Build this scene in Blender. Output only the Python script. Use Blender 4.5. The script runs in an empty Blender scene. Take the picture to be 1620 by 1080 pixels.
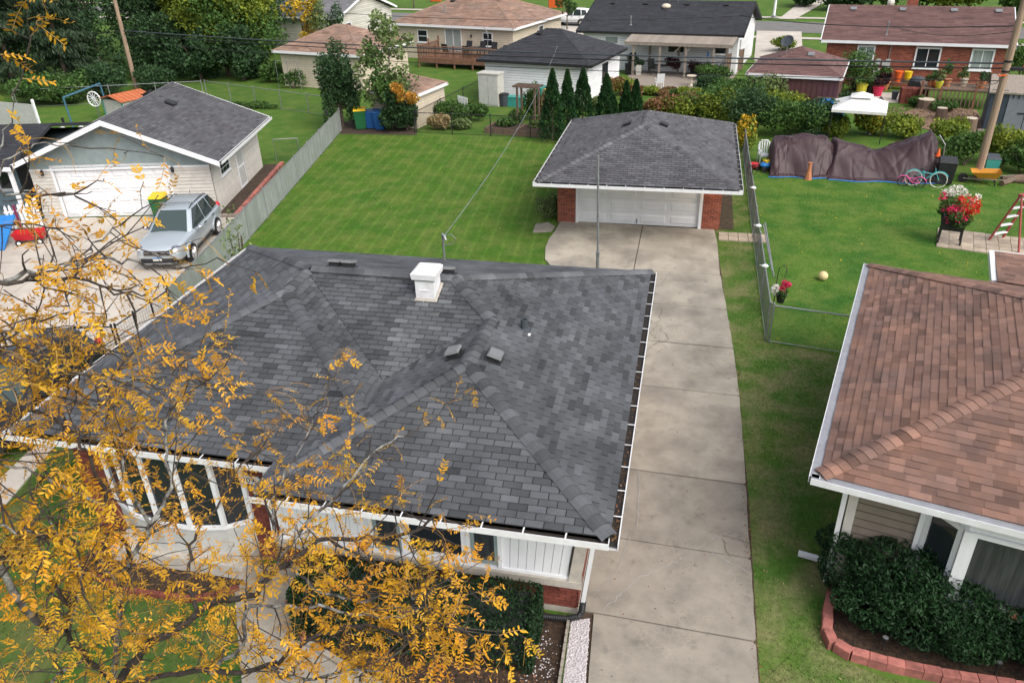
import bpy, math, random
import numpy as np
from mathutils import Matrix, Vector
rng = np.random.default_rng(7)
random.seed(7)
SC = bpy.context.scene
COL = SC.collection
R = math.radians
PI = math.pi

# ---------------------------------------------------------------- camera
cam = bpy.data.objects.new('camera', bpy.data.cameras.new('camera'))
COL.objects.link(cam)
cam.data.sensor_width = 36
cam.data.lens = 27.55
cam.data.clip_start = 0.05
cam.data.clip_end = 1500
cam.matrix_world = Matrix(((0.9763569, -0.0807578, 0.2005129, 0.00000), (0.2143432, 0.4818563, -0.8496302, 0.00000), (-0.0280041, 0.8725209, 0.4877736, 11.30000), (0, 0, 0, 1)))
SC.camera = cam
# ---------------------------------------------------------------- overcast sky and soft sun
SUN_EL, SUN_AZ = R(48), R(126)          # azimuth measured clockwise from +y
W = bpy.data.worlds.new('World')
SC.world = W
W.use_nodes = True
nt = W.node_tree
sky = nt.nodes.new('ShaderNodeTexSky')
sky.sky_type = 'NISHITA'
sky.sun_disc = False
sky.sun_elevation = SUN_EL
sky.sun_rotation = SUN_AZ
sky.air_density = 1.0
sky.dust_density = 5.0
sky.ozone_density = 1.0
hs = nt.nodes.new('ShaderNodeHueSaturation')
hs.inputs['Saturation'].default_value = 0.45
nt.links.new(sky.outputs[0], hs.inputs['Color'])
nt.links.new(hs.outputs[0], nt.nodes['Background'].inputs[0])
nt.nodes['Background'].inputs[1].default_value = 0.15
sl = bpy.data.lights.new('sun', 'SUN')
sl.energy = 0.85
sl.angle = R(60)
sl.color = (1.0, 0.96, 0.9)
so = bpy.data.objects.new('sun', sl)
COL.objects.link(so)
so.rotation_euler = (PI / 2 - SUN_EL, 0, PI - SUN_AZ + 0.0)
SC.view_settings.view_transform = 'Standard'
SC.view_settings.look = 'None'
SC.view_settings.gamma = 1
SC.view_settings.use_curve_mapping = False
SC.view_settings.exposure = 0.69
SC.cycles.max_bounces = 6
SC.cycles.diffuse_bounces = 3
SC.cycles.glossy_bounces = 3
SC.cycles.transmission_bounces = 4
SC.cycles.transparent_max_bounces = 12

# ---------------------------------------------------------------- materials
def M(name, c, c2=None, sc=3.0, rough=0.8, metal=0.0, bump=0.0, bsc=60.0, tone=0.0, spec=0.3, detail=5,
      c3=None, sc3=0.4, k3=0.5, trans=0.0, stretch=None, emis=0.0, lo=0.35, hi=0.65):
    """noise-mixed colours, a per-piece tone (attribute 'tone' or object colour), fine bump; all in world metres"""
    m = bpy.data.materials.new(name)
    m.use_nodes = True
    t = m.node_tree
    N, L = t.nodes.new, t.links.new
    b = t.nodes['Principled BSDF']
    b.inputs['Roughness'].default_value = rough
    b.inputs['Metallic'].default_value = metal
    b.inputs['Specular IOR Level'].default_value = spec
    g = N('ShaderNodeNewGeometry')
    vec = g.outputs['Position']
    if stretch:
        mp = N('ShaderNodeMapping')
        mp.inputs['Scale'].default_value = stretch
        L(vec, mp.inputs[0])
        vec = mp.outputs[0]
    def noise(s, d=detail):
        n = N('ShaderNodeTexNoise')
        n.inputs['Scale'].default_value = s
        n.inputs['Detail'].default_value = d
        n.inputs['Roughness'].default_value = 0.6
        L(vec, n.inputs['Vector'])
        return n.outputs['Fac']
    def ramp(f, lo, hi):
        r = N('ShaderNodeMapRange')
        r.inputs[1].default_value = lo
        r.inputs[2].default_value = hi
        L(f, r.inputs[0])
        return r.outputs[0]
    def mix(f, a, bb, mode='MIX'):
        x = N('ShaderNodeMix')
        x.data_type = 'RGBA'
        x.blend_type = mode
        if isinstance(f, (int, float)): x.inputs[0].default_value = f
        else: L(f, x.inputs[0])
        for s, v in ((6, a), (7, bb)):
            if isinstance(v, tuple): x.inputs[s].default_value = (*v, 1)
            else: L(v, x.inputs[s])
        return x.outputs[2]
    col = c
    if c2: col = mix(ramp(noise(sc), lo, hi), c, c2)
    if c3:
        f = N('ShaderNodeMath'); f.operation = 'MULTIPLY'; f.inputs[1].default_value = k3
        L(ramp(noise(sc3), 0.42, 0.68), f.inputs[0])
        col = mix(f.outputs[0], col, c3)
    if tone:
        a = N('ShaderNodeAttribute'); a.attribute_name = 'tone'
        oi = N('ShaderNodeObjectInfo')
        sx = N('ShaderNodeSeparateColor'); L(oi.outputs['Color'], sx.inputs[0])
        m1 = N('ShaderNodeMath'); m1.operation = 'MULTIPLY_ADD'
        m1.inputs[1].default_value = 2; m1.inputs[2].default_value = -1
        L(sx.outputs[0], m1.inputs[0])
        m2 = N('ShaderNodeMath'); m2.operation = 'ADD'
        L(m1.outputs[0], m2.inputs[0]); L(a.outputs['Fac'], m2.inputs[1])
        m3 = N('ShaderNodeMath'); m3.operation = 'MULTIPLY_ADD'
        m3.inputs[1].default_value = tone; m3.inputs[2].default_value = 1.0
        L(m2.outputs[0], m3.inputs[0])
        vm = N('ShaderNodeVectorMath'); vm.operation = 'SCALE'
        if isinstance(col, tuple): vm.inputs[0].default_value = col
        else: L(col, vm.inputs[0])
        L(m3.outputs[0], vm.inputs['Scale'])
        col = vm.outputs[0]
    if isinstance(col, tuple): b.inputs['Base Color'].default_value = (*col, 1)
    else: L(col, b.inputs['Base Color'])
    if bump:
        bp = N('ShaderNodeBump')
        bp.inputs['Strength'].default_value = bump
        bp.inputs['Distance'].default_value = 0.02
        L(noise(bsc, 3), bp.inputs['Height'])
        L(bp.outputs[0], b.inputs['Normal'])
    if trans:
        tr = N('ShaderNodeBsdfTranslucent')
        if isinstance(col, tuple): tr.inputs[0].default_value = (*col, 1)
        else: L(col, tr.inputs[0])
        ms = N('ShaderNodeMixShader'); ms.inputs[0].default_value = trans
        L(b.outputs[0], ms.inputs[1]); L(tr.outputs[0], ms.inputs[2])
        L(ms.outputs[0], t.nodes['Material Output'].inputs[0])
    if emis:
        b.inputs['Emission Color'].default_value = (*c, 1)
        b.inputs['Emission Strength'].default_value = emis
    return m

def grass_mat(name, g1, g2, dry, kdry=0.5, stripe=None, sc=0.55):
    m = M(name, g1, g2, sc=sc, rough=0.9, tone=0.35, spec=0.1, c3=dry, sc3=1.1, k3=kdry, trans=0.0)
    t = m.node_tree; N, L = t.nodes.new, t.links.new
    b = t.nodes['Principled BSDF']
    src = b.inputs['Base Color'].links[0].from_socket
    g = N('ShaderNodeNewGeometry')
    n = N('ShaderNodeTexNoise'); n.inputs['Scale'].default_value = 9; n.inputs['Detail'].default_value = 6
    n.inputs['Roughness'].default_value = 0.75
    L(g.outputs['Position'], n.inputs['Vector'])
    r = N('ShaderNodeMapRange'); r.inputs[1].default_value = 0.3; r.inputs[2].default_value = 0.7
    r.inputs[3].default_value = 0.72; r.inputs[4].default_value = 1.28
    L(n.outputs['Fac'], r.inputs[0])
    fac = r.outputs[0]
    if stripe:                                     # mower lines: a repeat distance across (angle) the lawn
        ang, per, amt = stripe
        mp = N('ShaderNodeMapping'); mp.inputs['Rotation'].default_value = (0, 0, ang)
        L(g.outputs['Position'], mp.inputs[0])
        w = N('ShaderNodeTexWave'); w.inputs['Scale'].default_value = 1 / per * 0.314
        w.inputs['Distortion'].default_value = 0.9; w.inputs['Detail'].default_value = 2
        w.inputs['Detail Scale'].default_value = 2.5
        L(mp.outputs[0], w.inputs[0])
        p = N('ShaderNodeMath'); p.operation = 'POWER'; p.inputs[1].default_value = 9
        L(w.outputs['Fac'], p.inputs[0])
        nz = N('ShaderNodeTexNoise'); nz.inputs['Scale'].default_value = 0.9
        L(g.outputs['Position'], nz.inputs['Vector'])
        q0 = N('ShaderNodeMath'); q0.operation = 'MULTIPLY'
        L(p.outputs[0], q0.inputs[0]); L(nz.outputs['Fac'], q0.inputs[1])
        q = N('ShaderNodeMath'); q.operation = 'MULTIPLY_ADD'; q.inputs[1].default_value = amt * 2; q.inputs[2].default_value = 1 - amt * 0.3
        L(q0.outputs[0], q.inputs[0])
        q2 = N('ShaderNodeMath'); q2.operation = 'MULTIPLY'
        L(q.outputs[0], q2.inputs[0]); L(fac, q2.inputs[1])
        fac = q2.outputs[0]
    vm = N('ShaderNodeVectorMath'); vm.operation = 'SCALE'
    L(src, vm.inputs[0]); L(fac, vm.inputs['Scale'])
    L(vm.outputs[0], b.inputs['Base Color'])
    return m

def glass_mat(name, tint=(0.02, 0.025, 0.03), rough=0.04):
    m = M(name, tint, rough=rough, spec=0.6)
    return m

X = {}
X['shingle'] = M('grey_asphalt_shingle', (0.098, 0.103, 0.111), (0.047, 0.049, 0.054), sc=0.9, rough=0.62, spec=0.5, bump=0.6, bsc=160, tone=0.5, c3=(0.095, 0.102, 0.115), sc3=0.55, k3=0.5)
X['shingle_dark'] = M('shingle_underlay', (0.035, 0.036, 0.04), rough=0.95)
X['shingle_old'] = M('weathered_grey_shingle', (0.11, 0.112, 0.122), (0.08, 0.08, 0.086), sc=0.7, rough=0.93, bump=0.5, bsc=160, tone=0.34, c3=(0.075, 0.07, 0.075), sc3=0.5, k3=0.55)
X['shingle_brown'] = M('brown_architectural_shingle', (0.225, 0.125, 0.092), (0.155, 0.098, 0.082), sc=1.6, rough=0.93, bump=0.5, bsc=140, tone=0.4)
X['brown_underlay'] = M('brown_underlay', (0.05, 0.028, 0.025), rough=0.95)
X['shingle_black'] = M('charcoal_shingle', (0.042, 0.044, 0.052), (0.03, 0.031, 0.037), sc=2.5, rough=0.93, tone=0.3, bump=0.3, bsc=60)
X['shingle_tan'] = M('tan_shingle', (0.30, 0.195, 0.145), (0.22, 0.135, 0.10), sc=2.0, rough=0.93, tone=0.3, bump=0.3, bsc=60, c3=(0.19, 0.16, 0.14), sc3=0.8, k3=0.5)
X['shingle_maroon'] = M('brown_red_shingle', (0.15, 0.086, 0.078), (0.115, 0.066, 0.062), sc=1.6, rough=0.93, tone=0.3, bump=0.3, bsc=60)
X['shingle_slate'] = M('slate_grey_shingle', (0.19, 0.19, 0.2), (0.15, 0.15, 0.16), sc=2, rough=0.93, tone=0.2)
X['brick'] = M('red_brick', (0.20, 0.058, 0.04), (0.155, 0.043, 0.032), sc=14, rough=0.9, bump=0.4, bsc=90, tone=0.4)
X['brick_bright'] = M('orange_red_brick', (0.30, 0.095, 0.06), (0.24, 0.07, 0.045), sc=14, rough=0.9, bump=0.4, bsc=90, tone=0.4)
X['mortar'] = M('mortar', (0.36, 0.30, 0.26), (0.28, 0.24, 0.21), sc=8, rough=0.95)
X['white'] = M('white_paint', (0.78, 0.79, 0.81), (0.72, 0.73, 0.75), sc=2, rough=0.55, tone=0.1)
X['siding_gap'] = M('siding_joint', (0.30, 0.29, 0.27), rough=0.9)  # dark backing wall; its bared strips paint the shadow under each lap
X['siding_joint_dark'] = M('dark_siding_joint', (0.09, 0.075, 0.06), rough=0.9)  # deeper backing tone that stands in for shade below the laps
X['chimney_paint'] = M('peeling_white_paint', (0.76, 0.77, 0.79), (0.7, 0.71, 0.73), sc=3, rough=0.6, c3=(0.42, 0.36, 0.32), sc3=7, k3=0.35)
X['alu'] = M('white_gutter_metal', (0.74, 0.75, 0.77), (0.66, 0.66, 0.67), sc=5, rough=0.4, tone=0.1)
X['gutter_grey'] = M('grey_gutter_guard', (0.33, 0.335, 0.36), (0.27, 0.275, 0.3), sc=6, rough=0.5, metal=0.3)
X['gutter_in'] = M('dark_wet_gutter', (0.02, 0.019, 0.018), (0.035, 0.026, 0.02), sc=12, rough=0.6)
X['limestone'] = M('limestone_ledge', (0.48, 0.44, 0.38), (0.38, 0.35, 0.31), sc=6, rough=0.9, bump=0.2)
X['concrete'] = M('driveway_concrete', (0.39, 0.352, 0.29), (0.31, 0.28, 0.23), sc=0.9, rough=0.9, bump=0.25, bsc=90, tone=0.2, c3=(0.15, 0.132, 0.115), sc3=0.7, k3=0.75, detail=8)
X['concrete_dark'] = M('stained_front_concrete', (0.31, 0.28, 0.235), (0.21, 0.19, 0.16), sc=1.3, rough=0.9, bump=0.25, bsc=90, tone=0.2, c3=(0.34, 0.305, 0.25), sc3=3.2, k3=0.45, detail=8)
X['concrete_pale'] = M('pale_concrete', (0.52, 0.47, 0.41), (0.45, 0.41, 0.36), sc=1.0, rough=0.9, bump=0.15, tone=0.15, c3=(0.33, 0.29, 0.25), sc3=0.5, k3=0.5)
def veins(m, scale, col, amt, w=0.05):
    t = m.node_tree; N, L = t.nodes.new, t.links.new; b = t.nodes['Principled BSDF']; src = b.inputs['Base Color'].links[0].from_socket
    g = N('ShaderNodeNewGeometry'); n = N('ShaderNodeTexNoise'); n.inputs['Scale'].default_value = 2.5; n.inputs['Detail'].default_value = 4; L(g.outputs['Position'], n.inputs['Vector'])
    ad = N('ShaderNodeMix'); ad.data_type = 'VECTOR'; ad.inputs[0].default_value = 0.12; L(g.outputs['Position'], ad.inputs[4]); L(n.outputs['Color'], ad.inputs[5])
    v = N('ShaderNodeTexVoronoi'); v.feature = 'DISTANCE_TO_EDGE'; v.inputs['Scale'].default_value = scale; L(ad.outputs[1], v.inputs['Vector'])
    r = N('ShaderNodeMapRange'); r.inputs[1].default_value = 0; r.inputs[2].default_value = w; r.inputs[3].default_value = amt; r.inputs[4].default_value = 0; L(v.outputs['Distance'], r.inputs[0])
    n2 = N('ShaderNodeTexNoise'); n2.inputs['Scale'].default_value = 0.8; L(g.outputs['Position'], n2.inputs['Vector'])
    r2 = N('ShaderNodeMapRange'); r2.inputs[1].default_value = .45; r2.inputs[2].default_value = .62; L(n2.outputs['Fac'], r2.inputs[0])
    mu = N('ShaderNodeMath'); mu.operation = 'MULTIPLY'; L(r.outputs[0], mu.inputs[0]); L(r2.outputs[0], mu.inputs[1])
    x = N('ShaderNodeMix'); x.data_type = 'RGBA'; L(mu.outputs[0], x.inputs[0]); L(src, x.inputs[6]); x.inputs[7].default_value = (*col, 1)
    # small dark spots
    sp = N('ShaderNodeTexNoise'); sp.inputs['Scale'].default_value = 3.3; sp.inputs['Detail'].default_value = 8; sp.inputs['Roughness'].default_value = .7; L(g.outputs['Position'], sp.inputs['Vector'])
    r3 = N('ShaderNodeMapRange'); r3.inputs[1].default_value = .56; r3.inputs[2].default_value = .72; r3.inputs[4].default_value = .55; L(sp.outputs['Fac'], r3.inputs[0])
    y = N('ShaderNodeMix'); y.data_type = 'RGBA'; L(r3.outputs[0], y.inputs[0]); L(x.outputs[2], y.inputs[6]); y.inputs[7].default_value = (.13, .115, .10, 1)
    L(y.outputs[2], b.inputs['Base Color'])
veins(X['concrete_dark'], 6.5, (0.36, 0.32, 0.26), .55)
veins(X['concrete'], 4.0, (0.36, 0.33, 0.27), .15)
X['joint'] = M('joint_soil', (0.09, 0.06, 0.04), (0.05, 0.035, 0.028), sc=5, rough=1)
X['crack'] = M('crack_dirt', (0.10, 0.08, 0.06), (0.17, 0.14, 0.11), sc=4, rough=1)
X['crack_fill'] = M('pale_crack_filler', (0.40, 0.395, 0.385), (0.30, 0.29, 0.28), sc=4, rough=0.9)
X['asphalt'] = M('street_asphalt', (0.17, 0.165, 0.16), (0.14, 0.135, 0.13), sc=1, rough=0.95)
X['soil'] = M('garden_soil', (0.075, 0.052, 0.037), (0.045, 0.032, 0.024), sc=5, rough=1, bump=0.8, bsc=25)
X['mulch'] = M('dark_mulch', (0.04, 0.027, 0.02), (0.022, 0.016, 0.013), sc=9, rough=1, bump=0.9, bsc=35, c3=(0.13, 0.075, 0.04), sc3=14, k3=0.5)
X['chips'] = M('wood_chips', (0.27, 0.18, 0.12), (0.17, 0.11, 0.075), sc=8, rough=1, bump=0.9, bsc=22)
X['pebble'] = M('white_pebble', (0.56, 0.52, 0.53), (0.42, 0.39, 0.40), sc=30, rough=0.8, tone=0.25)
X['dark'] = M('black_plastic', (0.018, 0.018, 0.02), (0.03, 0.03, 0.032), sc=5, rough=0.45)
X['black_metal'] = M('black_metal', (0.022, 0.022, 0.024), rough=0.5)
X['rubber'] = M('rubber', (0.02, 0.02, 0.02), rough=0.85)
X['glass'] = glass_mat('window_glass')
X['glass_pale'] = M('curtained_glass', (0.33, 0.38, 0.36), (0.22, 0.26, 0.25), sc=4, rough=0.08, spec=0.5, stretch=(4, 4, 0.2))
X['glass_room'] = M('room_behind_glass', (0.06, 0.065, 0.07), (0.03, 0.033, 0.036), sc=3, rough=0.06, spec=0.5, stretch=(5, 5, 0.3))
X['steel'] = M('galvanised_steel', (0.34, 0.35, 0.36), (0.25, 0.26, 0.27), sc=7, rough=0.45, metal=0.6)
X['wire'] = M('dull_fence_wire', (0.07, 0.073, 0.073), (0.05, 0.05, 0.05), sc=7, rough=0.7)
X['chrome'] = M('chrome', (0.7, 0.7, 0.72), rough=0.15, metal=1)
X['slat'] = M('grey_privacy_slat', (0.31, 0.335, 0.32), (0.25, 0.27, 0.26), sc=2, rough=0.6, tone=0.2, c3=(0.2, 0.24, 0.2), sc3=0.9, k3=0.6)
X['wood'] = M('weathered_wood', (0.19, 0.13, 0.095), (0.12, 0.085, 0.065), sc=5, rough=0.9, tone=0.3, stretch=(1, 1, 0.15))
X['wood_grey'] = M('grey_weathered_wood', (0.30, 0.26, 0.22), (0.21, 0.175, 0.145), sc=4, rough=0.9, tone=0.3, stretch=(3, 3, 0.2))
X['deck'] = M('brown_deck_wood', (0.24, 0.125, 0.08), (0.17, 0.085, 0.055), sc=4, rough=0.85, tone=0.3)
X['bark'] = M('dark_bark', (0.075, 0.06, 0.052), (0.038, 0.032, 0.029), sc=16, rough=0.95, bump=0.7, bsc=70)
X['lichen_bark'] = M('lichen_bark', (0.085, 0.075, 0.07), (0.04, 0.034, 0.032), sc=14, rough=0.95, bump=0.8, bsc=60, c3=(0.42, 0.43, 0.41), sc3=11, k3=0.8)
X['pole'] = M('brown_pole_wood', (0.36, 0.27, 0.20), (0.25, 0.17, 0.115), sc=5, rough=0.9, stretch=(4, 4, 0.25))
X['trunk'] = M('tree_bark', (0.12, 0.09, 0.07), (0.07, 0.055, 0.045), sc=5, rough=0.95, bump=0.6, bsc=20)
def leaf(name, a, b, tone=0.45, trans=0.3):
    return M(name, a, b, sc=1.4, rough=0.6, tone=tone, trans=trans, spec=0.25)
X['gold_leaf'] = M('golden_leaflet', (0.70, 0.40, 0.025), (0.64, 0.26, 0.018), sc=2.2, rough=0.6, tone=0.4, trans=0.35, spec=0.25, c3=(0.40, 0.34, 0.03), sc3=1.6, k3=0.5)
X['shingle'].node_tree.nodes['Principled BSDF'].inputs['Specular IOR Level'].default_value = .4
X['gold_leaf'].node_tree.nodes['Principled BSDF'].inputs['Roughness'].default_value = 0.5
X['stalk'] = M('yellow_leaf_stalk', (0.42, 0.25, 0.06), (0.3, 0.15, 0.05), sc=9, rough=0.7)
X['yew'] = leaf('dark_yew_needles', (0.016, 0.042, 0.014), (0.010, 0.028, 0.010), 0.6, 0.15)
X['shrub_green'] = leaf('shrub_leaf', (0.019, 0.056, 0.017), (0.011, 0.036, 0.012), 0.6, 0.2)
X['leaf_dark'] = leaf('dark_tree_leaf', (0.05, 0.105, 0.038), (0.03, 0.068, 0.028), 0.55)
X['leaf_mid'] = leaf('mid_green_leaf', (0.085, 0.16, 0.035), (0.055, 0.12, 0.03), 0.5)
X['leaf_yellowgreen'] = leaf('yellow_green_leaf', (0.24, 0.28, 0.03), (0.12, 0.19, 0.03), 0.5)
X['leaf_yellow'] = leaf('yellow_leaf', (0.58, 0.38, 0.03), (0.42, 0.30, 0.03), 0.4)
X['leaf_pale'] = leaf('pale_green_leaf', (0.19, 0.25, 0.09), (0.12, 0.17, 0.06), 0.5)
X['leaf_orange'] = leaf('orange_leaf', (0.55, 0.24, 0.04), (0.42, 0.28, 0.05), 0.4)
X['spruce'] = leaf('spruce_needles', (0.036, 0.062, 0.028), (0.02, 0.04, 0.02), 0.55, 0.1)
X['cedar'] = leaf('arborvitae_foliage', (0.026, 0.075, 0.02), (0.014, 0.048, 0.015), 0.6, 0.15)
X['straw'] = leaf('straw_grass', (0.42, 0.32, 0.17), (0.3, 0.24, 0.11), 0.4)
X['purple_leaf'] = leaf('dark_purple_leaf', (0.045, 0.016, 0.02), (0.025, 0.012, 0.014), 0.5)
X['rust_leaf'] = leaf('rusty_leaf', (0.28, 0.13, 0.07), (0.2, 0.12, 0.05), 0.5)
X['pink'] = leaf('pink_petal', (0.75, 0.06, 0.16), (0.6, 0.03, 0.1), 0.3)
X['red'] = leaf('red_petal', (0.72, 0.06, 0.025), (0.55, 0.03, 0.03), 0.3)
X['petal_white'] = leaf('white_petal', (0.8, 0.78, 0.72), (0.7, 0.68, 0.6), 0.2)
X['petal_orange'] = leaf('orange_petal', (0.8, 0.25, 0.02), (0.7, 0.18, 0.02), 0.3)
def paint(name, c, rough=0.45, metal=0.0):
    c2 = tuple(v * 0.85 for v in c)
    X[name] = M(name + '_finish', c, c2, sc=4, rough=rough, metal=metal, tone=0.1)
for n_, c_ in dict(yellow=(0.75, 0.5, 0.02), green_bin=(0.02, 0.13, 0.05), blue_bin=(0.02, 0.10, 0.3), teal=(0.05, 0.30, 0.26), orange_red=(0.75, 0.13, 0.03),
                   siding_tan=(0.62, 0.54, 0.42), siding_beige=(0.62, 0.59, 0.54), siding_greige=(0.24, 0.20, 0.165), grey_green=(0.26, 0.32, 0.32), blue_grey=(0.22, 0.30, 0.34),
                   swing_blue=(0.06, 0.16, 0.24), shed_orange=(0.5, 0.15, 0.06), pale_grey=(0.5, 0.5, 0.48), resin=(0.52, 0.51, 0.46), maroon=(0.115, 0.052, 0.055),
                   shed_slate=(0.055, 0.07, 0.095), shed_door=(0.21, 0.225, 0.26), bike_pink=(0.75, 0.12, 0.35), bike_teal=(0.08, 0.45, 0.48), block_red=(0.44, 0.125, 0.09),
                   paver=(0.40, 0.33, 0.26), ladder_red=(0.33, 0.06, 0.06), ball=(0.72, 0.58, 0.30), terracotta=(0.5, 0.2, 0.1), magenta=(0.6, 0.03, 0.09), pot_yellow=(0.55, 0.5, 0.05),
                   tent=(0.78, 0.77, 0.74), blue=(0.03, 0.2, 0.55), red_toy=(0.5, 0.02, 0.03), rust=(0.25, 0.11, 0.05), wagon_purple=(0.2, 0.03, 0.08), barrow=(0.55, 0.25, 0.03)).items():
    paint(n_, c_)
X['block_red'] = M('red_concrete_block', (0.44, 0.165, 0.135), (0.33, 0.115, 0.095), sc=5, rough=0.95, bump=0.4, bsc=60, tone=0.3, c3=(0.16, 0.08, 0.07), sc3=5, k3=0.5)
X['paver'] = M('beige_paver', (0.42, 0.35, 0.27), (0.33, 0.275, 0.215), sc=4, rough=0.95, tone=0.3, bump=0.3)
X['tarp'] = M('brown_tarp', (0.052, 0.028, 0.032), (0.04, 0.021, 0.025), sc=2, rough=0.5, spec=0.35, bump=0.35, bsc=9)
X['silver'] = M('silver_blue_car_paint', (0.56, 0.62, 0.66), rough=0.28, metal=0.6)
X['car_white'] = M('white_car_paint', (0.8, 0.8, 0.8), rough=0.2)
X['car_black'] = M('black_car_paint', (0.02, 0.02, 0.023), rough=0.2)
X['car_glass'] = M('car_glass', (0.025, 0.035, 0.035), rough=0.03, spec=0.7)
X['screen_glass'] = M('windscreen_glass', (0.045, 0.065, 0.065), rough=0.05, spec=0.6)
X['lamp'] = M('lit_lamp', (1.0, 0.55, 0.25), emis=12)
X['flash_grey'] = M('rubber_roof_pipe', (0.05, 0.06, 0.07), rough=0.6)
X['washed'] = M('washed_shingle', (0.135, 0.145, 0.15), (0.095, 0.102, 0.108), sc=2, rough=0.93, bump=0.5, bsc=160, tone=0.35)
X['grass_main'] = grass_mat('mown_lawn', (0.052, 0.125, 0.016), (0.078, 0.145, 0.02), (0.22, 0.195, 0.08), 0.28, stripe=(R(-5), 0.56, 0.22))
X['grass'] = grass_mat('lawn', (0.040, 0.112, 0.018), (0.080, 0.155, 0.022), (0.17, 0.19, 0.06), 0.35)
X['grass_strip'] = grass_mat('dry_side_lawn', (0.06, 0.13, 0.022), (0.105, 0.155, 0.033), (0.24, 0.20, 0.115), 0.6)
X['grass_front'] = grass_mat('front_yard_grass', (0.034, 0.085, 0.016), (0.06, 0.10, 0.02), (0.16, 0.13, 0.06), 0.5)
X['grass_far'] = grass_mat('far_lawn', (0.055, 0.12, 0.02), (0.075, 0.145, 0.022), (0.18, 0.18, 0.06), 0.3)

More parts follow.
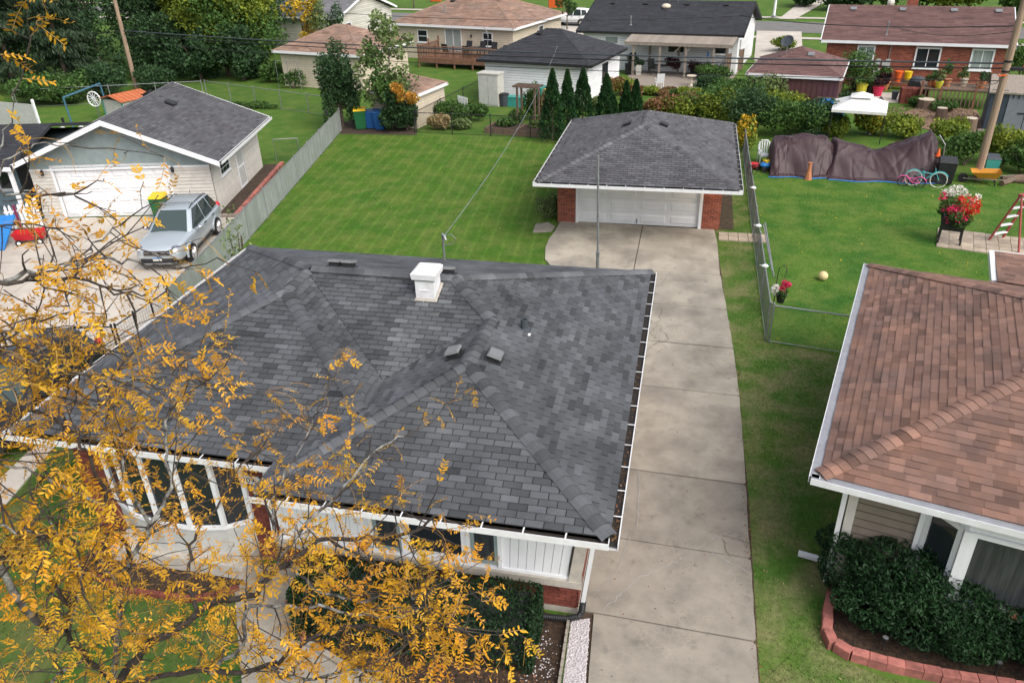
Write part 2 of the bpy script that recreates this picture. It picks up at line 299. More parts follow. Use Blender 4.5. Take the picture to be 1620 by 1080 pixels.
# ---------------------------------------------------------------- mesh helpers
class MB:
    def __init__(s): s.v, s.f, s.t, s.T = [], [], [], None
    def add(s, vs, fs, tone=0.0, T=None):
        n = len(s.v); T = T if T is not None else s.T
        if T is not None: vs = [T @ Vector(p) for p in vs]
        s.v += [tuple(p) for p in vs]
        s.f += [tuple(i + n for i in f) for f in fs]
        s.t += [tone] * len(fs)
        return s
    def box(s, x0, x1, y0, y1, z0, z1, tone=0.0, T=None):
        v = [(x0, y0, z0), (x1, y0, z0), (x1, y1, z0), (x0, y1, z0), (x0, y0, z1), (x1, y0, z1), (x1, y1, z1), (x0, y1, z1)]
        return s.add(v, [(3, 2, 1, 0), (4, 5, 6, 7), (0, 1, 5, 4), (1, 2, 6, 5), (2, 3, 7, 6), (3, 0, 4, 7)], tone, T)
    def cbox(s, cx, cy, cz, sx, sy, sz, tone=0.0, T=None):
        return s.box(cx - sx / 2, cx + sx / 2, cy - sy / 2, cy + sy / 2, cz - sz / 2, cz + sz / 2, tone, T)
    def prism(s, poly, z0, z1, tone=0.0, T=None):
        n = len(poly)
        if sum(poly[i][0] * poly[(i + 1) % n][1] - poly[(i + 1) % n][0] * poly[i][1] for i in range(n)) < 0: poly = poly[::-1]
        v = [(p[0], p[1], z0) for p in poly] + [(p[0], p[1], z1) for p in poly]
        f = [tuple(range(n))[::-1], tuple(range(n, 2 * n))] + [(i, (i + 1) % n, n + (i + 1) % n, n + i) for i in range(n)]
        return s.add(v, f, tone, T)
    def poly(s, pts, tone=0.0): return s.add(pts, [tuple(range(len(pts)))], tone)
    def slab(s, pts, th, tone=0.0):
        """polygon in space thickened downwards (along z) by th"""
        n = len(pts)
        v = list(pts) + [(p[0], p[1], p[2] - th) for p in pts]
        return s.add(v, [tuple(range(n)), tuple(range(n, 2 * n))[::-1]] + [(i, n + i, n + (i + 1) % n, (i + 1) % n) for i in range(n)], tone)
    def tube(s, pts, r, n=6, r2=None, tone=0.0, cap=True):
        pts = [Vector(p) for p in pts]; k = len(pts); vs = []
        for i, p in enumerate(pts):
            d = (pts[min(i + 1, k - 1)] - pts[max(i - 1, 0)])
            d = d.normalized() if d.length > 1e-9 else Vector((0, 0, 1))
            a = d.cross(Vector((0, 0, 1)) if abs(d.z) < 0.9 else Vector((1, 0, 0))).normalized(); b = d.cross(a)
            rr = r[i] if isinstance(r, (list, tuple)) else (r if r2 is None else r + (r2 - r) * i / max(1, k - 1))
            vs += [p + (a * math.cos(2 * PI * j / n) + b * math.sin(2 * PI * j / n)) * rr for j in range(n)]
        f = [(i * n + j, i * n + (j + 1) % n, (i + 1) * n + (j + 1) % n, (i + 1) * n + j) for i in range(k - 1) for j in range(n)]
        if cap: f += [tuple(range(n))[::-1], tuple(range((k - 1) * n, k * n))]
        return s.add(vs, f, tone)
    def bar(s, a, b, w, h=None, tone=0.0):
        """square-section bar from a to b"""
        a, b = Vector(a), Vector(b); d = (b - a).normalized(); h = h or w
        u = d.cross(Vector((0, 0, 1)) if abs(d.z) < 0.95 else Vector((0, 1, 0))).normalized(); q = u.cross(d)
        vs = [p + u * (w / 2 * i) + q * (h / 2 * j) for p in (a, b) for i, j in ((-1, -1), (1, -1), (1, 1), (-1, 1))]
        return s.add(vs, [(0, 1, 2, 3), (7, 6, 5, 4)] + [(i, i + 4, (i + 1) % 4 + 4, (i + 1) % 4) for i in range(4)], tone)
    def lathe(s, prof, n=14, c=(0, 0, 0), tone=0.0, sq=1.0):
        vs = [(c[0] + r * math.cos(2 * PI * j / n), c[1] + r * sq * math.sin(2 * PI * j / n), c[2] + z) for r, z in prof for j in range(n)]
        k = len(prof)
        f = [(i * n + j, i * n + (j + 1) % n, (i + 1) * n + (j + 1) % n, (i + 1) * n + j) for i in range(k - 1) for j in range(n)]
        return s.add(vs, f + [tuple(range(n))[::-1], tuple(range((k - 1) * n, k * n))], tone)
    def ball(s, c, rx, ry=None, rz=None, n=10, m=6, tone=0.0):
        ry = ry or rx; rz = rz or rx
        vs = [(c[0], c[1], c[2] - rz)]
        for i in range(1, m):
            a = -PI / 2 + PI * i / m
            vs += [(c[0] + rx * math.cos(a) * math.cos(2 * PI * j / n), c[1] + ry * math.cos(a) * math.sin(2 * PI * j / n), c[2] + rz * math.sin(a)) for j in range(n)]
        vs.append((c[0], c[1], c[2] + rz)); L = len(vs) - 1
        f = [(0, 1 + (j + 1) % n, 1 + j) for j in range(n)]
        f += [(1 + i * n + j, 1 + i * n + (j + 1) % n, 1 + (i + 1) * n + (j + 1) % n, 1 + (i + 1) * n + j) for i in range(m - 2) for j in range(n)]
        f += [(L, 1 + (m - 2) * n + j, 1 + (m - 2) * n + (j + 1) % n) for j in range(n)]
        return s.add(vs, f, tone)
    def mesh(s, name, mat, smooth=False):
        me = bpy.data.meshes.new(name)
        me.from_pydata(s.v, [], s.f)
        if any(s.t):
            a = me.attributes.new('tone', 'FLOAT', 'FACE'); a.data.foreach_set('value', s.t)
        if isinstance(mat, str): mat = X[mat]
        me.materials.append(mat)
        if smooth: me.polygons.foreach_set('use_smooth', [True] * len(me.polygons))
        me.update()
        return me
    def build(s, name, mat, parent=None, smooth=False, kind=None, label=None):
        return link(name, s.mesh(name, mat, smooth), parent, kind, label)

def link(name, me, parent=None, kind=None, label=None):
    o = bpy.data.objects.new(name, me); COL.objects.link(o)
    o.color = (0.5, 0.5, 0.5, 1)
    if parent: o.parent = parent
    if kind: o['kind'] = kind
    if label: o['label'] = label
    return o
def tag(o, label, cat, group=None):
    o['label'] = label; o['category'] = cat
    if group: o['group'] = group
    return o
def thing(name, label, cat, loc=(0, 0, 0), rz=0.0, group=None):
    o = bpy.data.objects.new(name, None); COL.objects.link(o)
    o.empty_display_size = 0.2
    o.location = (loc[0], loc[1], loc[2] if len(loc) > 2 else 0); o.rotation_euler = (0, 0, rz)
    return tag(o, label, cat, group)
def copy_tree(o, loc, rz, label, parent=None):
    c = o.copy(); COL.objects.link(c); c.parent = parent
    if parent is None:
        c.location = (loc[0], loc[1], loc[2] if len(loc) > 2 else 0); c.rotation_euler = (0, 0, rz); c['label'] = label
    for ch in list(o.children): copy_tree(ch, None, None, None, c)
    return c
def TR(x=0, y=0, z=0, rz=0.0, rx=0.0, ry=0.0):
    return Matrix.Translation((x, y, z)) @ Matrix.Rotation(rz, 4, 'Z') @ Matrix.Rotation(ry, 4, 'Y') @ Matrix.Rotation(rx, 4, 'X')
def quads(name, V, mat, tone=None, parent=None, kind=None, label=None):
    """V: (n,4,3) or (n,3,3) numpy; one mesh of loose faces"""
    n, k = V.shape[0], V.shape[1]
    me = bpy.data.meshes.new(name)
    me.vertices.add(n * k); me.vertices.foreach_set('co', V.reshape(-1).astype(np.float32))
    me.loops.add(n * k); me.loops.foreach_set('vertex_index', np.arange(n * k, dtype=np.int32))
    me.polygons.add(n); me.polygons.foreach_set('loop_start', np.arange(0, n * k, k, dtype=np.int32))
    me.polygons.foreach_set('loop_total', np.full(n, k, dtype=np.int32))
    if tone is not None:
        a = me.attributes.new('tone', 'FLOAT', 'FACE'); a.data.foreach_set('value', tone.astype(np.float32))
    me.materials.append(X[mat] if isinstance(mat, str) else mat)
    me.update(calc_edges=True)
    return link(name, me, parent, kind, label)
def unit(a): return a / (np.linalg.norm(a, axis=-1, keepdims=True) + 1e-9)
def leafquads(P, size, asp=0.55, up=0.3, D=None):
    """rhombic leaves at points P; D optional directions"""
    n = len(P)
    d = unit(rng.normal(size=(n, 3))) if D is None else unit(D + rng.normal(size=(n, 3)) * 0.35)
    nrm = rng.normal(size=(n, 3)); nrm[:, 2] = np.abs(nrm[:, 2]) + up
    s = unit(np.cross(d, nrm))
    L = (size * rng.uniform(0.6, 1.35, n))[:, None]
    return np.stack([P - d * L * .5, P + s * L * asp * .5, P + d * L * .5, P - s * L * asp * .5], 1)
def blobpts(blobs, n, shell=0.55):
    vol = np.array([b[3] * b[4] * b[5] for b in blobs]) ** 0.75; k = rng.choice(len(blobs), n, p=vol / vol.sum())
    B = np.array(blobs)[k]
    d = unit(rng.normal(size=(n, 3))); r = rng.uniform(shell ** 2, 1, n) ** 0.5
    return B[:, :3] + d * B[:, 3:] * r[:, None]

WORLD = {}
_link = link
def link(name, me, parent=None, kind=None, label=None):
    o = _link(name, me, parent, kind, label)
    if parent is not None and parent.name in WORLD: o.matrix_parent_inverse = WORLD[parent.name]
    return o
def wthing(name, label, cat, loc=(0, 0, 0), group=None):
    """a thing whose parts are given in world metres"""
    o = thing(name, label, cat, loc, 0, group)
    WORLD[o.name] = Matrix.Translation(-Vector(o.location))
    return o
CAMP = Vector((0, 0, 11.3))

# ---------------------------------------------------------------- roofs of separate shingles
def clip_rect(poly, x0, x1, y0, y1):
    def cut(P, ax, v, keep_less):
        out = []
        for i in range(len(P)):
            a, b = P[i - 1], P[i]
            ia, ib = ((a[ax] <= v) == keep_less or a[ax] == v), ((b[ax] <= v) == keep_less or b[ax] == v)
            if ia != ib:
                t = (v - a[ax]) / (b[ax] - a[ax])
                out.append((a[0] + t * (b[0] - a[0]), a[1] + t * (b[1] - a[1])))
            if ib: out.append(b)
        return out
    for ax, v, k in ((0, x0, False), (0, x1, True), (1, y0, False), (1, y1, True)):
        poly = cut(poly, ax, v, k)
        if len(poly) < 3: return []
    return poly
def area2(P): return abs(sum(P[i - 1][0] * P[i][1] - P[i][0] * P[i - 1][1] for i in range(len(P)))) / 2
def shingle_faces(parent, faces, mat, tab=0.305, exp=0.127, th=0.016, nparts=300, arch=False, seed=1, washed=None, dark=0.0, visible=None):
    """faces: list of polygons (world or parent's local); lays rows of tabs, the nearest whole tabs as parts, the rest as one part"""
    rs = random.Random(seed)
    rest, whole, wash = MB(), [], MB()
    Tp = parent.matrix_world if parent.name not in WORLD else Matrix.Identity(4)
    bpy.context.view_layer.update()
    if parent.name not in WORLD: Tp = Matrix.Translation(parent.location) @ parent.rotation_euler.to_matrix().to_4x4()
    for poly in faces:
        P = [Vector(p) for p in poly]
        n = Vector((0, 0, 0))
        for i in range(1, len(P) - 1): n += (P[i] - P[0]).cross(P[i + 1] - P[0])
        n.normalize()
        if n.z < 0: n = -n
        a = Vector((0, 0, 1)).cross(n).normalized(); b = n.cross(a)
        o = min(P, key=lambda p: p.z)
        Q = [((p - o).dot(a), (p - o).dot(b)) for p in P]
        F = Matrix(((a.x, b.x, n.x, o.x), (a.y, b.y, n.y, o.y), (a.z, b.z, n.z, o.z), (0, 0, 0, 1)))
        x0, x1 = min(q[0] for q in Q), max(q[0] for q in Q); y1 = max(q[1] for q in Q)
        for r in range(int(y1 / exp) + 1):
            off = (r % 2) * tab / 2 + rs.uniform(-.012, .012)
            x = x0 - tab + (off if not arch else rs.uniform(0, tab))
            while x < x1:
                wd = tab if not arch else rs.choice((0.6, 0.8, 1.0, 1.15)) * tab
                g = 0.009 if not arch else 0.0
                C = clip_rect(Q, x + g, x + wd - g, r * exp - 0.004, (r + 1) * exp)
                if len(C) >= 3 and area2(C) > 2e-4:
                    lift = th * (1.0 if not arch else rs.choice((0.55, 1.5)))
                    t = max(-1, min(1, rs.gauss(0, 0.42))) + dark
                    if rs.random() < .07: t -= .35
                    full = area2(C) > 0.98 * (wd - 2 * g) * exp and len(C) == 4
                    ctr = F @ Vector((x + wd / 2, (r + .5) * exp, 0))
                    if washed and washed(ctr):
                        dst = wash
                    else: dst = rest
                    if full and dst is rest and (visible is None or visible(ctr)):
                        whole.append(((Tp @ ctr - CAMP).length, F @ Matrix.Translation((x + g, r * exp - .004, 0)), wd - 2 * g, lift, t))
                    else:
                        m = len(C)
                        top = [(q[0], q[1], 0.0015 + lift * (1 - (q[1] - r * exp) / exp)) for q in C]
                        vs = top + [(q[0], q[1], -0.003) for q in C]
                        dst.add(vs, [tuple(range(m))] + [(i, m + i, m + (i + 1) % m, (i + 1) % m) for i in range(m)], t, F)
                x += wd
    whole.sort(key=lambda q: q[0])
    meshes = {}
    def tabmesh(mb, w, lift, t=0.0, T=None):
        mb.add([(0, 0, .0015 + lift), (w, 0, .0015 + lift), (w, exp, .0015), (0, exp, .0015), (0, 0, -.003), (w, 0, -.003), (w, exp, -.003), (0, exp, -.003)],
               [(0, 1, 2, 3), (0, 4, 5, 1), (1, 5, 6, 2), (3, 7, 4, 0)], t, T)
    for k, (d, Mx, w, lift, t) in enumerate(whole):
        if k < nparts:
            key = (round(w, 3), round(lift, 4))
            if key not in meshes:
                mb = MB(); tabmesh(mb, w, lift); meshes[key] = mb.mesh('shingle', mat)
            s = link('shingle', meshes[key], parent)
            s.matrix_basis = Mx
            c = max(0, min(1, .5 + t / 2)); s.color = (c, c, c, 1)
        else: tabmesh(rest, w, lift, t, Mx)
    rest.build('shingle_courses', mat, parent, kind='stuff')
    if wash.v: wash.build('washed_shingles', 'washed', parent, kind='stuff', label='pale washed streak of shingles below the chimney')
def ridge_caps(parent, a, b, mat, L=0.21, w=0.15, nbend=0.5, seed=1, parts=True, side=None, rise=0.062, step=.014):
    """folded cap shingles laid from a (low end) to b (high end)"""
    rs = random.Random(seed)
    a, b = Vector(a), Vector(b); d = (b - a); n = int(d.length / L); d.normalize()
    s = d.cross(Vector((0, 0, 1))).normalized(); up = s.cross(d)
    joined = MB()
    for i in range(n + 1):
        p = a + d * (i * L); l = L * 1.12
        if i == n: l = max(.05, (b - p).length)
        lift0, lift1 = rise + step, rise - step * .45
        vs = []
        for q, lf in ((p, lift0), (p + d * l, lift1)):
            vs += [q + s * (x * w) + up * (lf - abs(x) ** 1.6 * w * nbend) for x in (-1, -.45, 0, .45, 1)]
        vs += [v - up * .02 for v in vs[:5]]
        fs = [(j, j + 1, j + 6, j + 5) for j in range(4)] + [(10 + j, 11 + j, j + 1, j) for j in range(4)]
        t = max(-1, min(1, rs.gauss(.2, .5)))
        if parts:
            mb = MB(); mb.add(vs, fs); o = mb.build('ridge_cap', mat, parent, smooth=False)
            c = .5 + t / 2; o.color = (c, c, c, 1)
        else: joined.add(vs, fs, t)
    if not parts: return joined

# ---------------------------------------------------------------- walls
def bricks(parent, T, w, h, holes=(), mat='brick', nparts=0, bl=0.2, bh=0.067, jt=0.011, proud=0.012, seed=3, mortar='mortar', thick=0.2):
    """brick wall in the plane of T (x along, z up, -y outward): mortar body and bricks that stand proud"""
    rs = random.Random(seed)
    def ok(a0, a1, z0, z1): return not any(a1 > q[0] and a0 < q[1] and z1 > q[2] and z0 < q[3] for q in holes)
    rest, whole = MB(), []
    for r in range(int((h + jt) / (bh + jt))):
        z = r * (bh + jt); x = -(r % 2) * (bl + jt) / 2
        while x < w:
            a0, a1 = max(x, 0), min(x + bl, w)
            for q in holes:                               # shorten at openings
                if z + bh > q[2] and z < q[3]:
                    if a0 < q[0] < a1: a1 = q[0]
                    elif a0 < q[1] < a1: a0 = q[1]
            if a1 - a0 > .02 and ok(a0 + .001, a1 - .001, z, z + bh):
                t = max(-1, min(1, rs.gauss(0, .4)))
                if abs(a1 - a0 - bl) < 1e-6: whole.append((a0, z, t))
                else: rest.box(a0, a1, -proud, 0.02, z, z + bh, t, T)
            x += bl + jt
    me = None
    whole.sort(key=lambda q: -q[1] + rs.random() * .5)
    for k, (a0, z, t) in enumerate(whole):
        if k < nparts:
            if me is None: me = MB().box(0, bl, -proud, .02, 0, bh).mesh('brick', mat)
            o = link('brick', me, parent); o.matrix_basis = T @ Matrix.Translation((a0, 0, z)); c = .5 + t / 2; o.color = (c, c, c, 1)
        else: rest.box(a0, a0 + bl, -proud, .02, z, z + bh, t, T)
    rest.build('brickwork', mat, parent, kind='stuff')
    return rest
def wall_with_holes(mb, T, w, h, th, holes=()):
    """wall body: strips round the openings; outer face on y=0, depth th"""
    xs = sorted({0, w, *[q[0] for q in holes], *[q[1] for q in holes]}); zs = sorted({0, h, *[q[2] for q in holes], *[q[3] for q in holes]})
    xs = [x for x in xs if 0 <= x <= w]; zs = [z for z in zs if 0 <= z <= h]
    for x0, x1 in zip(xs, xs[1:]):
        run = None
        for z0, z1 in zip(zs, zs[1:]):
            if any(x0 >= q[0] - 1e-6 and x1 <= q[1] + 1e-6 and z0 >= q[2] - 1e-6 and z1 <= q[3] + 1e-6 for q in holes):
                if run: mb.box(x0, x1, 0, th, run[0], run[1], 0, T); run = None
            else: run = (run[0], z1) if run else (z0, z1)
        if run: mb.box(x0, x1, 0, th, run[0], run[1], 0, T)
def lap_siding(mb, T, w, h, holes=(), exp=0.11, d=0.014, z0=0.0, x0=0.0, slope=None):
    """lapped boards; slope(z) -> (xmin, xmax) trims gables"""
    n = int(math.ceil((h - z0) / exp))
    for i in range(n):
        a, b = z0 + i * exp, min(h, z0 + (i + 1) * exp)
        segs = [(x0, w)] if slope is None else [slope((a + b) / 2)]
        for q in holes:
            if b > q[2] + .001 and a < q[3] - .001:
                segs = [s for (u, v) in segs for s in (((u, min(v, q[0])), (max(u, q[1]), v)) if q[0] < v and q[1] > u else ((u, v),)) if s[1] - s[0] > .005]
        for u, v in segs:
            g = min(.02, (b - a) * .2); mb.add([(u, -d, a), (v, -d, a), (v, -d * .5, b - g), (u, -d * .5, b - g), (u, .01, a), (v, .01, a), (v, .004, b - g), (u, .004, b - g)], [(0, 1, 2, 3), (4, 5, 1, 0), (3, 2, 6, 7)], random.uniform(-.5, .5), T)  # gap g bares the dark backing as a painted shadow line
def window(parent, T, x0, x1, z0, z1, frame='white', glass='glass', sash='double', fw=0.07, sill=True, proud=0.035, bars=None):
    """frame ring, sash bars and pane in the plane of T"""
    f = MB()
    for a in ((x0, x1, z0, z0 + fw), (x0, x1, z1 - fw, z1), (x0, x0 + fw, z0 + fw, z1 - fw), (x1 - fw, x1, z0 + fw, z1 - fw)):
        f.box(a[0], a[1], -proud, .05, a[2], a[3], 0, T)
    if sill: f.box(x0 - .05, x1 + .05, -proud - .04, 0.0, z0 - .05, z0 - .002, 0, T)
    fr = f.build('window', frame, parent)
    MB().box(x0 + fw, x1 - fw, -.012, .02, z0 + fw, z1 - fw, 0, T).build('pane', glass, fr)
    s = MB(); b = .025; zm, xm = (z0 + z1) / 2, (x0 + x1) / 2
    if sash == 'double': s.box(x0 + fw, x1 - fw, -.02, .03, zm - b, zm + b, 0, T)
    elif sash == 'slider': s.box(xm - b, xm + b, -.02, .03, z0 + fw, z1 - fw, 0, T)
    elif sash == 'grid':
        for k in (1, 2): xx = x0 + (x1 - x0) * k / 3; s.box(xx - .012, xx + .012, -.012, .03, z0 + fw, z1 - fw, 0, T)
        s.box(x0 + fw, x1 - fw, -.013, .031, zm - .012, zm + .012, 0, T)
    if s.v: s.build('sash', frame, fr)
    return fr
def gutter(mb, inner, a, b, up_in, wd=0.13, h=0.12, straps=True):
    """open trough along a-b (horizontal); up_in = horizontal unit vector towards the house"""
    a, b, q = Vector(a), Vector(b), Vector(up_in)
    o = -q * wd
    z = Vector((0, 0, 1))
    for p0, p1, w_ in ((o, o - q * .012, h), (q * 0, q * .012, h)):
        vs = [a + p0, b + p0, b + p1, a + p1]; mb.add([v - z * .0 for v in vs] + [v - z * w_ for v in vs], [(0, 1, 2, 3), (7, 6, 5, 4), (0, 4, 5, 1), (1, 5, 6, 2), (2, 6, 7, 3), (3, 7, 4, 0)])
    vs = [a, b, b + o, a + o]; mb.add([v - z * (h - .012) for v in vs] + [v - z * h for v in vs], [(0, 1, 2, 3), (7, 6, 5, 4), (0, 4, 5, 1), (2, 6, 7, 3)])
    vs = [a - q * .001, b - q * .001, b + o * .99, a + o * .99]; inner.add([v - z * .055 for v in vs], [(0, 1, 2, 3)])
    n = max(1, int((b - a).length / 0.62)); d = (b - a).normalized()
    for i in range(1, n if straps else 1):
        p = a + (b - a) * (i / n); mb.add([p - d * .012, p + d * .012, p + d * .012 + o, p - d * .012 + o], [(0, 1, 2, 3)])

# ---------------------------------------------------------------- ground, lawns
def sheet(name, pts, z, mat, kind='structure', parent=None, th=None):
    mb = MB()
    if th: mb.prism(pts, z - th, z)
    else:
        if sum(pts[i - 1][0] * pts[i][1] - pts[i][0] * pts[i - 1][1] for i in range(len(pts))) < 0: pts = pts[::-1]
        mb.poly([(p[0], p[1], z) for p in pts])
    o = mb.build(name, mat, parent)
    if kind: o['kind'] = kind
    return o
sheet('ground', [(-260, -60), (260, -60), (260, 420), (-260, 420)], 0.0, 'grass_far')
LAWN_MAIN = [(-14.9, 16.6), (-1.3, 18.0), (-4.2, 25.3), (-4.9, 26.6), (-4.9, 29.5), (-5.1, 36.3), (-6.0, 41.9), (-19.7, 42.0)]
LAWN_RIGHT = [(2.6, 20.9), (30, 14), (30, 38.4), (14.5, 38.0), (9, 38.4), (3.2, 39.5), (2.6, 42)]
LAWN_STRIP = [(1.78, 4), (2.95, 9.6), (3.15, 11.4), (3.3, 12.6), (5.2, 20.2), (2.6, 21), (2.6, 42), (1.4, 42), (1.3, 28.2), (1.55, 22.6), (1.82, 17)]
LAWN_FRONT = [(-30, -10), (-6.7, -10), (-6.5, 7.5), (-7.3, 8.4), (-7.7, 9.2), (-11.0, 9.2), (-11.9, 10.0), (-12.6, 16.0), (-15, 16.6), (-14.1, 10.5), (-13, 4)]
LAWN_FRONT_R = [(1.8, -10), (12, -10), (12, 8.0), (5.8, 9.5), (3.9, 9.6), (3.0, 9.9), (2.9, 10.5), (1.8, 9)]
sheet('back_lawn', LAWN_MAIN, 0.008, 'grass_main')
sheet('neighbour_lawn', LAWN_RIGHT, 0.008, 'grass')
sheet('side_lawn', LAWN_STRIP, 0.004, 'grass_strip')
sheet('front_lawn', LAWN_FRONT, 0.004, 'grass_front')
sheet('corner_lawn', LAWN_FRONT_R, 0.012, 'grass_strip')
def inside(P, poly):
    x, y = P[:, 0], P[:, 1]; r = np.zeros(len(P), bool)
    for i in range(len(poly)):
        (ax, ay), (bx, by) = poly[i - 1], poly[i]
        c = ((ay > y) != (by > y)) & (x < (bx - ax) * (y - ay) / (by - ay + 1e-12) + ax)
        r ^= c
    return r
def grass_blades(name, poly, mat, per, h=0.036, z=0.008, wid=0.016):
    xs, ys = [p[0] for p in poly], [p[1] for p in poly]
    x0, x1, y0, y1 = max(min(xs), -32), min(max(xs), 20), max(min(ys), 7.5), min(max(ys), 46)
    n = int((x1 - x0) * (y1 - y0) * per)
    P = np.stack([rng.uniform(x0, x1, n), rng.uniform(y0, y1, n), np.full(n, z)], 1)
    P = P[inside(P, poly)]; n = len(P)
    a = rng.uniform(0, 2 * PI, n); s = np.stack([np.cos(a), np.sin(a), np.zeros(n)], 1) * (wid / 2)
    clump = rng.uniform(.55, 1.35, n)
    tip = P + np.stack([rng.normal(0, .022, n), rng.normal(0, .022, n), h * clump * rng.uniform(.5, 1.3, n)], 1)
    quads(name, np.stack([P - s, P + s, tip], 1), mat, rng.normal(.75, .3, n).clip(-1, 1.4), kind='stuff')
grass_blades('lawn_grass', LAWN_MAIN, 'grass_main', 380)
grass_blades('neighbour_lawn_grass', LAWN_RIGHT, 'grass', 340)
grass_blades('side_lawn_grass', LAWN_STRIP, 'grass_strip', 700, z=0.004)
grass_blades('front_lawn_grass', LAWN_FRONT, 'grass_front', 500, h=.045, z=0.004)
grass_blades('corner_lawn_grass', LAWN_FRONT_R, 'grass_strip', 900, z=0.012)

# ---------------------------------------------------------------- driveway of separate slabs
drive = wthing('driveway', 'long beige concrete driveway of cracked slabs', 'driveway', (0.2, 15, 0)); drive['kind'] = 'structure'
for k_ in ('label', 'category'): del drive[k_]
sheet('driveway_base', [(-1.28, 3), (1.84, 3), (1.86, 14), (1.76, 18), (1.5, 24), (1.24, 29.9), (-4.85, 29.9), (-4.9, 27), (-4.5, 25.2), (-1.3, 24.6)], 0.014, 'joint', None, drive)
JY = [3.0, 9.92, 11.93, 14.18, 17.76, 20.24, 22.68, 25.3]
def xr(y): return float(np.interp(y, [3, 9, 14, 17.8, 20.2, 22.7, 25.3, 28.15, 29.4], [1.84, 1.82, 1.81, 1.79, 1.70, 1.56, 1.40, 1.32, 1.21]))
def xl(y): return -1.22 if y > 9.9 else float(np.interp(y, [3, 9.9], [-0.55, -1.0]))
DZ = 0.05
gp = .017
def wob(pts, n=6, a=.012):
    out = []
    for i in range(len(pts)):
        p, q = pts[i], pts[(i + 1) % len(pts)]
        for k in range(n):
            t = k / n; out.append((p[0] + (q[0] - p[0]) * t + (random.uniform(-a, a) if k else 0), p[1] + (q[1] - p[1]) * t + (random.uniform(-a, a) * .3 if k else 0)))
    return out
for k, (y0, y1) in enumerate(zip(JY, JY[1:])):
    sk = 0.10                                              # the joints run a little askew
    pts = [(xl(y0) if k else -.55, y0 + sk + gp), (xr(y0) - .05, y0 + gp), (xr(y0 + .1), y0 + .06), (xr(y1), y1 - .07), (xr(y1) - .05, y1 - gp), (xl(y1 - .05), y1 + sk - gp)]
    if k == 0: pts[5] = (-1.0, y1 + sk - gp)
    dz = random.uniform(-.006, .006)
    MB().prism(wob(pts), 0.004, DZ + dz, random.uniform(-.3, .3)).build('slab', 'concrete_dark' if k < 3 else 'concrete', drive)
back = [(-4.82, 29.72), (-4.86, 28.6), (-4.95, 27.7), (-4.93, 26.8), (-4.75, 25.75), (-4.45, 25.2), (-3.8, 24.75), (-1.55, 25.36 + gp)]
MB().prism(back[:-1] + [(-1.55, 24.85), (-1.55, 29.6)], 0.004, DZ + .003, .1).build('slab', 'concrete', drive)
MB().prism([(-1.52, 25.36 + gp), (1.38, 25.3 + gp), (1.32, 28.15), (1.21, 29.6), (-1.52, 29.6)], 0.004, DZ - .003, 0.0).build('slab', 'concrete', drive)
def crack(pts, w, mat, jag=.05, z=DZ + .011, n=7):
    P = []
    for i in range(len(pts) - 1):
        for k in range(n):
            t = k / n; P.append((pts[i][0] + (pts[i + 1][0] - pts[i][0]) * t + random.uniform(-jag, jag), pts[i][1] + (pts[i + 1][1] - pts[i][1]) * t + random.uniform(-jag, jag)))
    P.append(pts[-1]); m = MB()
    L, Rr = [], []
    for i, p in enumerate(P):
        a, b = P[max(0, i - 1)], P[min(len(P) - 1, i + 1)]
        dx, dy = b[0] - a[0], b[1] - a[1]; l = math.hypot(dx, dy) + 1e-9; ww = w * random.uniform(.3, 1.2) / 2
        L.append((p[0] - dy / l * ww, p[1] + dx / l * ww, z)); Rr.append((p[0] + dy / l * ww, p[1] - dx / l * ww, z))
    m.add(L + Rr, [(i, i + 1, len(P) + i + 1, len(P) + i) for i in range(len(P) - 1)])
    return m.build('crack', mat, drive)
crack([(-0.43, 22.54), (-0.50, 21.37), (-0.15, 20.44), (-0.61, 20.06)], .025, 'crack', .07)
crack([(-0.50, 21.37), (-0.69, 20.74), (-0.25, 20.12)], .02, 'crack', .06)
crack([(-0.88, 21.94), (-0.56, 21.16)], .014, 'crack', .05)
crack([(0.63, 20.08), (1.17, 19.74), (1.77, 19.14)], .012, 'crack', .03)
crack([(1.03, 18.52), (1.30, 18.80), (1.77, 18.91)], .01, 'crack', .03)
crack([(0.91, 19.58), (1.17, 19.04), (1.30, 18.80)], .008, 'crack', .03)
crack([(-0.15, 19.98), (-0.49, 19.56), (-0.81, 19.15)], .014, 'crack', .04)
crack([(-0.86, 15.01), (-0.53, 14.35), (-0.44, 13.10), (-0.42, 12.51), (-0.56, 11.96), (-0.57, 11.75), (-0.75, 10.94), (-1.19, 10.20)], .013, 'crack_fill', .02)
crack([(1.81, 12.93), (1.26, 12.45), (0.89, 12.11), (0.41, 11.58), (-0.22, 11.03), (-0.54, 10.59), (-0.83, 10.10)], .014, 'crack_fill', .03)
crack([(1.01, 11.99), (1.37, 11.77), (1.83, 11.49)], .016, 'crack_fill', .02)
crack([(1.26, 12.45), (1.57, 12.42), (1.85, 12.35)], .016, 'crack', .03)
crack([(1.30, 12.37), (1.38, 12.03), (1.43, 11.86)], .012, 'crack', .03)
crack([(-0.29, 25.31), (-0.53, 24.18)], .012, 'crack', .02)
crack([(0.96, 21.41), (0.49, 20.54), (0.29, 20.17)], .008, 'crack_fill', .03)

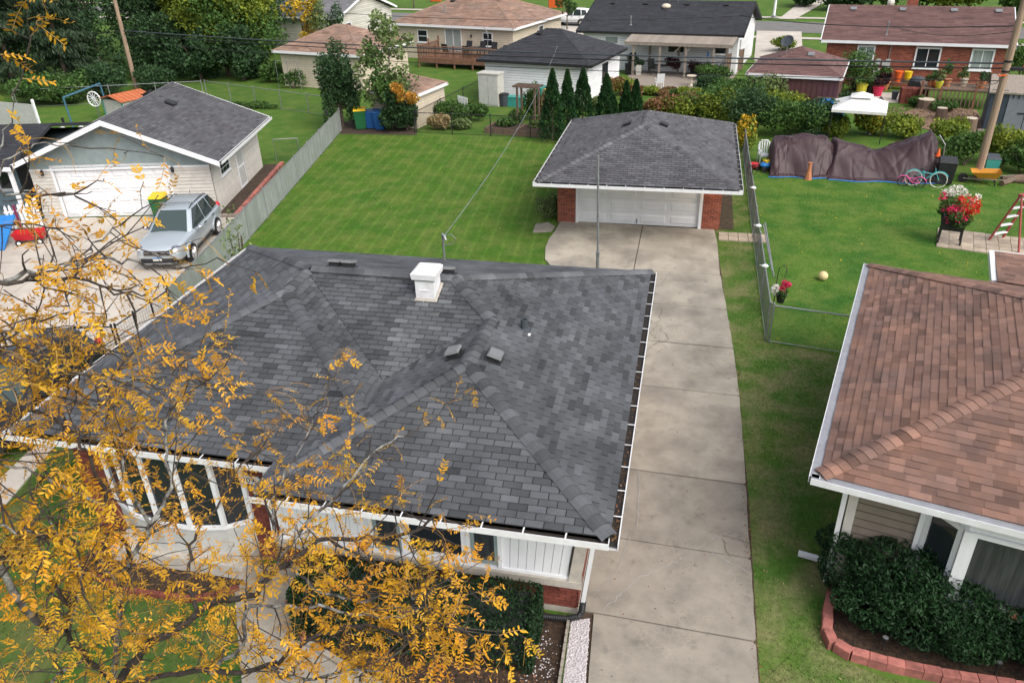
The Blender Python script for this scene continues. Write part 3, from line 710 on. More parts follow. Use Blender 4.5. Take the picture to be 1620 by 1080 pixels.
# ---------------------------------------------------------------- main house
house = wthing('bungalow', 'low red brick bungalow under a grey shingled hip roof with a white chimney', 'house', (-6.3, 14, 0))
e, s = 2.95, .34
A, B_, C_, D_ = (-11.98, 9.67, e), (-11.98, 18.7, e), (-.69, 18.7, e), (-.69, 8.9, e)
E_, F_ = (-6.59, 8.9, e), (-6.59, 9.67, e)
M1, M2 = (-7.98, 14.7, e + 4 * s), (-4.69, 14.7, e + 4 * s)
PL, QL = (-8.08, 13.57, e + 3.9 * s), (-8.08, 14.6, e + 3.9 * s)
PR, QR = (-3.64, 11.85, e + 2.95 * s), (-3.64, 13.65, e + 2.95 * s)
V_, W_ = (-5.385, 11.905, e + 1.205 * s), (-5.385, 10.875, e + 1.205 * s)
FACES = [[A, F_, W_, PL], [PL, W_, V_, QL], [QL, V_, QR, M2, M1], [E_, PR, QR, V_, W_, F_], [E_, D_, PR], [D_, C_, M2, QR, PR], [C_, B_, M1, M2], [B_, A, PL, QL, M1]]
dk = MB()
for f_ in FACES: dk.slab([(p[0], p[1], p[2] - .006) for p in f_], .10)
dk.build('roof', 'shingle_dark', house)
def washed(c): 
    k = (14.05 - c.y) / 2.15
    return 0 < k < 1 and abs(c.x + 5.14 + .2 * k) < .40 * (1 - .55 * k) + .10 * math.sin(c.y * 23) + .06 * math.sin(c.x * 31)
shingle_faces(house, FACES, 'shingle', seed=5, washed=washed, visible=lambda c: c.x > -6 and c.y < 13)
for k, (a, b) in enumerate([(D_, PR), (PR, QR), (QR, M2), (E_, PR), (W_, PL), (A, PL), (PL, QL), (M1, M2), (C_, M2), (B_, M1)]):
    ridge_caps(house, a, b, 'shingle', seed=k)
for a, b in ((V_, QR), (V_, QL)):                         # dark open valleys
    a, b = Vector(a), Vector(b); d = (b - a).normalized(); q = d.cross(Vector((0, 0, 1))) * .012; z = Vector((0, 0, .016))
    MB().poly([a - q + z, b - q + z, b + q + z, a + q + z]).build('valley', 'shingle_dark', house)
va, vb = Vector(W_), Vector(V_)
MB().add([va + Vector((-.07, -.1, .034)), va + Vector((0, -.1, .018)), va + Vector((.07, -.1, .034)), vb + Vector((-.07, 0, .034)), vb + Vector((0, 0, .018)), vb + Vector((.07, 0, .034))], [(0, 1, 4, 3), (1, 2, 5, 4)]).build('valley', 'shingle', house)
# gutters and soffit
gm, gi = MB(), MB()
for a, b, q in (((-.69, 8.78), (-.69, 18.75), (-1, 0)), ((-6.59, 8.9), (-.69, 8.9), (0, 1)), ((-12.1, 9.67), (-6.59, 9.67), (0, 1)), ((-11.98, 9.6), (-11.98, 18.75), (1, 0))):
    gutter(gm, gi, (a[0], a[1], e - .015), (b[0], b[1], e - .015), (q[0], q[1], 0))
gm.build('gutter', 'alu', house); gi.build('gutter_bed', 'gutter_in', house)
n_ = 170; yy = rng.uniform(8.95, 18.6, n_); xx = np.full(n_, -.69) + rng.uniform(.015, .11, n_)
k_ = rng.random(n_) < .6; yy2 = np.where(xx < 0, yy, yy)
Pg = np.concatenate([np.stack([xx, 8.9 + (rng.random(n_) ** 1.5) * 5.5, np.full(n_, e - .06)], 1), np.stack([rng.uniform(-11.9, -6.3, n_), rng.uniform(9.56, 9.65, n_), np.full(n_, e - .055)], 1)])
quads('gutter_leaves', leafquads(Pg, .04, up=2), 'rust_leaf', rng.normal(0, .5, len(Pg)), house, kind='stuff')
sf = MB()
sf.box(-11.95, -.72, 9.72, 18.68, e - .125, e - .11); sf.box(-6.57, -.72, 8.93, 9.718, e - .125, e - .11); sf.build('soffit', 'white', house)
# walls
FT = TR(-7.0, 9.98, .15)
wb = MB(); wall_with_holes(wb, TR(-11.3, 10.17, .0), 4.3, 2.82, .2, [(.75, 3.6, .95, 2.7)])
wb.box(-7.0, -1.3, 10.0, 10.2, .15, 2.82); wb.box(-1.5, -1.3, 10.2, 18.1, .15, 2.82); wb.box(-11.3, -11.1, 10.37, 18.1, 0, 2.82); wb.box(-11.1, -1.5, 17.9, 18.1, 0, 2.82)
wb.build('wall', 'mortar', house)
MB().box(-7.0, -1.29, 9.97, 10.22, 0, .149).box(-1.5, -1.29, 10.22, 18.1, 0, .149).build('foundation', 'limestone', house)
bricks(house, FT, 5.7, .62, nparts=60, seed=11)
bricks(house, TR(-11.3, 10.17, .02), 4.3, 2.78, holes=[(.75, 3.6, .9, 2.72)], nparts=240, seed=12)
bricks(house, TR(-1.3, 10.0, .15, rz=PI / 2), 8.0, 2.6, seed=13)
bricks(house, TR(-11.3, 18.1, .02, rz=-PI / 2), 7.9, 2.78, seed=14)
MB().box(-7.05, -1.22, 9.82, 9.999, .78, .93).build('ledge', 'limestone', house)
MB().add([(-1.45, 9.84, .93), (-1.24, 9.84, .93), (-.98, 9.84, 2.82), (-1.2, 9.84, 2.82), (-1.45, 10.0, .93), (-1.24, 10.0, .93), (-.98, 10.0, 2.82), (-1.2, 10.0, 2.82)],
         [(0, 1, 2, 3), (1, 5, 6, 2), (4, 0, 3, 7), (3, 2, 6, 7)]).build('pilaster', 'limestone', house)
# white panelled front: vertical boards, windows between
def xtilt(x, z): return x + max(0, (x + 3.0) / 1.55) * (z - .93) * .135 if x > -3 else x
def siding_run(x0, x1):
    n = max(1, round((x1 - x0) / .15))
    for i in range(n):
        a, b = x0 + (x1 - x0) * i / n + .004, x0 + (x1 - x0) * (i + 1) / n - .004
        v = [(xtilt(a, .99), 9.9, .99), (xtilt(b, .99), 9.9, .99), (xtilt(b, 2.82), 9.9, 2.82), (xtilt(a, 2.82), 9.9, 2.82)]
        MB().add(v + [(p[0], 9.93, p[2]) for p in v], [(0, 1, 2, 3), (0, 4, 5, 1), (1, 5, 6, 2), (3, 7, 4, 0)], random.uniform(-.2, .2)).build('siding_board', 'white', house)
MB().box(-6.95, -1.45, 9.93, 9.998, .93, 2.82).build('siding_backing', 'pale_grey', house)
siding_run(-6.95, -5.05); siding_run(-2.66, -1.49)
MB().box(-6.97, -1.42, 9.875, 9.928, .932, .988).build('sill_board', 'white', house)
TF = TR(0, 9.9, 0)
window(house, TF, -5.02, -4.5, 1.05, 2.6, 'grey_green', 'glass_room', 'double', sill=False)
window(house, TF, -4.42, -3.28, 1.05, 2.75, 'white', 'glass', None, fw=.09, sill=False)
window(house, TF, -3.2, -2.7, 1.05, 2.6, 'grey_green', 'glass_room', 'double', sill=False)
for x in (-5.06, -4.46, -3.24, -2.67): MB().box(x - .035, x + .035, 9.85, 9.93, .99, 2.8).build('mullion', 'white', house)
# bow window on the left wing
BW = [(-10.62, 10.15), (-10.05, 9.86), (-9.4, 9.73), (-8.72, 9.73), (-8.08, 9.86), (-7.66, 10.15)]
bw = MB().prism([(p[0], p[1] - .04) for p in BW], 1.0, 1.09).prism(BW, 2.62, 2.8)
for p in BW: bw.cbox(p[0], p[1], 1.86, .09, .09, 1.53)
bow = bw.build('bow_window', 'white', house)
for p, q in zip(BW, BW[1:]):
    MB().add([(p[0], p[1], 1.09), (q[0], q[1], 1.09), (q[0], q[1], 2.62), (p[0], p[1], 2.62), (p[0], p[1] + .02, 1.09), (q[0], q[1] + .02, 1.09), (q[0], q[1] + .02, 2.62), (p[0], p[1] + .02, 2.62)], [(0, 1, 2, 3), (5, 4, 7, 6)]).build('pane', 'glass', bow)
MB().prism(BW, .35, .996).build('skirt', 'pale_grey', bow)
MB().box(-10.6, -7.7, 9.55, 10.15, 0, .345).build('front_ledge', 'limestone', house)
# house number plate
pl = MB().cbox(-7.52, 10.13, 2.06, .42, .03, .17).cbox(-7.52, 10.128, 2.06, .48, .024, .10).build('number_plate', 'white', house, label='white house number plate reading 709 on dark brick')
def lettering(txt, name, mat, parent, T, size):
    cu = bpy.data.curves.new(name, 'FONT'); cu.body = txt; cu.size = size; cu.extrude = .004; cu.align_x = 'CENTER'; cu.align_y = 'CENTER'
    o = bpy.data.objects.new(name, cu); COL.objects.link(o); dg = bpy.context.evaluated_depsgraph_get()
    me = bpy.data.meshes.new_from_object(o.evaluated_get(dg)); bpy.data.objects.remove(o); me.name = name
    me.materials.clear(); me.materials.append(X[mat]); p = link(name, me, parent); p.matrix_basis = T; return p
lettering('709', 'digits', 'black_metal', pl, TR(-7.52, 10.11, 2.055, rx=PI / 2), .17)
# downspout and black corrugated extension
MB().bar((-.93, 9.75, 2.75), (-1.2, 9.93, .32), .075, .06).build('downspout', 'white', house)
MB().bar((-6.64, 9.62, 2.86), (-6.98, 9.9, 2.5), .07).bar((-6.98, 9.9, 2.5), (-7.05, 9.86, 1.0), .07).build('downspout', 'white', house)
ex = MB(); pts = [(-1.19, 9.9, .4), (-1.2, 9.86, .22), (-1.25, 9.8, .14), (-1.45, 9.74, .11), (-2.3, 9.7, .09)]
P = []
for a, b in zip(pts, pts[1:]):
    a, b = Vector(a), Vector(b); n = max(1, int((b - a).length / .016))
    P += [a + (b - a) * i / n for i in range(n)]
ex.tube(P, [.052 if i % 2 else .062 for i in range(len(P))], 10)
tag(ex.build('drain_pipe', 'dark'), 'black corrugated drain pipe running from the white downspout under the hedge', 'pipe')
# chimney
ch = MB().box(-5.34, -4.93, 14.0, 14.45, 3.9, 4.54).build('chimney', 'chimney_paint', house)
x0, x1, y0, y1 = -5.39, -4.88, 13.95, 14.5
MB().add([(x0, y0, 4.56), (x1, y0, 4.56), (x1, y1, 4.56), (x0, y1, 4.56), (x0 - .015, y0 - .015, 4.69), (x1 + .015, y0 - .015, 4.69), (x1 + .015, y1 + .015, 4.69), (x0 - .015, y1 + .015, 4.69), (x0 + .05, y0 + .05, 4.74), (x1 - .05, y0 + .05, 4.74), (x1 - .05, y1 - .05, 4.74), (x0 + .05, y1 - .05, 4.74)],
         [(3, 2, 1, 0), (0, 1, 5, 4), (1, 2, 6, 5), (2, 3, 7, 6), (3, 0, 4, 7), (4, 5, 9, 8), (5, 6, 10, 9), (6, 7, 11, 10), (7, 4, 8, 11), (8, 9, 10, 11)]).build('cap', 'alu', ch)
MB().box(-5.37, -4.9, 13.97, 14.48, 4.535, 4.558).build('cap_seam', 'dark', ch)
MB().box(-5.24, -5.04, 13.985, 13.999, 4.3, 4.315).build('bracket', 'alu', ch)
MB().add([(-5.39, 13.95, 4.04), (-4.88, 13.95, 4.04), (-4.88, 14.52, 4.25), (-5.39, 14.52, 4.25), (-5.35, 13.99, 4.13), (-4.92, 13.99, 4.13), (-4.92, 14.46, 4.3), (-5.35, 14.46, 4.3)], [(0, 1, 5, 4), (1, 2, 6, 5), (2, 3, 7, 6), (3, 0, 4, 7)]).build('flashing', 'limestone', ch)
# roof vents
def vent(x, y, z, yaw, tilt, mat='dark', sz=.29):
    T = TR(x, y, z) @ Matrix.Rotation(yaw, 4, 'Z') @ Matrix.Rotation(tilt, 4, 'X')
    b = sz / 2
    v = MB().box(-b * 1.15, b * 1.15, -b * 1.15, b * 1.2, 0.0, .016, 0, T).box(-b * .8, b * .8, -b * .8, b * .8, .016, .10, 0, T).build('roof_vent', 'black_metal', house)
    MB().add([(-b, -b, .10), (b, -b, .10), (b, b, .10), (-b, b, .10), (-b * .85, -b * .85, .15), (b * .85, -b * .85, .15), (b * .85, b * .85, .15), (-b * .85, b * .85, .15)],
             [(0, 1, 5, 4), (1, 2, 6, 5), (2, 3, 7, 6), (3, 0, 4, 7), (4, 5, 6, 7), (3, 2, 1, 0)], 0, T).build('hood', mat, v)
X['vent'] = M('black_vent_enamel', (0.16, 0.165, 0.17), rough=.35, spec=.6)  # hoods of black vents coloured grey to carry the sky's reflection
sa = math.atan(s)
vent(-4.02, 12.3, e + s * (6.59 - 4.02) + .012, -PI / 2, sa, 'vent'); vent(-3.26, 12.3, e + s * (3.26 - .69) + .012, PI / 2, sa, 'vent')
for x in (-7.75, -7.42, -5.05): vent(x, 15.35, e + s * (18.7 - 15.35) + .015, PI, sa, 'vent')
pp = MB().lathe([(.13, 0), (.13, .02), (.075, .05), (.07, .24), (.055, .24), (.055, .06)], 12, (-2.98, 13.75, e + s * 2.29 - .02)).build('vent_pipe', 'flash_grey', house)
MB().cbox(-2.86, 13.57, e + s * 2.17 + .012, .09, .09, .012).build('flashing', 'alu', pp)
# service mast on the back slope
sm = MB().tube([(-6.1, 18.35, 2.9), (-6.1, 18.35, 3.75)], .03, 8).tube([(-6.1, 18.35, 3.75), (-6.08, 18.3, 3.83), (-6.02, 18.25, 3.8), (-5.98, 18.22, 3.7)], .035, 8)
sm.tube([(-6.05, 18.3, 3.78), (-5.85, 18.3, 3.85), (-5.75, 18.35, 3.7), (-5.85, 18.4, 3.55), (-6.05, 18.36, 3.5)], .012, 5).build('service_mast', 'steel', house)
tag(MB().tube([(-2.16, 19.6, 0), (-2.17, 19.6, 3.0)], .042, 8).tube([(-2.17, 19.6, 3.0), (-2.23, 19.6, 5.65)], .03, 8).cbox(-2.17, 19.6, 3.0, .1, .1, .1).build('antenna_mast', 'steel'),
    'thin grey metal mast standing behind the grey roofed bungalow', 'mast')

# ---------------------------------------------------------------- generic small house / garage in its own frame
def hip_faces(w, d, e, s, y0=0.0, x0=0.0):
    h = min(w, d) / 2; z = e + s * h
    a, b, c, dd = (x0, y0, e), (x0 + w, y0, e), (x0 + w, y0 + d, e), (x0, y0 + d, e)
    if w >= d: p, q = (x0 + h, y0 + h, z), (x0 + w - h, y0 + h, z); F = [[a, b, q, p], [b, c, q], [c, dd, p, q], [dd, a, p]]
    else: p, q = (x0 + h, y0 + h, z), (x0 + h, y0 + d - h, z); F = [[a, b, p], [b, c, q, p], [c, dd, q], [dd, a, p, q]]
    return F, p, q
def corners(w, d, e): return (0, 0, e), (w, 0, e), (w, d, e), (0, d, e)
def roof_slabs(parent, F, mat, th=.12):
    m = MB()
    for f in F: m.slab(f, th, random.uniform(-.1, .1))
    return m.build('roof', mat, parent)
def course_rows(parent, F, mat, exp=0.16, seed=1):
    """far roofs: shingle rows as thin stepped strips, one part"""
    m = MB(); rs = random.Random(seed)
    for poly in F:
        P = [Vector(p) for p in poly]; n = (P[1] - P[0]).cross(P[2] - P[0]).normalized(); n = n if n.z > 0 else -n
        a = Vector((0, 0, 1)).cross(n).normalized(); b = n.cross(a); o = min(P, key=lambda p: p.z)
        Q = [((p - o).dot(a), (p - o).dot(b)) for p in P]
        Fm = Matrix(((a.x, b.x, n.x, o.x), (a.y, b.y, n.y, o.y), (a.z, b.z, n.z, o.z), (0, 0, 0, 1)))
        x0, x1 = min(q[0] for q in Q), max(q[0] for q in Q)
        for r in range(int(max(q[1] for q in Q) / exp) + 1):
            x = x0 - rs.uniform(0, 1)
            while x < x1:
                wd = rs.uniform(.35, 1.0)
                C = clip_rect(Q, x, x + wd, r * exp, (r + 1) * exp)
                if len(C) >= 3 and area2(C) > .004:
                    k = len(C); top = [(q[0], q[1], .002 + .016 * (1 - (q[1] / exp - r))) for q in C]
                    m.add(top + [(q[0], q[1], -.004) for q in C], [tuple(range(k))] + [(i, k + i, k + (i + 1) % k, (i + 1) % k) for i in range(k)], rs.gauss(0, .4), Fm)
                x += wd
    m.build('shingle_courses', mat, parent, kind='stuff')
def trim(parent, w, d, e, mat='white', name='fascia', h=.16, sides='frbl', t=.03):
    B = {'f': (0, w, -t, -.002), 'b': (0, w, d + .002, d + t), 'l': (-t, -.002, 0, d), 'r': (w + .002, w + t, 0, d)}
    for k in sides: q = B[k]; MB().box(q[0], q[1], q[2], q[3], e - h, e + .015).build(name, mat, parent)
def walls4(parent, x0, x1, y0, y1, h, mat, z0=0.0, name='wall'):
    MB().box(x0, x1, y0, y1, z0, h).build(name, mat, parent)
def panel_door(parent, T, w, h, rows, cols, mat='white', name='garage_door'):
    hs_ = h / rows
    dr = MB().box(0, w, 0, .04, 0, h, 0, T).build(name, 'pale_grey', parent)
    me = None
    for r in range(rows):
        MB().box(0, w, -.012, -.001, r * hs_ + .006, (r + 1) * hs_ - .006, random.uniform(-.1, .1), T).build('door_section', mat, dr)
        for c in range(cols):
            if me is None:
                a, b = w / cols * .84, hs_ * .62
                me = MB().add([(0, -.012, 0), (a, -.012, 0), (a, -.012, b), (0, -.012, b), (.05, -.034, .05), (a - .05, -.034, .05), (a - .05, -.034, b - .05), (.05, -.034, b - .05)],
                              [(0, 1, 5, 4), (1, 2, 6, 5), (2, 3, 7, 6), (3, 0, 4, 7), (4, 5, 6, 7)]).mesh('door_panel', mat)
            o = link('door_panel', me, dr); o.matrix_basis = T @ Matrix.Translation((w / cols * (c + .08), 0, hs_ * (r + .19)))
    return dr

# ---------------------------------------------------------------- detached garage at the end of the driveway
GX, GY = -5.31, 27.0
gar = wthing('detached_garage', 'small brick garage with a grey hip roof at the end of the driveway', 'garage', (-1.8, 32, 0))
ge = 2.45
GF, gp_, gq_ = hip_faces(7.12, 9.3, ge, .36, 27.15, -5.3)
m = MB()
for f in GF: m.slab([(p[0], p[1], p[2] - .006) for p in f], .1)
m.build('roof', 'shingle_dark', gar)
shingle_faces(gar, GF, 'shingle_old', seed=21, exp=.13, visible=lambda c: c.y < 31)
for k, (a, b) in enumerate((((-5.3, 27.15, ge), gp_), ((1.82, 27.15, ge), gp_), (gp_, gq_), ((1.82, 36.45, ge), gq_), ((-5.3, 36.45, ge), gq_))):
    ridge_caps(gar, a, b, 'shingle_old', seed=30 + k, L=.22, rise=.05)
gm, gi = MB(), MB()
gutter(gm, gi, (-5.42, 27.15, ge - .01), (1.94, 27.15, ge - .01), (0, 1, 0)); gutter(gm, gi, (1.82, 27.15, ge - .01), (1.82, 36.5, ge - .01), (-1, 0, 0)); gutter(gm, gi, (-5.3, 27.15, ge - .01), (-5.3, 36.5, ge - .01), (1, 0, 0))
gm.build('gutter', 'alu', gar); gi.build('gutter_bed', 'gutter_in', gar)
MB().box(-5.27, 1.79, 27.18, 36.42, ge - .125, ge - .11).build('soffit', 'white', gar)
wm = MB(); wall_with_holes(wm, TR(-4.93, 29.6), 6.3, 2.33, .2, [(.72, 5.62, 0, 2.2)]); wm.box(-4.93, -4.73, 29.8, 35.9, 0, 2.33).box(1.17, 1.37, 29.8, 35.9, 0, 2.33).box(-4.73, 1.17, 35.7, 35.9, 0, 2.33); wm.build('wall', 'mortar', gar)
bricks(gar, TR(-4.93, 29.6, .03), 6.3, 2.3, holes=[(.70, 5.64, 0, 2.3)], mat='brick_bright', nparts=160, seed=41)
bricks(gar, TR(1.37, 29.6, .03, rz=PI / 2), 6.3, 2.3, mat='brick_bright', seed=42)
MB().box(-4.2, -4.1, 29.57, 29.79, .03, 2.3).box(.58, .69, 29.57, 29.79, .03, 2.3).box(-4.099, .579, 29.57, 29.79, 2.13, 2.3).build('door_frame', 'white', gar)
gd = panel_door(gar, TR(-4.1, 29.72, .04), 4.68, 2.09, 4, 4)
MB().box(-1.8, -1.76, 29.66, 29.705, .1, .28).build('handle', 'steel', gd)
lp = MB().lathe([(.07, 0), (.05, .07), (.02, .09)], 10, (.98, 29.4, 2.0)).cbox(.98, 29.47, 2.06, .05, .14, .05).build('porch_lamp', 'black_metal', gar)
MB().ball((.98, 29.4, 1.97), .06, n=10).build('bulb', 'lamp', lp)
pt = bpy.data.lights.new('porch_bulb', 'POINT'); pt.energy = 6; pt.color = (1, .6, .3); pt.shadow_soft_size = .06
po = bpy.data.objects.new('porch_bulb', pt); COL.objects.link(po); po.location = (.98, 29.33, 1.88); po.parent = gar; po.matrix_parent_inverse = WORLD[gar.name]
def vent_on(parent, x, y, z, yaw, tilt, sz=.34, mat='black_metal'):
    T = TR(x, y, z) @ Matrix.Rotation(yaw, 4, 'Z') @ Matrix.Rotation(tilt, 4, 'X'); b = sz / 2
    return MB().box(-b * .8, b * .8, -b * .8, b * .8, -.02, .06, 0, T).box(-b, b, -b, b, .061, .11, 0, T).build('roof_vent', mat, parent)
vent_on(gar, -2.45, 31.6, ge + .36 * 2.85, -PI / 2, .35); vent_on(gar, -1.05, 31.6, ge + .36 * 2.87, PI / 2, .35)
# stepping stones right of the garage, slab left of it
pv = wthing('paver_strip', 'short strip of concrete pavers beside the brick garage', 'path', (2.0, 29.0, 0)); pv['kind'] = 'structure'; del pv['label'], pv['category']
for i in range(5):
    for j in range(2): MB().cbox(1.55 + i * .36, 28.75 + j * .42, .02, .34, .40, .05, random.uniform(-.5, .5)).build('paver', 'paver', pv)
tag(MB().prism([(-5.7, 28.3), (-5.0, 28.5), (-4.93, 29.0), (-5.3, 29.45), (-5.75, 29.2)], .0, .055).build('stepping_slab', 'concrete_dark'), 'small grey slab set in the lawn left of the garage', 'slab')

# ---------------------------------------------------------------- left neighbour's gabled garage (own frame: x along the front, y back)
LG = thing('gabled_garage', 'white sided double garage with grey gable roof left of the back lawn', 'garage', (-18.68 - 8.7 * .976, 28.06 - 8.7 * .216, 0), R(12.5))
lw, ld, le, ls = 8.7, 7.7, 2.45, .41
lz = le + ls * lw / 2
LF = [[(lw, 0, le), (lw, ld, le), (lw / 2, ld, lz), (lw / 2, 0, lz)], [(0, ld, le), (0, 0, le), (lw / 2, 0, lz), (lw / 2, ld, lz)]]
m = MB()
for f in LF: m.slab([(p[0], p[1], p[2] - .006) for p in f], .12)
m.build('roof', 'shingle_dark', LG)
shingle_faces(LG, LF, 'shingle_old', seed=51, exp=.14, tab=.31, visible=lambda c: c.x > 5)
MB().add([(lw / 2 - .1, 0, lz - .01), (lw / 2, 0, lz + .03), (lw / 2 + .1, 0, lz - .01), (lw / 2 - .1, ld, lz - .01), (lw / 2, ld, lz + .03), (lw / 2 + .1, ld, lz - .01)], [(0, 1, 4, 3), (1, 2, 5, 4)]).build('ridge_strip', 'shingle_old', LG)
for a, b in (((lw / 2, lz), (lw + .05, le)), ((lw / 2, lz), (-.05, le))):
    for y, nm in ((-.035, 'rake_board'), (ld + .005, 'rake_board')):
        x0, x1 = a[0], b[0]
        MB().add([(x0, y, a[1] + .01), (x1, y, b[1] + .01), (x1, y, b[1] - .2), (x0, y, a[1] - .2), (x0, y + .03, a[1] + .01), (x1, y + .03, b[1] + .01), (x1, y + .03, b[1] - .2), (x0, y + .03, a[1] - .2)],
                 [(0, 3, 2, 1), (4, 5, 6, 7), (0, 1, 5, 4), (3, 7, 6, 2), (1, 2, 6, 5)]).build(nm, 'white', LG)
gm, gi = MB(), MB(); gutter(gm, gi, (lw + .005, 0, le), (lw + .005, ld, le), (-1, 0, 0)); gm.build('gutter', 'alu', LG); gi.build('gutter_bed', 'gutter_in', LG)
wx0, wx1, wy0, wy1 = .5, lw - .65, .65, ld - .35
WM = MB(); wall_with_holes(WM, TR(wx0, wy0), wx1 - wx0, le - .05, .15, [(1.0, 5.7, 0, 2.2)])
WM.box(wx0, wx0 + .15, wy0 + .15, wy1, 0, le - .05).box(wx1 - .15, wx1, wy0 + .15, wy1, 0, le - .05).box(wx0 + .15, wx1 - .15, wy1 - .15, wy1, 0, le - .05)
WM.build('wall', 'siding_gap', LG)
sd = MB(); lap_siding(sd, TR(wx0, wy0), wx1 - wx0, le - .3, [(.9, 5.8, 0, 2.25)], exp=.15, d=.032)
lap_siding(sd, TR(wx1, wy0, rz=PI / 2), wy1 - wy0, le - .05, [(3.1, 4.2, 0, 2.15), (1.0, 2.3, 1.3, 1.9)], exp=.15, d=.032)
sd.build('lap_siding', 'siding_beige', LG, kind='stuff')
gb = MB(); gx0, gx1 = wx0, wx1
gb.add([(gx0, wy0 - .03, le - .29), (gx1, wy0 - .03, le - .29), (gx1, wy0 - .03, le + .1), (lw / 2, wy0 - .03, lz - .12), (gx0, wy0 - .03, le + .1), (gx0, wy0 + .1, le - .29), (gx1, wy0 + .1, le - .29), (gx1, wy0 + .1, le + .1), (lw / 2, wy0 + .1, lz - .12), (gx0, wy0 + .1, le + .1)],
       [(0, 1, 2, 3, 4), (9, 8, 7, 6, 5), (0, 5, 6, 1)]).build('gable_panel', 'grey_green', LG)
for k in range(13):
    x = gx0 + .4 + k * .57; hh = min(x - gx0, gx1 - x) * ls
    MB().box(x - .006, x + .006, wy0 - .036, wy0 - .031, le - .28, le + .06 + hh).build('gable_batten', 'blue_grey', LG)
MB().box(gx0 - .02, gx1 + .02, wy0 - .07, wy0 - .031, le - .36, le - .28).build('band_board', 'white', LG)
MB().box(wx0 + .88, wx0 + 1.0, wy0 - .03, wy0 + .1, 0, 2.2).box(wx0 + 5.7, wx0 + 5.82, wy0 - .03, wy0 + .1, 0, 2.2).box(wx0 + .88, wx0 + 5.82, wy0 - .03, wy0 + .1, 2.202, 2.3).build('door_frame', 'white', LG)
panel_door(LG, TR(wx0 + 1.0, wy0 + .07, .02), 4.7, 2.18, 4, 8)
RT = TR(wx1, wy0, rz=PI / 2)
window(LG, RT, 1.02, 2.28, 1.32, 1.88, 'white', 'glass', 'grid', fw=.06)
dd_ = MB().box(3.15, 4.15, -.03, .05, .03, 2.1, 0, RT).build('side_door', 'white', LG)
MB().box(3.25, 4.05, -.036, -.031, .2, 1.0, 0, RT).box(3.25, 4.05, -.036, -.031, 1.1, 1.95, 0, RT).build('door_inset', 'pale_grey', dd_)
def lantern(parent, T):
    l = MB().cbox(0, -.02, .12, .1, .04, .2, 0, T).bar((0, -.04, .2), (0, -.16, .22), .025).lathe([(.03, .0), (.06, .02), (.075, .16), (.09, .17), (.02, .25)], 8, (0, -.16, -.03)).build('wall_lantern', 'black_metal', parent); l.matrix_basis = T; return l
for x in (wx0 + .6, wx0 + 6.05): lantern(LG, TR(x, wy0 - .02, 1.95))
vent_on(LG, lw / 2 + 1.0, 4.6, lz - 1.0 * ls + .02, PI / 2, math.atan(ls), .45); vent_on(LG, lw / 2 - .3, 5.4, lz - .3 * ls + .03, -PI / 2, math.atan(ls), .4)
# brick-edged bed along its right wall
bed = thing('garden_bed', 'narrow soil bed edged with red bricks along the white garage', 'garden bed', (LG.location.x, LG.location.y, 0), R(12.5))
MB().box(wx1 + .02, wx1 + .75, wy0 - .3, wy1 + .4, 0, .07).build('soil', 'soil', bed)
yy_ = wy0 - .35
while yy_ < wy1 + .4: MB().box(wx1 + .76, wx1 + .96, yy_, yy_ + .38, 0, .15, random.uniform(-.6, .6)).build('edging_brick', 'block_red', bed); yy_ += .4
for k in range(4): MB().box(wx1 + .0 + k * .24, wx1 + .22 + k * .24, wy0 - .56, wy0 - .36, 0, .14, random.uniform(-.6, .6)).build('edging_brick', 'wood_grey', bed)
# breezeway / porch and house at the far left
PH = thing('neighbour_house', 'grey sided house with a blue porch at the left edge', 'house', (LG.location.x, LG.location.y, 0), R(12.5))
HF = [[(-9, -.2, 2.5), (.3, -.2, 2.5), (.3, 3.6, 3.35), (-9, 3.6, 3.35)], [(.3, 7.4, 2.5), (-9, 7.4, 2.5), (-9, 3.6, 3.35), (.3, 3.6, 3.35)]]
roof_slabs(PH, HF, 'shingle_black'); course_rows(PH, HF, 'shingle_black', seed=3)
MB().box(-9, .3, -.24, -.202, 2.36, 2.52).build('fascia', 'white', PH)
walls4(PH, -8.8, .3, 2.0, 7.0, 2.38, 'blue_grey')
MB().box(-8.8, .35, -.1, 1.99, 0, .16).build('porch_floor', 'blue_grey', PH)
for x in (-3.2, -1.4, .1): MB().cbox(x, .0, 1.26, .13, .13, 2.2).build('porch_post', 'white', PH)
for x in (-2.9, -1.9, -.8): window(PH, TR(0, 2.0), x, x + .8, .9, 2.2, 'white', 'glass', None)
MB().box(-.9, -.1, 1.96, 1.995, .16, 2.2).build('door', 'dark', PH)
pf = thing('picket_panel', 'short white picket fence panel at the end of the blue porch', 'fence', (-26.75, 25.73), R(35))
for i in range(7): MB().prism([(-.05, 0), (.05, 0), (.05, .95), (0, 1.05), (-.05, .95)], -.012, .012, 0, TR(-.5 + i * .16, 0, .05, rx=PI / 2)).build('picket', 'white', pf)
MB().box(-.6, .55, .014, .05, .25, .33).build('rail', 'white', pf); MB().box(-.6, .55, .014, .05, .75, .83).build('rail', 'white', pf)
MB().box(.56, .67, -.05, .06, 0, 1.15).lathe([(.07, 0), (.09, .05), (.02, .14)], 8, (.615, 0, 1.15)).build('post', 'white', pf)
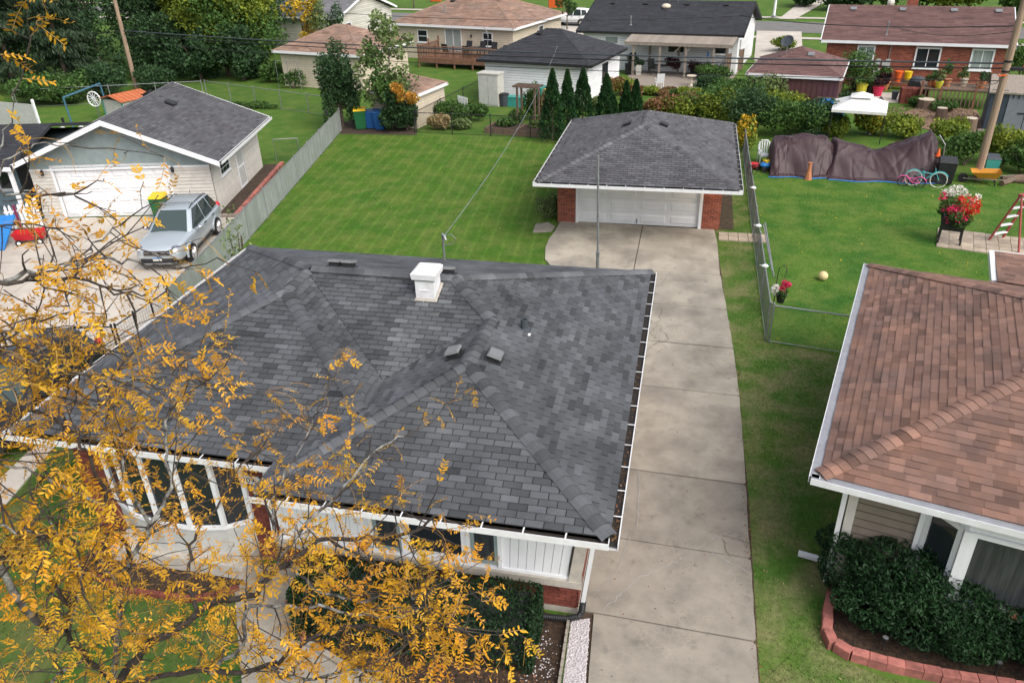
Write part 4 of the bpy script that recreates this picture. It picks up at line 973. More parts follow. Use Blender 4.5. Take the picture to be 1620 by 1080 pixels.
# orange brick house corner, bottom-left
OB = thing('orange_brick_house', 'orange brick house corner with pale blue eave at the left edge', 'house', (-27.3, 13.0, 0), R(14))
MB().box(-3, 4.05, .2, 6.2, 0, 2.75).build('wall', 'mortar', OB)
bricks(OB, TR(4.05, .2, 0, rz=PI / 2), 6.0, 2.75, mat='brick_bright', seed=61); bricks(OB, TR(-3, 6.2, 0, rz=PI).copy() @ TR(-7.05, 0), 7.05, 2.75, mat='brick_bright', seed=62)
OF, p_, q_ = hip_faces(8.2, 8, 2.8, .33, -.8, -3.5); roof_slabs(OB, OF, 'shingle_slate')
MB().box(-3.5, 4.75, 7.205, 7.3, 2.6, 2.83).box(4.702, 4.8, -.8, 7.2, 2.6, 2.83).build('fascia', 'white', OB)

# ---------------------------------------------------------------- left neighbour's concrete yard
yard = wthing('concrete_yard', 'x', 'x', (-20, 22, 0)); yard['kind'] = 'structure'; del yard['label'], yard['category']
YP = [(-15.6, 16.6), (-30, 14.0), (-31.2, 25.9), (-17.5, 28.9)]
sheet('yard_base', YP, .010, 'joint', None, yard)
def yard_slab(pts): MB().prism(pts, .004, .035, random.uniform(-.3, .3)).build('slab', 'concrete_pale', yard)
def lerp(a, b, t): return (a[0] + (b[0] - a[0]) * t, a[1] + (b[1] - a[1]) * t)
L0, L1, R0, R1 = (-29.5, 14.2), (-31, 25.95), (-15.65, 16.65), (-17.65, 28.85)
rows_ = [0, .12, .33, .60, .83, 1.0]; cols_ = [0, .3, .56, .80, 1.0]
for a, b in zip(rows_, rows_[1:]):
    for c, d in zip(cols_, cols_[1:]):
        q = [lerp(lerp(L0, L1, i), lerp(R0, R1, i), j) for i, j in ((a + .002, c + .001), (a + .002, d - .001), (b - .002, d - .001), (b - .002, c + .001))]
        yard_slab(q)
sheet('side_walk', [(-15.15, 13.0), (-14.65, 13.1), (-13.9, 9.6), (-13.2, 5), (-14.0, 5), (-14.75, 9.9)], .03, 'concrete_pale', th=.04)
sheet('side_drive', [(-30, 2), (-15.4, 2), (-16.0, 9.0), (-15.7, 16.4), (-30, 13.0)], .012, 'concrete_pale')

# ---------------------------------------------------------------- fences
def panel_fence(name, label, a, b, n, h, slat=True, group=None, mat_rail='steel', slat_w=.09):
    a, b = Vector((*a, 0)), Vector((*b, 0)); t = wthing(name, label, 'fence', (a.x, a.y, 0), group); d = (b - a).normalized(); L = (b - a).length; q = Vector((-d.y, d.x, 0))
    for i in range(n + 1):
        p = a + d * (L * i / n); MB().tube([p, p + Vector((0, 0, h + .05))], .03, 7).lathe([(.035, 0), (.03, .03), (.005, .05)], 7, (p.x, p.y, h + .05)).build('post', mat_rail, t)
    MB().tube([a + Vector((0, 0, h)), b + Vector((0, 0, h))], .022, 6).build('top_rail', mat_rail, t)
    MB().tube([a + Vector((0, 0, .06)), b + Vector((0, 0, .06))], .012, 5).build('bottom_rail', mat_rail, t)
    return t, a, d, L, q
def chain_mesh(parent, a, d, L, h, mat='steel', sp=.075, r=.0018, z0=.05):
    """diamond wire mesh: thin two-sided ribbons on both diagonals"""
    V = []
    n = int((L + h) / sp)
    for sgn in (1, -1):
        for i in range(n):
            s0 = i * sp - (h if sgn > 0 else 0); s1 = s0 + h * sgn if sgn > 0 else s0 - h
            t0, t1 = 0.0, 1.0
            lo, hi = sorted((s0, s1))
            if hi < 0 or lo > L: continue
            def at(t): return s0 + (s1 - s0) * t
            ts = sorted([(0 - s0) / (s1 - s0), (L - s0) / (s1 - s0)]); t0, t1 = max(0, ts[0]), min(1, ts[1])
            if t1 - t0 < .02: continue
            p, q = a + d * at(t0) + Vector((0, 0, z0 + (h - z0) * t0)), a + d * at(t1) + Vector((0, 0, z0 + (h - z0) * t1))
            for off in (Vector((0, 0, r)), Vector((-d.y, d.x, 0)) * r): V.append([p - off, p + off, q + off, q - off])
    return quads('wire_mesh', np.array([[tuple(v) for v in f] for f in V]), 'wire' if mat == 'steel' else mat, None, parent, kind='stuff')
def slat_fence(name, label, a, b, n, h, w=.092):
    t, a, d, L, q = panel_fence(name, label, a, b, n, h)
    k = int(L / w); me = MB().box(-w / 2 + .003, w / 2 - .003, -.008, .008, .07, h - .03).mesh('slat', 'slat')
    joined = MB()
    for i in range(k):
        p = a + d * ((i + .5) * w); T = TR(p.x, p.y, 0, rz=math.atan2(d.y, d.x) + random.uniform(-.05, .05))
        c = .5 + random.uniform(-.22, .22)
        if i < 300: o = link('slat', me, t); o.matrix_basis = T; o.color = (c, c, c, 1)
        else: joined.box(-w / 2 + .003, w / 2 - .003, -.008, .008, .07, h - .03, 0, T)
    if joined.v: joined.build('slats', 'slat', t, kind='stuff')
slat_fence('slatted_fence', 'long chain fence filled with grey slats left of the back lawn', (-15.32, 19.0), (-19.8, 42.5), 10, 1.25)
def wire_gate(name, label, a, b, n, h):
    t, a, d, L, q = panel_fence(name, label, a, b, n, h, mat_rail='black_metal')
    m = MB()
    for i in range(1, int(L / .1)): p = a + d * (i * .1); m.bar(p + Vector((0, 0, .06)), p + Vector((0, 0, h)), .006)
    for k in range(1, int(h / .12)): m.bar(a + Vector((0, 0, k * .12)), b_ if False else a + d * L + Vector((0, 0, k * .12)), .006)
    m.build('wire_grid', 'steel', t, kind='stuff')
wire_gate('wire_gate', 'dark framed wire mesh gate between the slatted fence and the grey roof', (-15.32, 18.93), (-15.42, 16.6), 3, 1.2)
wire_gate('wire_fence', 'low wire mesh fence along the front of the concrete yard', (-20.5, 15.3), (-15.5, 16.55), 5, 1.2)
def chain_fence(name, label, a, b, n, h, mat='steel', sp=.075, r=.0018):
    t, a, d, L, q = panel_fence(name, label, a, b, n, h, mat_rail=mat); chain_mesh(t, a, d, L, h, mat, sp, r); return t
rf = chain_fence('chain_link_fence', 'leaning chain link fence along the grass strip right of the driveway', (2.62, 20.9), (2.66, 42.5), 8, 1.2)
chain_fence('chain_link_fence', 'short chain link fence from the driveway strip to the brown roofed house', (2.7, 20.85), (4.75, 20.5), 1, 1.2)
for (x, y, w_) in ((2.64, 31.2, 0), (2.62, 27.0, 1), (2.64, 23.5, 2)):
    g_ = wthing('duck_ornament', ['white bird ornament on the chain link fence beside the garage', 'white bird ornament on the chain link fence beside the paver strip', 'white bird ornament on the fence nearest the grey roof'][w_], 'ornament', (x, y, 1.2), 'bird ornaments on the fence')
    MB().ball((x - .03, y, 1.25), .11, .055, .06, 9, 6).build('body', 'white', g_); MB().ball((x + .08, y, 1.31), .035, n=7, m=5).build('head', 'green_bin', g_); MB().add([(x - .13, y - .04, 1.26), (x - .13, y + .04, 1.26), (x - .22, y, 1.29), (x - .13, y, 1.23)], [(0, 1, 2), (0, 3, 1), (0, 2, 3), (1, 3, 2)]).build('tail', 'pale_grey', g_)
for i, (x0, y0, x1, y1) in enumerate(((2.78, 27.3, 2.95, 24.4), (2.85, 27.5, 3.0, 24.2))):
    tag(MB().tube([(x0, y0, 1.18), (x1, y1, .7 - i * .1)], .025, 6).build('pole', 'steel'), ['upper loose metal pole leaning on the chain link fence', 'lower loose metal pole leaning on the chain link fence'][i], 'pole', 'poles leaning on the fence')
gd_ = wthing('bike_ornament', 'small dark metal wheel ornament on the fence beside the garage roof', 'ornament', (2.65, 33.2, 1.2))
MB().tube([(2.65 + .2 * math.cos(a), 33.2, 1.35 + .2 * math.sin(a)) for a in np.linspace(0, 2 * PI, 15)], .015, 5).build('wheel', 'black_metal', gd_)
MB().bar((2.45, 33.2, 1.5), (2.95, 33.2, 1.62), .03).bar((2.65, 33.2, 1.1), (2.65, 33.2, 1.6), .03).build('handlebar', 'black_metal', gd_)
chain_fence('black_chain_fence', 'black chain link fence along the far edge of the back lawn', (-15.35, 42.6), (-6.3, 42.1), 4, 1.15, 'black_metal', .12, .0024)
chain_fence('black_chain_fence', 'black chain link fence running back beside the small tan shed', (-15.3, 42.7), (-13.8, 52.5), 3, 1.15, 'black_metal', .12, .0024)
chain_fence('wire_boundary_fence', 'galvanised chain link fence behind the white sided garage', (-33.0, 50.0), (-21.4, 45.6), 5, 1.2, 'steel', .13, .0022)
chain_fence('wire_boundary_fence', 'galvanised chain link fence below the dark trees at far left', (-45, 46.0), (-33.2, 49.9), 4, 1.2, 'steel', .13, .0022)
gt = wthing('garden_gate', 'narrow galvanised chain link gate right of the white sided garage', 'gate', (-19.9, 36.4, 0))
MB().tube([(-20.7, 36.2, 0), (-20.7, 36.2, 1.15), (-19.55, 36.6, 1.15), (-19.55, 36.6, 0)], .03, 6).build('frame', 'steel', gt)
chain_mesh(gt, Vector((-20.7, 36.2, 0)), Vector((.944, .33, 0)), 1.2, 1.1, 'steel', .1, .003)

# ---------------------------------------------------------------- right neighbour's house, brown shingles (own frame)
RH = thing('brown_roof_house', 'low house with brown shingled hip roof right of the driveway', 'house', (2.56, 11.07, 0), R(-14))
re_, rs_ = 2.9, .34
RF = [[(0, 0, re_), (12, 0, re_), (7.33, 4.67, re_ + 4.67 * rs_), (4.67, 4.67, re_ + 4.67 * rs_)], [(0, 9.34, re_), (0, 0, re_), (4.67, 4.67, re_ + 4.67 * rs_)],
      [(12, 0, re_), (12, 9.34, re_), (7.33, 4.67, re_ + 4.67 * rs_)], [(12, 9.34, re_), (2.87, 9.34, re_), (0, 9.34, re_), (4.67, 4.67, re_ + 4.67 * rs_), (7.33, 4.67, re_ + 4.67 * rs_)]]
EL = [(2.9, 9.0, re_ - .03), (9.0, 9.0, re_ + .75), (9.0, 11.55, re_ + .05), (2.9, 11.55, re_ - .03)]
m = MB()
for f in RF: m.slab([(p[0], p[1], p[2] - .006) for p in f], .11)
m.build('roof', 'brown_underlay', RH)
shingle_faces(RH, RF, 'shingle_brown', tab=.29, exp=.142, th=.010, arch=True, seed=71, visible=lambda c: c.x < 5.5 and c.y < 6.5)
em = MB().slab([(2.87, 9.38, re_ + .012), (9, 9.38, re_ + .012), (9, 11.5, re_ - .02), (2.87, 11.5, re_ - .02)], .1).build('ell_roof', 'brown_underlay', RH)
shingle_faces(RH, [[(9, 11.5, re_ - .01), (2.87, 11.5, re_ - .01), (2.87, 9.36, re_ + .03), (9, 9.36, re_ + .03)]], 'shingle_brown', tab=.29, exp=.142, th=.010, arch=True, seed=72, nparts=0)
for k, (a, b) in enumerate((((0, 0, re_), (4.67, 4.67, re_ + 4.67 * rs_)), ((0, 9.34, re_), (4.67, 4.67, re_ + 4.67 * rs_)), ((4.67, 4.67, re_ + 4.67 * rs_), (7.33, 4.67, re_ + 4.67 * rs_)))):
    ridge_caps(RH, a, b, 'shingle_brown', L=.17, w=.16, seed=80 + k, rise=.036, nbend=.3, step=.009)
for a, b, q in (((0, -.1), (0, 9.4), (1, 0)), ((-.12, 0), (12, 0), (0, 1))):
    gm, gi = MB(), MB(); gutter(gm, gi, (a[0], a[1], re_ - .01), (b[0], b[1], re_ - .01), (q[0], q[1], 0), wd=.15, straps=False)
    gm.build('gutter', 'alu', RH)
    gi.v = [(v[0], v[1], v[2] + .05) for v in gi.v]; gi.build('gutter_guard', 'gutter_grey', RH)
MB().box(2.75, 2.868, 9.5, 11.55, re_ - .16, re_ - .005).box(2.87, 9, 11.502, 11.58, re_ - .16, re_ - .005).build('gutter', 'alu', RH)
MB().box(.05, 11.95, .03, 9.3, re_ - .125, re_ - .112).build('soffit', 'white', RH)
rx0, ry0 = .55, .62
WMh = MB(); wall_with_holes(WMh, TR(rx0, ry0), 10.9, re_ - .12, .15, [(1.15, 4.6, .9, 2.5)]); WMh.box(rx0, rx0 + .15, ry0 + .15, 8.8, 0, re_ - .12).box(rx0 + 10.75, rx0 + 10.9, ry0 + .15, 8.8, 0, re_ - .12).box(rx0 + .15, rx0 + 10.75, 8.65, 8.8, 0, re_ - .12)
WMh.box(3.4, 8.6, 8.81, 11.0, 0, re_ - .13); WMh.build('wall', 'siding_joint_dark', RH)
for i in range(16):
    a = .02 + i * .172; T = TR(rx0, ry0)
    for (u, v) in (((.12, 1.1), (4.65, 10.9)) if a + .17 > .85 and a < 2.55 else ((.12, 10.9),)):
        MB().add([(u, -.018, a), (v, -.018, a), (v, -.01, a + .148), (u, -.01, a + .148), (u, .0, a), (v, .0, a)], [(0, 1, 2, 3), (4, 5, 1, 0)], 0, T).build('siding_board', 'siding_greige', RH)  # boards stop short so the dark wall draws the lap shadow
sl_ = MB(); lap_siding(sl_, TR(rx0, ry0 + 8.18, rz=-PI / 2), 8.18, re_ - .12, exp=.17); sl_.build('lap_siding', 'siding_greige', RH, kind='stuff')
MB().box(rx0 - .03, rx0 + .12, ry0 - .03, ry0 - .001, 0, re_ - .12).build('corner_board', 'siding_beige', RH)
MB().bar((.2, .1, re_ - .1), (.45, .55, re_ - .4), .07).bar((.45, .55, re_ - .4), (.45, .55, .15), .08).build('downspout', 'white', RH)
# bay window with curtain and sill ornaments
BY = [(1.7, .62), (2.3, .17), (4.3, .17), (4.9, .62)]
bm_ = MB().prism([(p[0], p[1] - .03) for p in BY], .86, .96).prism(BY, 2.42, 2.6)
for p in BY: bm_.cbox(p[0], p[1], 1.69, .12, .12, 1.46)
bay = bm_.build('bay_window', 'white', RH)
for k, (p, q) in enumerate(zip(BY, BY[1:])):
    MB().add([(p[0], p[1], .96), (q[0], q[1], .96), (q[0], q[1], 2.42), (p[0], p[1], 2.42), (p[0], p[1] + .02, .96), (q[0], q[1] + .02, .96), (q[0], q[1] + .02, 2.42), (p[0], p[1] + .02, 2.42)], [(0, 1, 2, 3), (5, 4, 7, 6)]).build('pane', 'glass' if k == 0 else 'glass_room', bay)
    d = Vector((q[0] - p[0], q[1] - p[1], 0)); L = d.length; d.normalize(); T = TR(p[0], p[1], 0, rz=math.atan2(d.y, d.x))
    ff = MB()
    for a in ((.06, L - .06, .962, 1.04), (.06, L - .06, 2.34, 2.418), (.06, .14, 1.041, 2.339), (L - .14, L - .06, 1.041, 2.339)): ff.box(a[0], a[1], -.045, -.003, a[2], a[3], 0, T)
    ff.build('sash', 'white', bay)
MB().prism([(1.75, .6), (2.32, .2), (4.28, .2), (4.85, .6)], .5, .858).build('bay_base', 'siding_greige', bay)
for i, (x, h, mt) in enumerate(((2.6, .16, 'blue_grey'), (2.95, .26, 'shrub_green'), (3.25, .14, 'terracotta'), (3.45, .3, 'teal'), (3.95, .28, 'wood'))):
    tag(MB().lathe([(.07, 0), (.09, h * .35), (.04, h * .6), (.07, h * .75), (.01, h)], 8).build('figurine', mt),
        ['small grey pot on the bay window sill', 'small green plant pot on the bay window sill', 'low brown dish on the bay window sill', 'teal figurine on the bay window sill', 'dark wooden figurine on the bay window sill'][i], 'ornament', 'ornaments on the window sill').matrix_world = Matrix.Translation((2.56, 11.07, 0)) @ Matrix.Rotation(R(-14), 4, 'Z') @ Matrix.Translation((x, .12, .962))
tag(MB().bar((2.72, 12.2, .09), (3.15, 12.1, .09), .1, .075).bar((3.16, 12.1, .09), (3.6, 12.02, .09), .085, .065).build('downspout_extension', 'white'), 'white downspout extension lying on the grass left of the big hedge', 'downspout')
# red block edging and mulch bed
edg = wthing('block_edging', 'curved red concrete block edging round the mulch bed', 'edging', (3.2, 10, 0))
EP = [(3.36, 11.75), (3.2, 11.2), (3.08, 10.75), (3.02, 10.35), (3.07, 10.1), (3.3, 9.95), (3.86, 9.83), (4.81, 9.76), (6.2, 9.74), (8.5, 9.7)]
def walk(P, step):
    out = []; acc = 0.0
    for a, b in zip(P, P[1:]):
        L = math.hypot(b[0] - a[0], b[1] - a[1])
        while acc < L: out.append((a[0] + (b[0] - a[0]) * acc / L, a[1] + (b[1] - a[1]) * acc / L, math.atan2(b[1] - a[1], b[0] - a[0]))); acc += step
        acc -= L
    return out
for x, y, a in walk(EP, .272):
    T = TR(x, y, random.uniform(-.008, .008), rz=a + random.uniform(-.06, .06))
    MB().add([(-.135, -.085, 0), (.135, -.085, 0), (.135, .085, 0), (-.135, .085, 0), (-.135, -.085, .19), (.135, -.085, .19), (.135, .085, .19), (-.135, .085, .19), (-.128, -.075, .2), (.128, -.075, .2), (.128, .075, .2), (-.128, .075, .2)],
             [(0, 1, 5, 4), (1, 2, 6, 5), (2, 3, 7, 6), (3, 0, 4, 7), (4, 5, 9, 8), (5, 6, 10, 9), (6, 7, 11, 10), (7, 4, 8, 11), (8, 9, 10, 11)], random.uniform(-.55, .4), T).build('block', 'block_red', edg)
    MB().cbox(0, .02, -.0, .27, .16, .10, random.uniform(-.8, -.2), T).build('base_block', 'block_red', edg) if False else None
sheet('mulch_bed', [(3.36, 11.8), (3.1, 10.7), (3.1, 10.15), (3.9, 9.9), (8.6, 9.75), (8.6, 11), (3.4, 12.3)], .03, 'mulch')
for i, (x, y) in enumerate(((3.90, 10.16), (5.59, 10.00))):
    st = thing('path_light', ['small black stake light in the mulch bed near the corner of the red edging', 'small black stake light in the mulch bed at the right edge'][i], 'garden light', (x, y, 0), 0, 'stake lights in the mulch bed')
    MB().tube([(0, 0, 0), (0, 0, .3)], .012, 6).build('stake', 'black_metal', st); MB().lathe([(.03, .26), (.05, .33), (.06, .335), (.06, .345)], 10).build('shade', 'dark', st); MB().lathe([(.045, .346), (.045, .352)], 10).build('lens', 'steel', st)

# ---------------------------------------------------------------- houses behind (own frames: x along the front, y back)
def bhouse(name, label, loc, yaw, w, d, e, s, kind, roof, wall, ov=.4, cat='house', rows=.17, fascia='white', siding=True, sides='fr', gable_y=None, z0=0.0):
    t = thing(name, label, cat, loc, R(yaw))
    if kind == 'hip': F, p, q = hip_faces(w, d, e, s)
    else:
        rz = e + s * d / 2; p, q = (0, d / 2, rz), (w, d / 2, rz)
        F = [[(0, 0, e), (w, 0, e), q, p], [(w, d, e), (0, d, e), p, q]]
    roof_slabs(t, [[(a, b, c - .006) for a, b, c in f] for f in F], roof)
    course_rows(t, F, roof, exp=rows, seed=int(w * 10))
    caps = MB()
    hips = ((p, q),) + ((((0, 0, e), p), ((w, 0, e), q), ((w, d, e), q), ((0, d, e), p)) if kind == 'hip' and w >= d else (((0, 0, e), p), ((w, 0, e), p), ((w, d, e), q), ((0, d, e), q)) if kind == 'hip' else ())
    for a, b in hips:
        if (Vector(a) - Vector(b)).length > .1:
            c = ridge_caps(t, a, b, roof, L=.3, w=.16, parts=False, rise=.03); caps.add(c.v, c.f)
    caps.build('ridge_caps', roof, t, kind='stuff')
    if kind == 'hip': trim(t, w, d, e, fascia)
    else:
        trim(t, w, d, e, fascia, sides='fb')
        for x in (-.06, w + .006):
            for y0, y1 in ((-.04, d / 2), (d + .04, d / 2)):
                z0_ = e if y0 < 0 or y0 > d else e
                v = [(x, y0, e + .02), (x, y1, p[2] + .03), (x, y1, p[2] - .16), (x, y0, e - .17)]
                MB().add(v + [(x + .05, b, c) for _, b, c in v], [(0, 1, 2, 3), (7, 6, 5, 4), (0, 4, 5, 1), (3, 2, 6, 7)]).build('rake_board', fascia, t)
    h = e - .1
    wx0, wx1, wy0, wy1 = ov, w - ov, ov, d - ov
    wbm = MB().box(wx0, wx1, wy0, wy1, z0, h)
    if kind == 'gable':
        for x in (wx0, wx1 - .15):
            wbm.prism([(wy0, h + .001), (wy1, h + .001), (d / 2, h + s * (d / 2 - ov))], 0, .15, 0, Matrix(((0, 0, 1, x), (1, 0, 0, 0), (0, 1, 0, 0), (0, 0, 0, 1))))
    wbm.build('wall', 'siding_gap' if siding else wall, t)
    if siding:
        sdm = MB(); lap_siding(sdm, TR(wx0, wy0 - .002), wx1 - wx0, h, exp=.16)
        lap_siding(sdm, TR(wx1 + .002, wy0, rz=PI / 2), wy1 - wy0, h, exp=.16)
        if kind == 'gable': lap_siding(sdm, TR(wx1 + .002, wy0, h, rz=PI / 2), wy1 - wy0, s * (d / 2 - ov), exp=.16, slope=lambda z: (z / s, (wy1 - wy0) - z / s))
        sdm.build('lap_siding', wall, t, kind='stuff')
    t['wy0'] = wy0
    return t, TR(0, wy0 - .02), TR(wx1 + .02, 0, rz=PI / 2)
def stack(parent, x, y, z, h=.5, r=.05, mat='steel'):
    MB().lathe([(r * 2.4, -.05), (r * 2.2, .03), (r, .05), (r, h), (r * 1.5, h + .01), (r * 1.5, h + .08)], 8, (x, y, z)).build('vent_pipe', mat, parent)
# tan garage
tg, Tf, Ts = bhouse('tan_garage', 'tan sided garage with brown hip roof behind the wire fence', (-30.0, 54.5, 0), -13.3, 7.8, 6.8, 2.5, .42, 'hip', 'shingle_tan', 'siding_tan', cat='garage')
window(tg, Tf, 4.3, 5.4, .9, 2.1, 'white', 'glass_pale', 'slider')
trl = wthing('bean_trellis', 'wire trellis with climbing plants along the tan garage wall', 'trellis', (-28, 53.6, 0))
MB().tube([(-29.6, 54.0, 0), (-29.6, 54.0, 1.9), (-27.6, 53.5, 1.9), (-27.6, 53.5, 0)], .025, 5).tube([(-28.6, 53.75, 0), (-28.6, 53.75, 1.9)], .02, 5).build('frame', 'steel', trl)
# tan house with deck
th, Tf, Ts = bhouse('tan_house', 'long tan house with brown hip roof and a wooden deck', (-25.6, 66.9, 0), -15.5, 12.0, 9.9, 2.75, .4, 'hip', 'shingle_tan', 'siding_tan')
sdoor = window(th, Tf, 5.3, 6.9, .75, 2.5, 'white', 'glass_pale', 'slider', sill=False)
window(th, Tf, 8.9, 9.8, 1.25, 2.3, 'white', 'glass', 'double'); window(th, Tf, 2.6, 3.6, 1.3, 2.3, 'white', 'glass', 'double'); window(th, Ts, 5.0, 5.9, 1.2, 2.3, 'white', 'glass', 'double')
lantern(th, Tf @ TR(7.9, 0, 1.9))
for k, x in enumerate((4.3, 5.9, 7.4, 8.6)): vent_on(th, x, 3.6 + .5 * (k > 0), 2.75 + .4 * (3.6 + .5 * (k > 0)), 0, .38, .4, 'black_metal' if k == 0 else 'shingle_maroon')
stack(th, 4.4, 2.0, 2.75 + .8, .45)
dk = thing('wooden_deck', 'brown wooden deck with baluster railing behind the tan house', 'deck', (-21.6, 62.6, 0), R(-15))
for i in range(16): MB().box(-.2, 8.4, .05 + i * .2, .24 + i * .2, .66, .70, random.uniform(-.5, .5)).build('deck_board', 'deck', dk)
MB().box(-.2, 8.4, .0, .045, .38, .70).build('rim_board', 'deck', dk)
for i in range(6): MB().box(-.15 + i * 1.65, -.05 + i * 1.65, -.05, .05, 0, 1.75).build('railing_post', 'deck', dk)
MB().box(-.2, 8.3, -.07, .07, 1.62, 1.66).build('hand_rail', 'deck', dk); MB().box(-.2, 8.3, -.02, .02, .82, .87).build('bottom_rail', 'deck', dk)
bal = MB()
for i in range(64): bal.box(.0 + i * .128, .035 + i * .128, -.018, .018, .871, 1.619)
for i in range(24): bal.box(-.118, -.083, .05 + i * .128, .085 + i * .128, .75, 1.6)
bal.build('balusters', 'deck', dk, kind='stuff'); MB().box(-.17, -.03, .06, 3.1, 1.60, 1.64).build('hand_rail', 'deck', dk)
for y in (1.5, 3.0): MB().box(-.15, -.05, y, y + .1, .7, 1.95).build('railing_post', 'deck', dk)
def chair(label, loc, rz, group, mat='dark', z=0.0):
    c = thing('patio_chair', label, 'chair', (loc[0], loc[1], z), rz, group)
    MB().box(-.26, .26, -.25, .25, .40, .45).build('seat', mat, c)
    MB().add([(-.26, .22, .45), (.26, .22, .45), (.26, .36, 1.02), (-.26, .36, 1.02), (-.26, .26, .45), (.26, .26, .45), (.26, .40, 1.02), (-.26, .40, 1.02)], [(0, 1, 2, 3), (5, 4, 7, 6), (1, 5, 6, 2), (4, 0, 3, 7), (3, 2, 6, 7)]).build('backrest', mat, c)
    for sx in (-.24, .24):
        for sy in (-.23, .23): MB().box(sx - .018, sx + .018, sy - .018, sy + .018, 0, .399).build('leg', mat, c)
        MB().box(sx - .025, sx + .025, -.25, .22, .62, .65).build('armrest', mat, c)
    return c
dchairs = 'dark chairs round the deck table'
cp = [((1.9, 1.1), PI, 'dark grey patio chair left of the table on the wooden deck'), ((3.0, 2.5), 0, 'dark patio chair nearest the sliding door on the wooden deck'), ((4.2, 2.6), 0, 'dark patio chair behind the table midway along the deck'),
      ((5.3, 2.5), 0, 'dark patio chair behind the table below the tan house window'), ((4.0, .75), PI, 'dark patio chair in front of the table at the deck railing'), ((6.5, 1.6), -PI / 2, 'dark patio chair at the end of the table near the white garage')]
first = None
for (x, y), a, lab in cp:
    p = Matrix.Rotation(R(-15), 3, 'Z') @ Vector((x, y, 0)); loc = (-21.6 + p.x, 62.6 + p.y, .7)
    if first is None: first = chair(lab, loc, a + R(-15), dchairs, 'dark', .7)
    else: copy_tree(first, loc, a + R(-15), lab)
p = Matrix.Rotation(R(-15), 3, 'Z') @ Vector((4.3, 1.65, 0))
tb = thing('deck_table', 'dark patio table with umbrella pole on the wooden deck', 'table', (-21.6 + p.x, 62.6 + p.y, .7), R(-15))
MB().box(-1.1, 1.1, -.5, .5, .68, .72).build('tabletop', 'dark', tb)
for x in (-.95, .95):
    for y in (-.4, .4): MB().box(x - .03, x + .03, y - .03, y + .03, 0, .679).build('leg', 'black_metal', tb)
MB().tube([(.9, .2, .72), (1.0, .2, 1.6), (.8, .2, 2.1), (.5, .2, 2.3)], .03, 6).build('umbrella_pole', 'steel', tb)
# small tan shed among the trees
ts, Tf, Ts = bhouse('tan_shed', 'small tan shed with brown roof half hidden by the young tree', (-18.6, 44.0, 0), -12, 3.3, 3.8, 1.95, .42, 'hip', 'shingle_tan', 'siding_tan', ov=.18, cat='shed')
# white garage with black roof
wg, Tf, Ts = bhouse('white_garage', 'white sided garage with charcoal hip roof beyond the back lawn', (-13.9, 51.4, 0), -13.5, 7.9, 6.9, 2.55, .44, 'hip', 'shingle_black', 'white', cat='garage', fascia='black_metal')
window(wg, Ts, 3.1, 4.1, 1.0, 2.1, 'black_metal', 'glass', 'slider'); vent_on(wg, 3.2, 2.9, 2.55 + .44 * 2.9, 0, .4, .36)
# white house with pergola
wh, Tf, Ts = bhouse('white_house', 'white sided house with long charcoal gable roof and covered patio', (-9.0, 62.7, 0), -10.5, 12.3, 9.4, 2.75, .36, 'gable', 'shingle_black', 'white', fascia='black_metal')
for x0, x1, z0, z1, sh in ((2.1, 3.2, 1.3, 2.4, 'double'), (6.9, 8.2, 1.35, 2.3, None), (10.2, 11.4, 1.35, 2.3, None)): window(wh, Tf, x0, x1, z0, z1, 'white', 'glass_pale' if sh else 'glass', sh)
window(wh, Ts, 1.2, 2.0, 1.0, 2.3, 'white', 'glass', 'double')
for x in (1.6, 4.2, 7.4, 10.3): vent_on(wh, x, 4.1, 2.75 + .36 * 4.1, 0, .34, .36)
stack(wh, 3.9, 1.0, 2.75 + .36, .55); MB().ball((5.9, 3.6, 2.75 + .36 * 3.6 + .1), .36, .36, .2).build('skylight_dome', 'siding_tan', wh)
MB().tube([(5.9, 4.5, 4.4), (6.2, 4.3, 5.4)], .02, 5).tube([(6.6, 4.5, 4.4), (6.4, 4.4, 5.2)], .02, 5).build('antenna', 'steel', wh)
MB().box(3.2, 3.45, .36, .378, 1.1, 1.6).build('meter_box', 'pale_grey', wh)
sheet('patio', [(-4.12, 58.32), (2.87, 58.81), (3.00, 63.59), (-0.31, 55.60), (-3.79, 55.74)][:0] or [(-4.09, 55.30), (-0.10, 55.61), (2.18, 56.61), (3.20, 62.59), (-5.28, 63.63)], .03, 'wood_grey')
pg = thing('patio_cover', 'weathered wooden patio cover on posts against the white house', 'pergola', (-5.05, 60.1, 0), R(-11))
for i in range(24): MB().add([(-.1 + i * .32, 0, 2.38), (.21 + i * .32, 0, 2.38), (.21 + i * .32, 3.5, 2.85), (-.1 + i * .32, 3.5, 2.85), (-.1 + i * .32, 0, 2.34), (.21 + i * .32, 0, 2.34), (.21 + i * .32, 3.5, 2.81), (-.1 + i * .32, 3.5, 2.81)],
    [(0, 1, 2, 3), (7, 6, 5, 4), (0, 4, 5, 1), (1, 5, 6, 2), (3, 7, 4, 0)], random.uniform(-.4, .4)).build('roof_board', 'wood_grey', pg)
MB().box(-.1, 7.6, .0, .06, 2.16, 2.335).build('beam', 'wood_grey', pg)
for i in range(20): MB().box(.0 + i * .39, .06 + i * .39, -.25, 2.8, 2.2, 2.335).build('rafter', 'wood', pg) if False else None
for i, (x, y) in enumerate(((.55, .12), (1.4, 1.6), (2.5, .12), (3.55, 1.5), (4.35, .12), (6.3, .12), (7.0, 1.2))):
    MB().box(x - .07, x + .07, y - .05, y + .09, 0.03, 2.155 if y < 1 else 2.4).build('post', 'wood_grey', pg)
for x in (.55, 3.55, 4.35): MB().bar((x, .15, 1.75), (x + .4, .15, 2.15), .07).build('brace', 'wood_grey', pg)
